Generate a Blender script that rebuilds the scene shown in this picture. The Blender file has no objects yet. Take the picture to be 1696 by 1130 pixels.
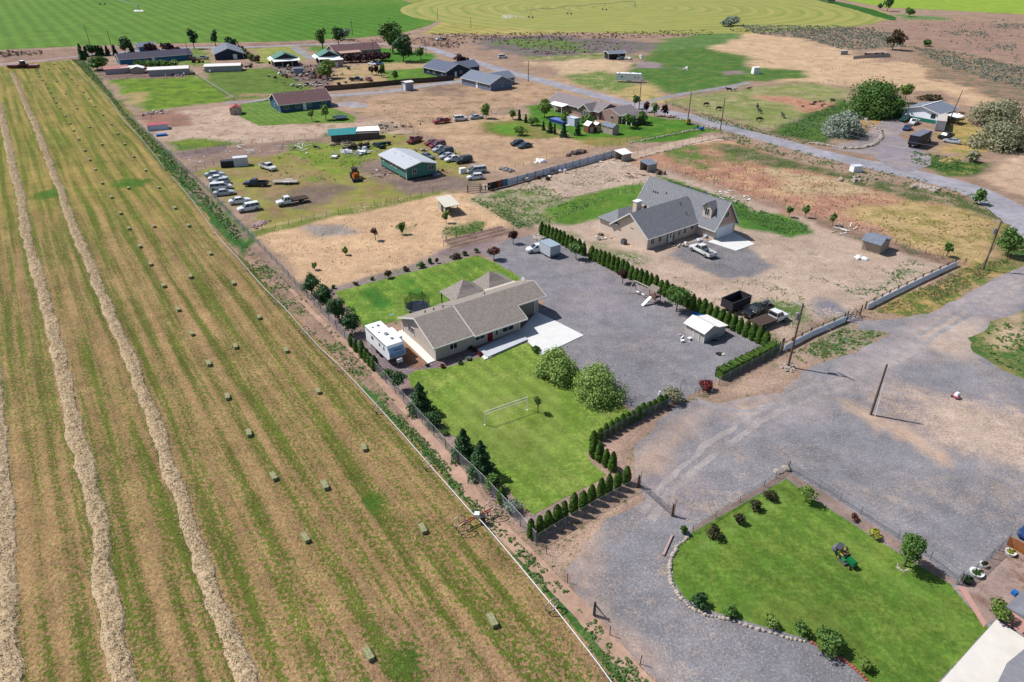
import bpy, bmesh, math, random
import numpy as np
from mathutils import Vector, Matrix, geometry
random.seed(7); RNG = np.random.default_rng(11)
S = bpy.context.scene; COL = S.collection
# ---------------------------------------------------------------- camera model, used to survey the site
F, TH, H = 1140.0, math.radians(30.5), 52.0
CT, ST = math.cos(TH), math.sin(TH)
def G(px, py, z=0.0):
    u = (px-848)/F; v = (py-565)/F
    dy = CT-v*ST; dz = -ST-v*CT; t = (z-H)/dz
    return Vector((u*t, dy*t, z))
def R(a): return math.radians(a)
AZ = 35.0                                  # the lots are laid out on this bearing
# ---------------------------------------------------------------- colour helpers
K = 0.54
def lin(c): return c/12.92 if c <= .04045 else ((c+.055)/1.055)**2.4
def C(r, g, b, k=K): return (lin(r/255)*k, lin(g/255)*k, lin(b/255)*k, 1.0)
MATS = {}
def nmat(name):
    m = bpy.data.materials.new(name); m.use_nodes = True
    nt = m.node_tree; b = nt.nodes['Principled BSDF']; b.inputs['Specular IOR Level'].default_value = .25
    return m, nt, b
def N(nt, t, **kw):
    n = nt.nodes.new(t)
    for k, v in kw.items():
        if hasattr(n, k) and not k.startswith('i_'): setattr(n, k, v)
    return n
def noise_node(nt, scale, detail=3, rough=.6, vec=None, dist=0):
    n = nt.nodes.new('ShaderNodeTexNoise'); n.inputs['Scale'].default_value = scale
    n.inputs['Detail'].default_value = detail; n.inputs['Roughness'].default_value = rough
    n.inputs['Distortion'].default_value = dist
    if vec: nt.links.new(vec, n.inputs['Vector'])
    return n.outputs['Fac']
def ramp(nt, fac, lo, hi, a=0., b=1.):
    n = nt.nodes.new('ShaderNodeMapRange'); n.inputs['From Min'].default_value = lo; n.inputs['From Max'].default_value = hi
    n.inputs['To Min'].default_value = a; n.inputs['To Max'].default_value = b
    nt.links.new(fac, n.inputs['Value']); return n.outputs['Result']
def math_n(nt, op, a, b=None, clamp=False):
    n = nt.nodes.new('ShaderNodeMath'); n.operation = op; n.use_clamp = clamp
    for i, x in enumerate((a, b)):
        if x is None: continue
        if isinstance(x, (int, float)): n.inputs[i].default_value = x
        else: nt.links.new(x, n.inputs[i])
    return n.outputs[0]
def mixc(nt, fac, a, b, mode='MIX'):
    n = nt.nodes.new('ShaderNodeMix'); n.data_type = 'RGBA'; n.blend_type = mode
    for i, x in ((0, fac), (6, a), (7, b)):
        if isinstance(x, (int, float, tuple)): n.inputs[i].default_value = x
        else: nt.links.new(x, n.inputs[i])
    return n.outputs[2]
def pos(nt, rot=0, scale=(1, 1, 1), obj=False):
    if obj: o = nt.nodes.new('ShaderNodeTexCoord').outputs['Object']
    else: o = nt.nodes.new('ShaderNodeNewGeometry').outputs['Position']
    if rot or scale != (1, 1, 1):
        r = nt.nodes.new('ShaderNodeVectorRotate'); r.rotation_type = 'Z_AXIS'; r.inputs['Angle'].default_value = rot
        nt.links.new(o, r.inputs['Vector'])
        s = nt.nodes.new('ShaderNodeVectorMath'); s.operation = 'MULTIPLY'; s.inputs[1].default_value = scale
        nt.links.new(r.outputs[0], s.inputs[0]); return s.outputs[0]
    return o
def bump(nt, b, h, strength, dist=.1):
    n = nt.nodes.new('ShaderNodeBump'); n.inputs['Strength'].default_value = strength; n.inputs['Distance'].default_value = dist
    nt.links.new(h, n.inputs['Height']); nt.links.new(n.outputs[0], b.inputs['Normal'])
def M(name, col, rough=.8, var=.12, scale=3., metal=0., stripes=None, spec=.25, col2=None):
    """plain surface with a little weathering; stripes=(axis, per metre, depth) draws boards or ribs"""
    if name in MATS: return MATS[name]
    m, nt, b = nmat(name); P = pos(nt, obj=True)
    n = noise_node(nt, scale, 4, .65, P)
    f = ramp(nt, n, .3, .7)
    lo = tuple(c*(1-var) for c in col[:3])+(1,); hi = tuple(min(1, c*(1+var)) for c in col[:3])+(1,)
    if col2: lo = col2
    c = mixc(nt, f, lo, hi)
    if stripes:
        ax, per, depth = stripes
        sp = nt.nodes.new('ShaderNodeSeparateXYZ'); nt.links.new(P, sp.inputs[0])
        w = math_n(nt, 'FRACT', math_n(nt, 'MULTIPLY', sp.outputs[ax], per))
        ww = ramp(nt, w, .0, .16, 1-depth, 1.)
        cc = nt.nodes.new('ShaderNodeMix'); cc.data_type = 'RGBA'; cc.blend_type = 'MULTIPLY'; cc.inputs[0].default_value = 1
        comb = nt.nodes.new('ShaderNodeCombineColor'); 
        for i in range(3): nt.links.new(ww, comb.inputs[i])
        nt.links.new(c, cc.inputs[6]); nt.links.new(comb.outputs[0], cc.inputs[7]); c = cc.outputs[2]
    nt.links.new(c, b.inputs['Base Color']); b.inputs['Roughness'].default_value = rough
    b.inputs['Metallic'].default_value = metal; b.inputs['Specular IOR Level'].default_value = spec
    MATS[name] = m; return m
def roofmat(name, col, var=.26, sc=6.5):
    if name in MATS: return MATS[name]
    m, nt, b = nmat(name); P = pos(nt, obj=True)
    br = nt.nodes.new('ShaderNodeTexVoronoi'); br.inputs['Scale'].default_value = sc; nt.links.new(P, br.inputs['Vector'])
    sep = nt.nodes.new('ShaderNodeSeparateColor'); nt.links.new(br.outputs['Color'], sep.inputs[0])
    n2 = noise_node(nt, .9, 3, .6, P)
    f = math_n(nt, 'ADD', math_n(nt, 'MULTIPLY', sep.outputs[0], .75), math_n(nt, 'MULTIPLY', n2, .3))
    c = mixc(nt, f, tuple(x*(1-var) for x in col[:3])+(1,), tuple(min(1, x*(1+var)) for x in col[:3])+(1,))
    nt.links.new(c, b.inputs['Base Color']); b.inputs['Roughness'].default_value = .95; b.inputs['Specular IOR Level'].default_value = .1
    bump(nt, b, sep.outputs[1], .4, .03)
    MATS[name] = m; return m
def leafmat(name, c1, c2):
    if name in MATS: return MATS[name]
    m, nt, b = nmat(name)
    a = nt.nodes.new('ShaderNodeAttribute'); a.attribute_name = 'rnd'
    n = noise_node(nt, 1.1, 2, .5, pos(nt, obj=True))
    f = math_n(nt, 'ADD', math_n(nt, 'MULTIPLY', a.outputs['Fac'], .6), ramp(nt, n, .3, .7, 0, .4))
    nt.links.new(mixc(nt, f, c1, c2), b.inputs['Base Color']); b.inputs['Roughness'].default_value = .6
    b.inputs['Specular IOR Level'].default_value = .2
    tr = nt.nodes.new('ShaderNodeBsdfTranslucent'); nt.links.new(mixc(nt, f, c1, c2), tr.inputs[0])
    mx = nt.nodes.new('ShaderNodeMixShader'); mx.inputs[0].default_value = .25
    out = nt.nodes['Material Output']; nt.links.new(b.outputs[0], mx.inputs[1]); nt.links.new(tr.outputs[0], mx.inputs[2]); nt.links.new(mx.outputs[0], out.inputs[0])
    MATS[name] = m; return m
def glassmat():
    if 'glass' in MATS: return MATS['glass']
    m, nt, b = nmat('glass'); b.inputs['Base Color'].default_value = (.02, .025, .03, 1); b.inputs['Roughness'].default_value = .08
    b.inputs['Specular IOR Level'].default_value = .6; MATS['glass'] = m; return m
def meshwire(name, col, fac, per=9.0):
    """woven wire: a diagonal lattice with open diamonds"""
    if name in MATS: return MATS[name]
    m, nt, b = nmat(name); b.inputs['Base Color'].default_value = col; b.inputs['Roughness'].default_value = .5
    sp = nt.nodes.new('ShaderNodeSeparateXYZ'); nt.links.new(pos(nt, obj=True), sp.inputs[0])
    outs = []
    for s in (1, -1):
        t = math_n(nt, 'ADD', math_n(nt, 'ADD', sp.outputs[0], sp.outputs[1]), math_n(nt, 'MULTIPLY', sp.outputs[2], s))
        t = math_n(nt, 'FRACT', math_n(nt, 'MULTIPLY', t, per))
        outs.append(math_n(nt, 'LESS_THAN', t, fac))
    k = math_n(nt, 'MAXIMUM', outs[0], outs[1])
    tr = nt.nodes.new('ShaderNodeBsdfTransparent'); mx = nt.nodes.new('ShaderNodeMixShader'); out = nt.nodes['Material Output']
    nt.links.new(k, mx.inputs[0]); nt.links.new(tr.outputs[0], mx.inputs[1]); nt.links.new(b.outputs[0], mx.inputs[2]); nt.links.new(mx.outputs[0], out.inputs[0])
    MATS[name] = m; return m
# ---------------------------------------------------------------- objects
def tag(o, label=None, cat=None, group=None, kind=None):
    if label: o['label'] = label
    if cat: o['category'] = cat
    if group: o['group'] = group
    if kind: o['kind'] = kind
    return o
def thing(name, loc, az=0, label=None, cat=None, group=None):
    o = bpy.data.objects.new(name, None); COL.objects.link(o); o.location = loc; o.rotation_euler = (0, 0, R(az)); o.empty_display_size = .3
    return tag(o, label, cat, group)
def copy_tree(o, parent=None):
    c = o.copy(); COL.objects.link(c); c.parent = parent
    for ch in list(o.children): copy_tree(ch, c)
    return c
ORD = ['first','second','third','fourth','fifth','sixth','seventh','eighth','ninth','tenth','eleventh','twelfth','thirteenth','fourteenth','fifteenth','sixteenth','seventeenth','eighteenth','nineteenth','twentieth']
TEN = {2:'twenty',3:'thirty',4:'forty',5:'fifty',6:'sixty'}
def ordw(i):
    if i < 20: return ORD[i]
    n = i+1; t, u = divmod(n, 10)
    return (TEN[t][:-1]+'ieth') if u == 0 else TEN[t]+'-'+ORD[u-1]
class MB:
    def __init__(s): s.v = []; s.f = []; s.m = []
    def add(s, vs, fs, m=0):
        k = len(s.v); s.v += [tuple(p) for p in vs]; s.f += [tuple(i+k for i in f) for f in fs]; s.m += [m]*len(fs); return s
    def box(s, x0, y0, z0, x1, y1, z1, m=0):
        return s.add([(x0,y0,z0),(x1,y0,z0),(x1,y1,z0),(x0,y1,z0),(x0,y0,z1),(x1,y0,z1),(x1,y1,z1),(x0,y1,z1)],
                     [(3,2,1,0),(4,5,6,7),(0,1,5,4),(1,2,6,5),(2,3,7,6),(3,0,4,7)], m)
    def frustum(s, b, t, z0, z1, m=0):
        """b, t = (x0,y0,x1,y1) rectangles at z0 and z1"""
        return s.add([(b[0],b[1],z0),(b[2],b[1],z0),(b[2],b[3],z0),(b[0],b[3],z0),(t[0],t[1],z1),(t[2],t[1],z1),(t[2],t[3],z1),(t[0],t[3],z1)],
                     [(3,2,1,0),(4,5,6,7),(0,1,5,4),(1,2,6,5),(2,3,7,6),(3,0,4,7)], m)
    def beam(s, a, b, w, h=None, m=0):
        h = h or w; a = Vector(a); b = Vector(b); d = (b-a).normalized()
        up = Vector((0,0,1)) if abs(d.z) < .95 else Vector((1,0,0))
        x = d.cross(up).normalized()*w/2; y = x.cross(d).normalized()*h/2
        vs = [a-x-y,a+x-y,a+x+y,a-x+y,b-x-y,b+x-y,b+x+y,b-x+y]
        return s.add(vs, [(3,2,1,0),(4,5,6,7),(0,1,5,4),(1,2,6,5),(2,3,7,6),(3,0,4,7)], m)
    def tube(s, a, b, r0, r1=None, n=8, m=0, cap=True):
        r1 = r0 if r1 is None else r1; a = Vector(a); b = Vector(b); d = (b-a).normalized()
        up = Vector((0,0,1)) if abs(d.z) < .95 else Vector((1,0,0))
        x = d.cross(up).normalized(); y = x.cross(d)
        vs = [a+(x*math.cos(2*math.pi*i/n)+y*math.sin(2*math.pi*i/n))*r0 for i in range(n)]+[b+(x*math.cos(2*math.pi*i/n)+y*math.sin(2*math.pi*i/n))*r1 for i in range(n)]
        fs = [(i,(i+1)%n,n+(i+1)%n,n+i) for i in range(n)]
        if cap: fs += [tuple(range(n-1,-1,-1)), tuple(range(n,2*n))]
        return s.add(vs, fs, m)
    def pipe(s, pts, r, n=6, m=0):
        for a, b in zip(pts[:-1], pts[1:]): s.tube(a, b, r, r, n, m)
        return s
    def slab(s, quad, th, m=0):
        """a sheet through 3-4 points with thickness downwards"""
        q = [Vector(p) for p in quad]; n = (q[1]-q[0]).cross(q[2]-q[0]).normalized()
        if n.z < 0: n = -n
        k = len(q); vs = q+[p-n*th for p in q]
        fs = [tuple(range(k)), tuple(range(2*k-1,k-1,-1))]+[(i,k+i,k+(i+1)%k,(i+1)%k) for i in range(k)]
        return s.add(vs, fs, m)
    def prism(s, poly, z0, z1, m=0):
        k = len(poly); vs = [(p[0],p[1],z0) for p in poly]+[(p[0],p[1],z1) for p in poly]
        return s.add(vs, [tuple(range(k-1,-1,-1)), tuple(range(k,2*k))]+[(i,(i+1)%k,k+(i+1)%k,k+i) for i in range(k)], m)
    def blob(s, c, r, seg=7, ring=5, jit=.12, m=0, rnd=random):
        vs = [(c[0],c[1],c[2]+r[2])]
        for j in range(1, ring):
            ph = math.pi*j/ring
            for i in range(seg):
                t = 2*math.pi*i/seg; q = 1+rnd.uniform(-jit, jit)
                vs.append((c[0]+r[0]*q*math.sin(ph)*math.cos(t), c[1]+r[1]*q*math.sin(ph)*math.sin(t), c[2]+r[2]*q*math.cos(ph)))
        vs.append((c[0],c[1],c[2]-r[2])); fs = [(0,1+i,1+(i+1)%seg) for i in range(seg)]
        for j in range(ring-2):
            a = 1+j*seg
            fs += [(a+i,a+seg+i,a+seg+(i+1)%seg,a+(i+1)%seg) for i in range(seg)]
        a = 1+(ring-2)*seg; fs += [(a+i,len(vs)-1,a+(i+1)%seg) for i in range(seg)]
        return s.add(vs, fs, m)
    def ring(s, c, r, t, ax, n=20, m=0):
        """a hoop of radius r, tube t, axis direction ax"""
        ax = Vector(ax).normalized(); up = Vector((0,0,1)); x = ax.cross(up).normalized(); y = up
        P = [Vector(c)+(x*math.cos(2*math.pi*i/n)+y*math.sin(2*math.pi*i/n))*r for i in range(n+1)]
        for a, b in zip(P[:-1], P[1:]): s.beam(a, b, t, t, m)
        return s
    def build(s, name, mats, parent=None, smooth=False):
        me = bpy.data.meshes.new(name); me.from_pydata(s.v, [], s.f)
        if not isinstance(mats, (list, tuple)): mats = [mats]
        for m in mats: me.materials.append(m)
        if len(mats) > 1: me.polygons.foreach_set('material_index', s.m)
        if smooth: me.polygons.foreach_set('use_smooth', [True]*len(me.polygons))
        me.update(); o = bpy.data.objects.new(name, me); COL.objects.link(o); o.parent = parent
        return o
# ---------------------------------------------------------------- numpy noise
def vnoise(x, y, seed=0):
    xi = np.floor(x).astype(np.int64); yi = np.floor(y).astype(np.int64); fx = x-xi; fy = y-yi
    fx = fx*fx*(3-2*fx); fy = fy*fy*(3-2*fy)
    def h(a, b):
        n = (a*374761393+b*668265263+seed*982451653) & 0xffffffff; n = ((n ^ (n >> 13))*1274126177) & 0xffffffff
        return ((n ^ (n >> 16)) & 0xffff)/65535.
    return (h(xi,yi)*(1-fx)+h(xi+1,yi)*fx)*(1-fy)+(h(xi,yi+1)*(1-fx)+h(xi+1,yi+1)*fx)*fy
def fbm(x, y, sc, oct=4, seed=0):
    t = 0; a = .5; tot = 0
    for i in range(oct): t = t+a*vnoise(x*sc, y*sc, seed+i); tot += a; a *= .55; sc *= 2.1
    return t/tot*2-1
def sdf(P, poly):
    """signed distance, positive inside"""
    A = np.array(poly, float); B = np.roll(A, -1, 0); d = np.full(len(P), 1e18); ins = np.zeros(len(P), bool)
    for a, b in zip(A, B):
        e = b-a; w = P-a; t = np.clip((w@e)/max(1e-9, e@e), 0, 1); q = w-np.outer(t, e); d = np.minimum(d, (q*q).sum(1))
        c = ((a[1] > P[:,1]) != (b[1] > P[:,1])) & (P[:,0] < (b[0]-a[0])*(P[:,1]-a[1])/((b[1]-a[1]) if b[1] != a[1] else 1e-12)+a[0])
        ins ^= c
    d = np.sqrt(d); return np.where(ins, d, -d)
def gp(pts): return [tuple(G(*p)[:2]) for p in pts]
def band(pts, w):
    """polygon of half-width w metres round a world polyline; w may be a list"""
    P = [Vector(p[:2]) for p in pts]; L = []; Rr = []
    for i, p in enumerate(P):
        d = (P[min(i+1,len(P)-1)]-P[max(i-1,0)]).normalized(); n = Vector((-d.y, d.x)); ww = w[i] if isinstance(w, list) else w
        L.append(tuple(p+n*ww)); Rr.append(tuple(p-n*ww))
    return L+Rr[::-1]
def smooth_line(pts, k=4):
    P = [Vector(p) for p in pts]; out = []
    for i in range(len(P)-1):
        a = P[max(i-1,0)]; b = P[i]; c = P[i+1]; d = P[min(i+2,len(P)-1)]
        for j in range(k):
            t = j/k; out.append(.5*((2*b)+(c-a)*t+(2*a-5*b+4*c-d)*t*t+(3*b-a-3*c+d)*t**3))
    out.append(P[-1]); return out
# ---------------------------------------------------------------- soil and grass sheets with painted soils
def soil_tone(c):
    return (c[0]*1., c[1]*1.01, min(1,c[2]*1.11)) if c[0] > c[1]*1.03 else c[:3]
def paint(P, base, ops):
    base = (soil_tone(base[0]), soil_tone(base[1]), base[2]); ops = [(o[0], None if o[1] is None else soil_tone(o[1]), None if o[2] is None else soil_tone(o[2]))+tuple(o[3:]) for o in ops]
    n = len(P); A = np.tile(np.array(base[0][:3]), (n,1)); B = np.tile(np.array(base[1][:3]), (n,1)); T = np.full(n, float(base[2]))
    nz = fbm(P[:,0], P[:,1], .12, 5, 3)
    for poly, ca, cb, amt, fe, na in ops:
        q = np.array(poly); lo = q.min(0)-fe-na; hi = q.max(0)+fe+na
        sel = np.where((P[:,0] > lo[0]) & (P[:,0] < hi[0]) & (P[:,1] > lo[1]) & (P[:,1] < hi[1]))[0]
        if not len(sel): continue
        d = sdf(P[sel], poly)+nz[sel]*na*1.6; w = np.clip(d/fe+.5, 0, 1); w = w*w*(3-2*w)
        if ca is not None: A[sel] = A[sel]*(1-w[:,None])+np.array(ca[:3])*w[:,None]
        if cb is not None: B[sel] = B[sel]*(1-w[:,None])+np.array(cb[:3])*w[:,None]
        if amt is not None: T[sel] = T[sel]*(1-w)+amt*w
    return A, B, T
def set_attrs(me, A, B, T):
    n = len(T)
    for nm, X in (('colA', A), ('colB', B)):
        at = me.attributes.new(nm, 'FLOAT_COLOR', 'POINT'); at.data.foreach_set('color', np.hstack([X, np.ones((n,1))]).astype(np.float32).ravel())
    at = me.attributes.new('amt', 'FLOAT', 'POINT'); at.data.foreach_set('value', T.astype(np.float32))
def soilmat(name, s1=.25, s2=2.2, fine=9., fvar=.22, soft=.05, bmp=.5, rot=0, stretch=(1,1,1), speck=None, stripe=None):
    m, nt, b = nmat(name)
    at = []
    for a in ('colA', 'colB', 'amt'):
        n = nt.nodes.new('ShaderNodeAttribute'); n.attribute_name = a; at.append(n)
    P = pos(nt, rot, stretch); P0 = pos(nt)
    n1 = noise_node(nt, s1, 5, .62, P); n2 = noise_node(nt, s2, 4, .7, P0)
    nf = noise_node(nt, fine, 3, .75, P0); n3 = noise_node(nt, fine*.45, 2, .6, P0)
    n = math_n(nt, 'ADD', math_n(nt, 'ADD', math_n(nt, 'MULTIPLY', n1, .42), math_n(nt, 'MULTIPLY', n2, .33)), math_n(nt, 'MULTIPLY', n3, .25))
    thr = ramp(nt, at[2].outputs['Fac'], 0, 1, .67, .33)
    f = math_n(nt, 'ADD', math_n(nt, 'DIVIDE', math_n(nt, 'SUBTRACT', n, thr), soft), .5, True)
    c = mixc(nt, f, at[0].outputs['Color'], at[1].outputs['Color'])
    nm = noise_node(nt, .09, 6, .7, P0); nq = noise_node(nt, .42, 4, .65, P0)
    br = math_n(nt, 'MULTIPLY', ramp(nt, math_n(nt, 'ADD', math_n(nt, 'MULTIPLY', nf, .6), math_n(nt, 'MULTIPLY', n3, .4)), .33, .67, 1-fvar*1.7, 1+fvar*1.5), math_n(nt, 'MULTIPLY', ramp(nt, nm, .34, .66, .82, 1.15), ramp(nt, nq, .32, .68, .84, 1.15)))
    if stripe:
        per, depth, r2, wob = stripe
        sv = nt.nodes.new('ShaderNodeSeparateXYZ'); nt.links.new(pos(nt, r2, (1,1,1.0001)), sv.inputs[0])
        w = noise_node(nt, .03, 2, .5, P0)
        t = math_n(nt, 'ADD', math_n(nt, 'MULTIPLY', sv.outputs[0], 6.2832/per), math_n(nt, 'MULTIPLY', w, wob))
        br = math_n(nt, 'MULTIPLY', br, ramp(nt, math_n(nt, 'SINE', t), -.6, .6, 1-depth, 1+depth))
    comb = nt.nodes.new('ShaderNodeCombineColor')
    for i in range(3): nt.links.new(br, comb.inputs[i])
    mm = nt.nodes.new('ShaderNodeMix'); mm.data_type = 'RGBA'; mm.blend_type = 'MULTIPLY'; mm.inputs[0].default_value = 1
    nt.links.new(c, mm.inputs[6]); nt.links.new(comb.outputs[0], mm.inputs[7]); c = mm.outputs[2]
    if speck:
        col, sc, thr2, amt = speck
        vo = nt.nodes.new('ShaderNodeTexVoronoi'); vo.inputs['Scale'].default_value = sc; nt.links.new(P0, vo.inputs['Vector'])
        sp = nt.nodes.new('ShaderNodeSeparateColor'); nt.links.new(vo.outputs['Color'], sp.inputs[0])
        c = mixc(nt, math_n(nt, 'MULTIPLY', math_n(nt, 'GREATER_THAN', sp.outputs[0], thr2), amt), c, col)
        c = mixc(nt, math_n(nt, 'MULTIPLY', math_n(nt, 'LESS_THAN', sp.outputs[0], 1-thr2), amt*.8), c, tuple(x*.25 for x in col[:3])+(1,))
    nt.links.new(c, b.inputs['Base Color']); b.inputs['Roughness'].default_value = .95; b.inputs['Specular IOR Level'].default_value = .08
    bump(nt, b, math_n(nt, 'ADD', nf, n2), bmp, .12)
    return m
def sheet(name, poly, z, mat, base, ops=(), res=3., step=1.2, amp=.25, kind='structure', label=None, cat=None, thick=0):
    pts = []; n = len(poly)
    for i in range(n):
        a = Vector(poly[i]); b = Vector(poly[(i+1)%n]); k = max(1, int((b-a).length/step))
        for j in range(k): pts.append(a+(b-a)*j/k)
    q = np.array([tuple(p) for p in pts])
    if amp:
        q = q+amp*np.stack([fbm(q[:,0], q[:,1], .45, 4, 21), fbm(q[:,0], q[:,1], .45, 4, 57)], 1)*1.7
    lo = q.min(0); hi = q.max(0)
    gx, gy = np.meshgrid(np.arange(lo[0], hi[0], res), np.arange(lo[1], hi[1], res)); g = np.stack([gx.ravel(), gy.ravel()], 1)
    if len(g): g = g+RNG.uniform(-.2, .2, g.shape)*res; g = g[sdf(g, q) > res*.35]
    nb = len(q); vs = [Vector(p) for p in q]+[Vector(p) for p in g]
    r = geometry.delaunay_2d_cdt(vs, [(i, (i+1)%nb) for i in range(nb)], [list(range(nb))], 1, 1e-5)
    P = np.array([tuple(p) for p in r[0]]); vv = [(p[0], p[1], z) for p in P]
    me = bpy.data.meshes.new(name); me.from_pydata(vv, [], [f if True else f for f in r[2]]); me.materials.append(mat)
    A, B, T = paint(P, base, ops); set_attrs(me, A, B, T); me.update()
    if len(me.polygons) and me.polygons[0].normal.z < 0: me.flip_normals()
    o = bpy.data.objects.new(name, me); COL.objects.link(o); tag(o, label, cat, None, kind); return o
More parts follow.
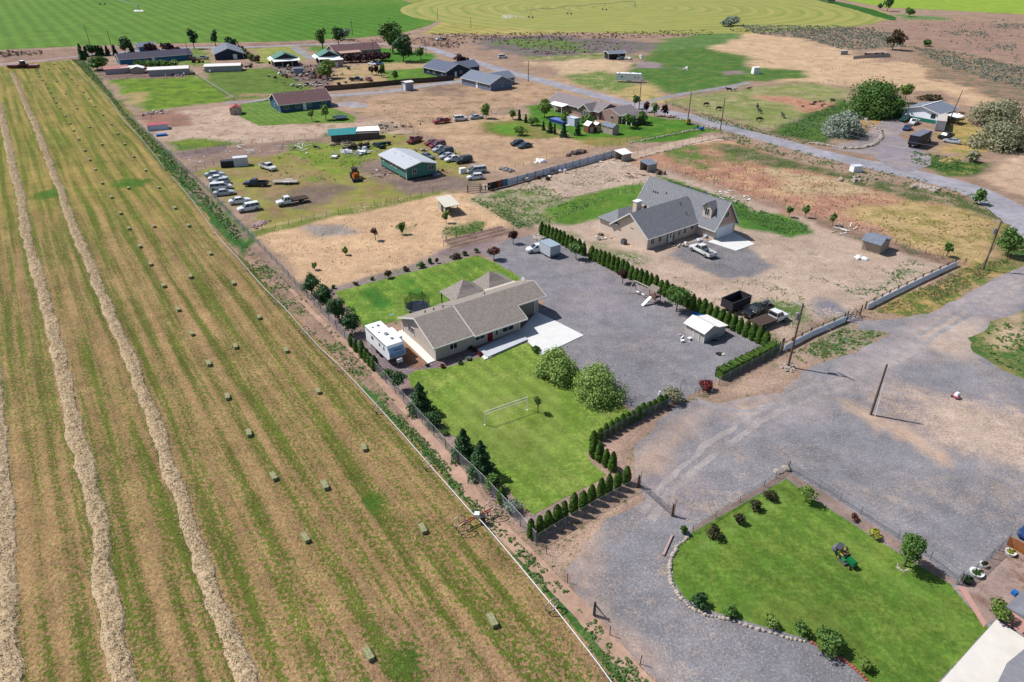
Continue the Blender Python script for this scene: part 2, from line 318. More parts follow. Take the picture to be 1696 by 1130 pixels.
# ================================================================ THE SETTING
TAN = C(208,184,162); STRAW = C(220,188,148); RED = C(188,142,120); GRN = C(98,128,58); DGRN = C(62,100,44); OLV = C(150,150,82)
GRAV = C(150,147,151); DIRT = C(182,152,128); RNG_ = C(178,148,122); MUD = C(136,118,104); SAGE = C(128,126,104); YEL = C(196,172,98)
LAWN = C(100,138,56); LAWN2 = C(126,154,68); BED = C(162,146,134)
def op(px, ca=None, cb=None, amt=None, fe=3., na=1.5): return (gp(px), ca, cb, amt, fe, na)
GOPS = [
 # dry range far right, marsh and scrub beyond the road
 op([(700,60),(1000,50),(1200,40),(1465,30),(1696,20),(1900,30),(1900,330),(1696,330),(1400,270),(1000,150),(800,100)], RNG_, C(120,112,84), .30, 8, 4),
 op([(0,85),(700,62),(760,66),(760,84),(690,76),(470,80),(250,84),(120,100),(0,112)], C(170,138,116), C(120,100,84), .35, 5, 2),
 op([(790,64),(900,58),(1030,66),(1120,78),(1060,88),(960,98),(860,92),(800,80)], C(140,118,122), C(96,126,66), .42, 8, 6),
 op([(815,68),(900,64),(975,72),(960,84),(900,80),(830,76)], C(112,138,70), C(140,118,122), .35, 8, 8),
 op([(860,96),(950,104),(1060,96),(1020,86),(940,92)], C(120,138,74), STRAW, .4, 6, 5),
 op([(880,104),(1000,96),(1060,104),(1000,130),(960,135)], STRAW, C(130,142,78), .3, 8, 5),
 op([(920,128),(1000,118),(1060,140),(1040,165),(960,146)], C(120,145,72), STRAW, .35, 8, 5),
 op([(1160,62),(1230,52),(1330,66),(1400,84),(1460,102),(1520,104),(1600,130),(1700,190),(1700,230),(1560,150),(1400,140),(1300,136),(1230,118),(1220,98),(1150,90)], C(222,188,146), C(178,140,106), .34, 8, 6),
 op([(1100,66),(1180,50),(1235,56),(1190,76),(1130,84),(1070,88)], C(104,138,74), C(200,180,150), .25, 5, 5),
 op([(1074,86),(1160,80),(1230,92),(1245,112),(1330,118),(1330,128),(1250,136),(1200,147),(1120,158),(1090,152),(1045,118)], C(86,126,60), C(128,140,70), .40, 5, 4),
 op([(1050,100),(1090,104),(1100,113),(1060,113)], C(170,150,145), None, .15, 2, 1),
 op([(1190,119),(1225,117),(1235,122),(1200,125)], C(160,140,130), None, .1, 2, 1),
 op([(1030,150),(1072,138),(1095,152),(1120,170),(1060,172),(1020,160)], C(208,182,120), OLV, .4, 5, 3),
 op([(1100,168),(1215,150),(1330,134),(1410,150),(1400,186),(1300,206),(1270,212),(1200,196)], C(178,168,118), C(138,150,84), .5, 4, 3),
 op([(1255,158),(1330,162),(1400,172),(1390,186),(1340,188),(1290,172)], C(198,142,112), C(214,180,140), .35, 5, 4),
 op([(1200,175),(1290,178),(1320,190),(1250,200)], C(140,150,84), None, .4, 6, 4),
 op([(1490,70),(1696,110),(1750,150),(1696,180),(1560,130)], C(176,140,112), C(128,124,96), .5, 8, 8),
 op([(1460,40),(1560,36),(1700,40),(1700,100),(1560,80),(1480,64)], C(178,142,122), C(140,130,104), .38, 10, 8),
 op([(1480,24),(1560,28),(1575,34),(1500,32)], C(118,148,90), None, .3, 5, 4),
 op([(1340,188),(1400,160),(1420,178),(1380,200),(1360,235),(1280,220)], DGRN, GRN, .5, 4, 3),
 op([(1420,170),(1470,190),(1460,210),(1420,205)], C(200,160,100), OLV, .3, 4, 3),
 op([(1505,248),(1560,262),(1650,270),(1640,290),(1560,292),(1500,268)], DGRN, OLV, .4, 3, 3),
 op([(1550,200),(1600,195),(1640,225),(1620,262),(1560,250)], C(206,172,104), OLV, .45, 4, 4),
 op([(1620,290),(1696,252),(1800,250),(1800,330),(1696,330)], C(216,184,150), C(190,150,110), .3, 3, 2),
 # near side of the road, upper lots
 op([(180,132),(330,122),(386,166),(240,186)], C(128,158,54), C(92,124,44), .45, 3, 3),
 op([(212,156),(240,152),(250,170),(222,172)], C(186,160,108), None, .3, 3, 3),
 op([(335,120),(450,112),(524,150),(440,162),(390,166)], C(98,128,54), C(120,140,66), .5, 3, 3),
 op([(395,155),(520,152),(500,162),(400,170)], C(176,146,110), GRN, .45, 2, 2),
 op([(260,82),(340,80),(350,110),(290,108)], C(150,160,84), GRN, .5, 3, 2),
 op([(420,80),(490,76),(505,100),(428,106)], C(168,168,92), C(120,146,64), .4, 3, 2),
 op([(505,76),(545,78),(560,92),(530,92)], LAWN, None, .3, 3, 2),
 op([(610,78),(640,80),(720,90),(728,104),(640,108),(620,98)], C(84,136,46), LAWN, .3, 3, 2),
 op([(160,108),(300,122),(310,128),(170,132)], C(150,120,106), C(110,96,84), .4, 2, 2),
 op([(450,112),(560,104),(560,140),(530,148)], C(156,126,112), C(110,98,88), .45, 2, 2),
 op([(555,108),(700,102),(735,128),(600,146),(550,146)], C(198,168,124), C(150,152,80), .35, 3, 3),
 op([(632,118),(720,112),(735,128),(650,138)], LAWN, C(120,160,58), .4, 2, 1),
 op([(600,168),(700,148),(830,140),(930,128),(1060,172),(900,168),(800,190),(664,210),(560,180)], C(200,166,130), C(150,124,92), .36, 4, 4),
 op([(700,146),(770,140),(770,160),(700,160)], C(150,124,106), C(190,160,120), .4, 3, 3),
 op([(664,208),(800,190),(880,192),(1010,240),(840,284),(785,272)], C(208,174,136), C(170,136,102), .38, 3, 3),
 op([(800,202),(900,198),(930,225),(870,230),(810,222)], C(150,140,80), C(120,140,60), .5, 3, 2),
 op([(870,176),(905,172),(950,196),(1000,206),(1060,190),(1130,198),(1190,216),(1130,232),(1010,240),(970,236),(930,216),(880,204)], C(84,134,46), C(132,158,66), .38, 2, 2),
 op([(975,228),(1060,226),(1040,244),(960,238)], C(160,140,80), OLV, .5, 3, 2),
 op([(226,188),(330,180),(440,172),(400,196),(500,206),(640,198),(690,222),(540,230),(360,240),(300,250),(250,225)], C(210,182,154), C(170,136,108), .34, 3, 3),
 op([(226,186),(300,182),(310,206),(250,212)], C(168,126,104), MUD, .35, 3, 3),
 op([(270,236),(340,228),(400,238),(300,250)], GRN, C(128,148,54), .5, 2, 2),
 op([(286,252),(420,240),(528,228),(545,246),(470,262),(420,280),(330,290)], C(158,132,114), C(180,154,134), .35, 2, 1.5),
 op([(325,288),(430,262),(560,238),(640,218),(720,232),(800,300),(760,318),(600,345),(440,376)], C(158,160,78), C(168,136,104), .46, 4, 4),
 op([(400,285),(520,275),(540,310),(430,330)], C(172,144,104), C(150,146,76), .40, 5, 4),
 op([(430,330),(560,300),(600,312),(500,345)], C(140,120,104), C(160,146,84), .34, 5, 5),
 op([(470,240),(620,240),(640,276),(520,290)], C(132,156,60), C(170,150,90), .38, 6, 6),
 op([(590,258),(632,268),(660,290),(740,292),(800,298),(775,318),(690,318),(640,304),(600,285)], C(144,124,110), C(172,146,124), .4, 4, 3),
 op([(520,222),(640,205),(668,214),(640,222),(560,240)], C(170,146,122), GRN, .38, 3, 3),
 op([(405,384),(735,318),(792,320),(852,376),(788,392),(740,420),(600,466),(515,482)], C(226,188,144), C(176,150,104), .24, 2, 2),
 op([(410,386),(560,350),(735,316),(735,322),(560,358),(415,394)], C(132,140,72), STRAW, .35, 1.5, 1),
 op([(515,376),(570,374),(600,384),(540,395)], C(176,164,150), C(150,140,120), .3, 3, 2),
 op([(640,372),(690,370),(690,392),(655,396)], C(130,140,90), STRAW, .5, 3, 3),
 op([(725,375),(800,368),(800,382),(735,392)], C(176,156,116), GRN, .5, 2, 2),
 op([(790,322),(850,318),(900,370),(880,382),(850,376)], DGRN, C(176,160,120), .42, 2, 2),
 op([(532,482),(600,462),(700,434),(782,408),(800,418),(700,448),(600,480),(552,490)], BED, C(110,118,84), .3, 1.5, 1),
 op([(690,432),(760,405),(800,398),(830,398),(800,420),(740,424)], C(160,140,136), MUD, .3, 2, 1),
 # the stone house and its lot
 op([(792,324),(1026,262),(1104,284),(1350,368),(1592,446),(1440,510),(1298,580),(1282,572),(895,384)], C(208,182,156), C(128,136,88), .25, 2, 2),
 op([(800,325),(900,305),(980,340),(900,370),(850,372)], C(176,164,130), C(104,130,66), .48, 3, 4),
 op([(905,346),(942,329),(1069,303),(1056,345),(1001,363),(946,376),(918,366)], C(98,140,54), C(150,158,84), .36, 1.5, 1.5),
 op([(1085,290),(1167,314),(1209,331),(1247,345),(1339,374),(1340,384),(1304,391),(1221,374),(1190,360)], C(76,128,50), C(96,140,60), .5, 1.5, 2),
 op([(1110,423),(1140,400),(1180,398),(1247,410),(1280,442),(1245,462),(1209,466),(1129,434)], C(142,138,136), C(156,146,140), .4, 1.5, 1.5),
 op([(1330,480),(1390,500),(1440,540),(1400,548),(1350,520)], C(150,146,150), TAN, .35, 2, 1.5),
 op([(1200,480),(1300,450),(1380,470),(1360,500),(1260,500)], C(214,188,160), None, .1, 5, 3),
 op([(940,385),(1000,400),(1060,430),(1040,436),(960,400)], GRN, TAN, .5, 3, 3),
 op([(1180,560),(1230,520),(1290,545),(1400,515),(1390,535),(1300,580)], C(176,150,124), C(92,124,62), .45, 3, 3),
 op([(1270,500),(1330,500),(1340,530),(1290,535)], C(110,136,74), TAN, .45, 3, 3),
 op([(1380,470),(1450,480),(1480,440),(1560,440),(1420,505)], TAN, C(80,126,56), .42, 4, 4),
 # field between that lot and the road
 op([(1030,262),(1190,232),(1290,258),(1400,290),(1500,312),(1600,330),(1680,380),(1640,436),(1592,440),(1500,408),(1350,360),(1104,278)], C(190,140,114), C(214,176,130), .42, 4, 5),
 op([(1107,244),(1140,240),(1165,262),(1160,278),(1120,270)], C(104,132,62), RED, .42, 3, 3),
 op([(1180,240),(1250,250),(1250,270),(1180,262)], C(110,134,66), RED, .42, 4, 4),
 op([(1280,285),(1420,300),(1500,330),(1400,330),(1300,310)], C(216,190,146), C(190,150,112), .44, 6, 6),
 op([(1400,340),(1500,330),(1660,352),(1690,385),(1640,436),(1560,425),(1450,385)], C(212,180,126), C(158,146,80), .46, 5, 5),
 op([(1200,240),(1290,260),(1400,288),(1400,296),(1280,276),(1190,250)], C(92,112,62), C(160,140,110), .45, 2, 2),
 op([(1400,288),(1560,320),(1660,345),(1690,372),(1600,345),(1500,330),(1410,305)], C(96,110,66), C(170,150,120), .45, 2, 2),
 op([(1350,362),(1500,408),(1595,437),(1590,446),(1490,418),(1350,374)], C(170,136,116), C(110,110,84), .4, 1.5, 1),
 # verges by the lane
 op([(1298,583),(1400,536),(1472,546),(1420,578),(1360,604),(1320,606)], C(184,160,134), C(74,116,54), .50, 2, 2),
 op([(1300,600),(1340,610),(1290,650),(1200,665),(1170,650),(1240,625)], C(200,170,142), C(150,140,120), .3, 2, 2),
 op([(1438,516),(1590,444),(1660,430),(1690,420),(1660,455),(1560,505),(1500,524)], C(196,164,104), C(104,124,60), .52, 2, 2),
 op([(1640,380),(1696,372),(1720,400),(1696,440),(1640,436)], C(170,146,96), C(80,110,54), .5, 3, 2),
 # home lot beds and the ditch bank
 op([(500,485),(575,512),(640,592),(735,712),(800,760),(870,850),(1010,790),(1060,800),(888,905),(760,765),(600,600)], C(172,148,136), C(120,110,96), .3, .8, .6),
 op([(603,545),(672,548),(722,598),(860,550),(880,566),(780,600),(680,625),(650,640),(610,595)], C(150,132,130), C(176,160,150), .42, .8, .5),
 op([(655,560),(672,560),(712,600),(690,612),(650,590)], C(178,134,104), None, .2, 1, .6),
 op([(1100,655),(1128,664),(1020,742),(1045,790),(1060,806),(1010,850),(890,905),(880,880),(985,790),(985,745)], C(196,164,140), C(150,132,116), .36, 1, 1),
 op([(880,890),(1060,806),(1060,830),(960,900),(930,960),(985,1060),(1100,1150),(1060,1150),(900,930)], C(206,174,146), C(130,120,80), .40, 1, 1.2),
 op([(118,98),(150,104),(215,195),(300,275),(405,385),(500,482),(600,592),(700,700),(800,800),(888,905),(985,1020),(1120,1160),(1020,1160),(900,985),(720,780),(560,605),(400,440),(270,285),(180,165)], C(186,152,128), C(92,118,60), .42, 1, 1.2),
 op([(592,632),(640,676),(720,755),(800,850),(862,912),(920,982),(990,1062),(1060,1140),(1015,1140),(928,1020),(853,930),(782,850),(709,768),(627,676),(585,632)], C(124,138,84), C(72,118,54), .60, .6, .5),
 op([(118,98),(140,102),(215,195),(300,275),(430,400),(400,425),(270,285),(180,165)], C(72,122,54), C(60,104,48), .5, 1.5, 1),
 op([(300,275),(405,385),(500,482),(490,486),(395,395),(290,285)], C(160,134,118), GRN, .40, 1, 1),
 # dirt yard lower right
 op([(1575,968),(1600,960),(1668,892),(1760,960),(1720,1010),(1640,1040)], C(178,152,134), C(140,108,88), .34, .8, 1),
]
def build_ground():
    rs = [14.0]
    while rs[-1] < 3200: rs.append(rs[-1]*(1.0075 if rs[-1] < 760 else 1.09))
    rs = np.array(rs); th = np.radians(np.linspace(14, 166, 330)); nr, nt_ = len(rs), len(th)
    # a fan-shaped terrain grid: fine near the lots, coarse toward the horizon
    X = np.outer(rs, np.cos(th)).ravel(); Y = np.outer(rs, np.sin(th)).ravel()
    P = np.stack([X, Y], 1); me = bpy.data.meshes.new('ground')
    idx = np.arange(nr*nt_).reshape(nr, nt_); f = np.stack([idx[:-1,1:], idx[:-1,:-1], idx[1:,:-1], idx[1:,1:]], -1).reshape(-1, 4)
    me.from_pydata([(x, y, 0) for x, y in P], [], f.tolist())
    A, B, T = paint(P, (DIRT, C(120,124,80), .32), GOPS); set_attrs(me, A, B, T)
    me.update()
    if me.polygons[0].normal.z < 0: me.flip_normals()
    me.materials.append(soilmat('soil', .2, 1.7, 6.5, .32, .035, 1.))
    o = bpy.data.objects.new('ground', me); COL.objects.link(o); o['kind'] = 'structure'
    # skirt under the viewpoint so the sheet has no hole
    m = MB(); m.add([(-60,-60,-.02),(60,-60,-.02),(60,16,-.02),(-60,16,-.02)], [(0,1,2,3)]); s = m.build('ground', M('plain_soil', DIRT)); s['kind'] = 'structure'
build_ground()
GM = soilmat('gravel', .10, .9, 9., .22, .10, .7, speck=(C(206,202,198), 9., .92, .4))
RM = soilmat('packed_gravel', .12, .8, 8., .10, .2, .2)
LM = soilmat('mown_grass', .2, 1.3, 5., .17, .09, .5, stripe=(2.2, .075, R(-34.6), 3))
# ---- far crop fields
fm = soilmat('crop', .02, .3, 1.5, .10, .25, .3, rot=R(-124), stretch=(1,.15,1), stripe=(8.7, .09, R(-34.6), 2))
top = -70
sheet('green_field', [(-2200,1500),(-1200,500)]+gp([(-60,86),(60,80),(150,76),(300,72),(470,69),(590,63),(660,56),(700,46),(722,37),(727,31),(718,20),(690,8),(655,-4),(640,-12)])+[(-180,1400)], .05, fm,
      (C(110,146,58), C(92,132,50), .45), [op([(470,69),(660,56),(727,31),(690,8),(500,10),(420,40)], C(84,134,44), None, .4, 30, 10)], 14, 8, 1.0)
pc = G(1052,13); pr = 186.
cm, nt, b = nmat('ring_mown_crop')
P0 = pos(nt); sub = nt.nodes.new('ShaderNodeVectorMath'); sub.operation = 'SUBTRACT'; sub.inputs[1].default_value = (pc.x, pc.y, 0); nt.links.new(P0, sub.inputs[0])
ln = nt.nodes.new('ShaderNodeVectorMath'); ln.operation = 'LENGTH'; nt.links.new(sub.outputs[0], ln.inputs[0])
rr = math_n(nt, 'ADD', ln.outputs['Value'], math_n(nt, 'MULTIPLY', noise_node(nt, .02, 3, .5, P0), 6))
ra = math_n(nt, 'SINE', math_n(nt, 'MULTIPLY', rr, .46)); rb = math_n(nt, 'SINE', math_n(nt, 'MULTIPLY', rr, .97))
rf = math_n(nt, 'ADD', math_n(nt, 'MULTIPLY', ra, .6), math_n(nt, 'MULTIPLY', rb, .4))
rn = noise_node(nt, .05, 4, .7, P0)
fac = math_n(nt, 'ADD', ramp(nt, rf, -.8, .8, 0, .62), ramp(nt, rn, .35, .65, 0, .38))
nt.links.new(mixc(nt, fac, C(132,148,62), C(182,172,96)), b.inputs['Base Color']); b.inputs['Roughness'].default_value = .95
sheet('mown_field', [(pc.x+pr*1.05*math.cos(t), pc.y+pr*.96*math.sin(t)) for t in [2*math.pi*i/72 for i in range(72)]], .07, cm, (TAN, GRN, .3), (), 20, 8, 0.6)
sheet('mown_field', gp([(700,56),(735,36),(722,18),(700,0),(680,-10),(760,-20),(820,6),(800,30),(840,44),(980,53),(860,58)]), .04, fm, (C(196,176,108), C(150,154,72), .5), (), 12, 6, 1.)
sheet('mown_field', gp([(660,-6),(727,28),(760,-5),(900,-14),(1100,-14),(1300,-8),(1345,-2),(1250,-30),(900,-50),(600,-40)]), .03, fm, (C(176,166,90), C(120,140,66), .5), (), 25, 10, 1.)
sheet('yellow_green_field', gp([(1385,-2),(1470,13),(1560,17),(1696,24),(1900,30),(2300,60),(2300,-30),(1700,-60),(1340,-50),(1340,-12)]), .05, fm, (C(158,184,70), C(136,164,66), .35), (), 22, 8, 1.2)
sheet('ditch_bank', band([G(*p) for p in ((1330,-6),(1385,5),(1430,16),(1470,29),(1480,34))], [3,7,8,6,2]), .09, fm, (C(70,120,46), C(52,96,40), .5), (), 6, 4, 1.2)
# ---- the mown hay field with its stubble rows
hm = soilmat('stubble', .5, 2.6, 4.6, .36, .035, 1.2, rot=R(-124.6), stretch=(.045,1.25,1), stripe=(2.45, .07, R(-34.6), 4))
HR = [(0,111),(60,104),(128,99),(140,112),(163,132),(185,158),(215,185),(275,272),(318,328),(372,396),(440,470),(508,545),(560,596),(632,676),(712,762),(790,852),(856,924),(902,980),(990,1088),(1040,1150),(1120,1240)]
hp = gp(HR)+[(24,14),(-30,2),(-120,2),(-330,150)]+gp([(-300,160),(-300,118)])
sheet('hay_field', hp, .012, hm, (C(180,147,100), C(108,118,50), .48),
      [op([(-300,95),(300,90),(330,350),(-300,400)], C(176,152,86), C(116,128,50), .50, 60, 10),
       op([(600,1000),(1000,1100),(1000,1200),(500,1200)], C(182,147,106), C(104,116,50), .47, 6, 4),
       op([(190,300),(240,298),(235,306),(195,308)], None, C(84,124,44), 1., 2, 2),
       op([(55,320),(100,316),(95,324),(60,326)], None, C(84,124,44), 1., 2, 2),
       op([(600,815),(630,815),(640,840),(600,840)], None, C(70,120,38), .75, 2, 1),
       op([(650,1060),(690,1080),(700,1120),(650,1110)], None, C(70,112,40), .75, 2, 2)], 2.2, 1.5, .5)
# ---- roads and yards
def road(name, pts, w, z, base, ops=(), mat=None, amp=.3, res=2.5, step=1.5):
    P = smooth_line([G(*p)[:2] for p in pts]); ww = w if not isinstance(w, list) else [w[min(len(w)-1, i//4)] for i in range(len(P))]
    return sheet(name, band(P, ww), z, mat or RM, base, ops, res, step, amp)
road('road', [(-60,112),(0,107),(70,100),(128,94),(190,88),(260,82),(330,79),(420,78),(520,74),(600,72),(700,78),(740,90),(780,101),(830,116),(890,132),(960,151),(1020,167),(1080,182),(1150,196),(1225,217),(1290,235),(1370,257),(1450,275),(1530,293),(1600,312),(1650,335),(1700,368),(1740,400)],
     [2.6,2.6,2.6,2.6,2.6,2.6,2.6,2.6,2.6,2.6,3,3,3.2,3.4,3.6,3.6,3.6,3.6,3.6,3.6,3.6,3.8,4,4.2,4.2,4.4,4.6,4.6], .025, (C(176,172,174), C(160,154,152), .38), [op([(-60,120),(0,100),(700,70),(700,84),(0,118)], C(190,170,158), C(168,140,124), .4, 8, 2)])
road('driveway', [(1425,255),(1445,240),(1465,222),(1478,205),(1478,192),(1490,184)], [8,5,4,3.4,3,2.5], .03, (C(158,148,146), C(180,160,140), .35))
sheet('driveway', gp([(1450,262),(1478,220),(1500,232),(1540,258),(1545,275),(1500,286),(1470,276)]), .035, RM, (C(156,148,150), C(180,160,140), .3), (), 2.5, 1.5, .4)
road('driveway', [(1060,172),(1120,158),(1180,148),(1215,142),(1240,137)], 1.9, .03, (C(168,160,162), OLV, .3))
road('driveway', [(130,176),(210,176)] if 0 else [(375,170),(420,168),(480,161),(560,158),(640,152),(700,143),(765,134),(800,128),(830,118)], [1.6,1.8,2,2.2,2.4,2.4,2.4,2.4], .03, (C(166,166,172), C(180,160,140), .28))
road('driveway', [(487,78),(505,90),(520,98)], 2.6, .03, (C(164,160,164), OLV, .3))
road('driveway', [(258,84),(270,92),(282,100)], 3.2, .03, (C(168,164,170), OLV, .2))
road('driveway', [(560,176),(580,172),(600,178)], 3.5, .03, (C(160,158,166), TAN, .35))
road('dirt_track', [(640,322),(720,316),(800,311),(880,298),(960,280),(1060,256),(1130,238),(1190,228)][2:], [2.2,2.2,2.4,2.6,2.8,3], .02, (C(206,178,152), C(170,150,124), .35))
road('road', [(1560,268),(1620,252),(1700,232)], [1.2,1.3,1.5], .018, (C(200,160,110), OLV, .4))
LANE = [(1750,425),(1696,441),(1640,466),(1590,494),(1540,520),(1490,527),(1440,530),(1420,545),(1478,552),(1415,584),(1345,606),(1290,650),(1180,668),(1150,662),(1126,670),(1085,708),(1046,748),(1052,790),(1066,830),(1010,862),(962,905),(940,945),(958,992),(1008,1050),(1075,1112),(1150,1190)]
sheet('gravel_lane', gp(LANE)+[(24,16),(90,10),(130,60)]+gp([(1800,650)]), .016, GM, (C(151,147,146), C(180,164,148), .31),
  [op([(1440,640),(1560,640),(1700,680),(1700,800),(1600,760),(1520,705),(1430,670)], C(166,154,150), C(210,184,158), .52, 5, 4),
   op([(1560,690),(1700,690),(1760,760),(1760,830),(1650,790),(1580,740)], C(190,166,146), C(218,192,166), .5, 4, 4),
   op([(1440,685),(1500,712),(1620,790),(1690,826),(1680,832),(1600,792),(1490,724),(1425,698)], C(216,184,154), C(190,164,140), .4, 1.2, 1),
   op([(1400,655),(1440,680),(1430,694),(1396,668)], C(222,190,156), None, .2, 1.5, 1),
   op([(1696,445),(1600,490),(1500,560),(1400,600),(1300,680),(1240,720),(1330,700),(1480,600),(1600,560),(1696,470)], C(186,172,164), C(164,156,158), .42, 4, 3),
   op([(1540,545),(1620,530),(1640,560),(1600,590),(1540,575)], C(212,186,162), C(190,174,160), .4, 4, 3),
   op([(1190,640),(1290,612),(1350,612),(1300,660),(1240,700),(1190,680)], C(202,176,152), C(160,152,152), .38, 2.5, 2),
   op([(1046,748),(1100,700),(1180,668),(1150,720),(1080,790),(1060,800)], C(196,170,148), C(160,152,152), .42, 2, 1.5),
   op([(1060,800),(1160,790),(1160,860),(1090,880),(1010,870)], C(166,156,154), C(204,176,150), .36, 2, 2),
   op([(940,900),(1020,860),(985,930),(985,1000),(1040,1060),(1120,1140),(1040,1100),(950,990)], C(192,168,148), C(156,148,150), .40, 1.5, 1.5),
   op([(1080,900),(1110,905),(1108,960),(1080,960)], None, C(206,176,146), .5, 2, 1),
   op([(1280,780),(1300,790),(1150,880),(1130,870)], None, C(196,172,150), .5, 1.5, 1),
  ], 1.6, .8, .35)
sheet('gravel_lane', gp([(1606,560),(1650,530),(1700,516),(1800,540),(1800,640),(1700,632),(1650,606),(1615,585)]), .022, GM if 0 else MATS.setdefault('verge', soilmat('verge', .3, 1.6, 7., .16, .08, .5)), (C(150,140,84), C(82,116,58), .52), [op([(1640,545),(1700,520),(1700,560),(1660,575)], C(212,184,150), None, .25, 3, 2)], 2, 1, .5)['kind'] = 'structure'
sheet('gravel_yard', gp([(798,418),(840,397),(897,387),(1000,436),(1100,484),(1200,532),(1286,575),(1240,602),(1188,630),(1150,652),(1128,664),(1075,676),(1048,680),(1010,645),(1040,690),(985,655),(930,605),(885,580),(866,548),(890,520),(900,500),(880,470),(864,462),(830,440)]), .016, GM,
  (C(147,143,143), C(166,156,149), .38), [op([(900,470),(1000,470),(1060,520),(1000,520)], C(158,150,152), None, .45, 5, 4), op([(1000,440),(1120,495),(1250,560),(1220,560),(1060,490)], C(164,150,146), None, .4, 2, 1)], 1.8, .8, .25)
# wheel tracks worn into the lane
for k, (pts, w) in enumerate([([(1720,452),(1620,496),(1540,545),(1470,590),(1400,625),(1320,650),(1240,690),(1170,740),(1100,800),(1060,850)], .5), ([(1720,462),(1630,505),(1550,556),(1480,602),(1410,638),(1330,664),(1255,702),(1185,752),(1115,812),(1075,862)], .5), ([(1150,662),(1200,680),(1260,680),(1330,655),(1400,612)], .4)]):
    o = sheet('wheel_track', band(smooth_line([G(*p)[:2] for p in pts]), w*.8), .0175+.0006*k, GM, (C(190,178,166) if k < 2 else C(176,168,160) if k < 5 else C(206,188,168), C(160,154,150), .42), (), 1.2, .7, .35)
# ---- lawns
LOPS = [op([(740,650),(900,640),(960,740),(880,800),(790,720)], C(144,158,82), C(116,140,54), .45, 7, 5), op([(760,600),(870,580),(900,640),(760,650)], C(130,152,68), None, .4, 5, 4)]
sheet('lawn', gp([(556,484),(620,467),(700,446),(790,423),(826,438),(862,460),(850,476),(800,500),(700,525),(650,533),(603,546),(580,515)]), .02, LM, (C(104,140,54), C(136,158,72), .45),
      [op([(600,480),(625,478),(648,506),(625,512)], C(70,124,50), C(78,130,48), .4, .8, .3), op([(669,465),(678,463),(704,490),(698,494)], C(70,124,50), C(78,130,48), .4, .6, .3)], 1.5, .8, .12)
sheet('lawn', gp([(675,622),(690,614),(720,610),(750,606),(800,590),(872,568),(930,588),(985,640),(1046,682),(1020,712),(985,738),(972,752),(980,768),(1004,786),(985,800),(940,822),(885,853),(868,842),(845,815),(800,756),(740,716),(705,665),(682,640)]), .02, LM, (C(116,146,58), C(146,162,80), .44), LOPS, 1.5, .8, .12)
sheet('lawn', gp([(1303,793),(1340,822),(1400,860),(1450,893),(1530,942),(1574,968),(1600,1000),(1638,1040),(1600,1080),(1555,1130),(1500,1200),(1460,1150),(1430,1125),(1395,1088),(1330,1056),(1250,1034),(1165,1008),(1134,990),(1116,962),(1113,932),(1122,905),(1147,882),(1220,840)]), .022, LM, (C(96,130,50), C(120,142,62), .46),
      [op([(1150,905),(1300,815),(1310,822),(1160,915)], C(126,156,78), None, .4, .6, .2), op([(1330,850),(1400,890),(1600,1040),(1590,1050),(1380,900)], C(120,148,66), None, .4, 1.2, .5), op([(1200,990),(1350,1000),(1400,1060),(1250,1030)], C(118,138,62), None, .4, 3, 3)], 1., .6, .06)
sheet('lawn', gp([(397,174),(444,165),(463,187),(548,178),(588,193),(586,203),(491,205),(428,209),(397,193)]), .03, LM, (C(106,140,60), C(130,152,74), .4), (), 2., 1.2, .5)
sheet('lawn', gp([(812,212),(830,206),(860,207),(872,214),(866,222),(838,222),(820,218)]), .03, LM, (C(104,152,56), C(126,158,62), .4), (), 2., 1.2, .4)
sheet('dirt_yard', gp([(1579,972),(1592,970),(1614,952),(1640,927),(1668,902),(1700,922),(1770,960),(1740,1040),(1668,1006),(1652,1026),(1634,1034)]), .02, MATS['verge'], (C(180,156,140), C(146,114,96), .36), [op([(1600,985),(1640,985),(1640,1015),(1620,1010)], C(132,102,88), None, .4, .6, .5)], 1., .5, .1)
sheet('dirt_bed', gp([(1304,780),(1312,786),(1360,812),(1430,858),(1490,897),(1545,934),(1590,968),(1576,970),(1530,941),(1450,892),(1400,859),(1340,821),(1303,792),(1218,839),(1147,881),(1143,877),(1214,834)]), .021, MATS['verge'], (C(160,136,124), C(140,124,104), .4), (), 1., .5, .08)
# ---- foot path on the ditch bank, garden plot, concrete
road('path', [(480,478),(520,520),(563,562),(600,594),(640,640),(700,708),(763,792),(819,866),(866,914),(915,963),(977,1028),(1036,1100),(1090,1160)], [.35,.4,.5,.6,.7,.8,.8,.85,.85,.85,.9,.9], .02, (C(206,170,142), C(176,140,116), .35), mat=GM if 0 else MATS.setdefault('trodden', soilmat('trodden', .3, 2, 8, .12, .15, .4)), amp=.12, res=1.2, step=.6)
sheet('garden_plot', gp([(734,398),(830,374),(846,386),(800,402),(750,414)]), .02, soilmat('tilled', .3, 2, 8, .2, .1, .6, stripe=(1.6, .22, R(-125), .5)), (C(156,128,112), C(120,100,84), .4), (), 1.5, 1., .2)
sheet('garden_bed', gp([(290,254),(372,240),(380,250),(300,262)]), .02, MATS['trodden'], (C(150,126,124), C(120,110,84), .4), (), 2., 1., .3)
conc = M('concrete', C(230,229,226,.60), .85, .06, .8); conc2 = M('concrete_walk', C(238,234,226,.60), .85, .06, .8)
def pad(name, px, z0, z1, mat, label=None):
    m = MB(); p = [G(*q) for q in px]; m.prism([(q.x, q.y) for q in p], z0, z1); o = m.build(name, mat); o['kind'] = 'structure'; return o
pad('driveway', [(858,551),(889,517),(967,556),(897,589)], .0, .10, conc)
pad('walkway', [(657,553),(670,549),(721,598),(709,603)], .0, .11, conc2)
pad('walkway', [(660,549),(671,546),(668,555),(657,556)], 0, .09, conc2)
pad('driveway', [(1172,401),(1214,385),(1250,405),(1219,416)], .0, .10, conc)
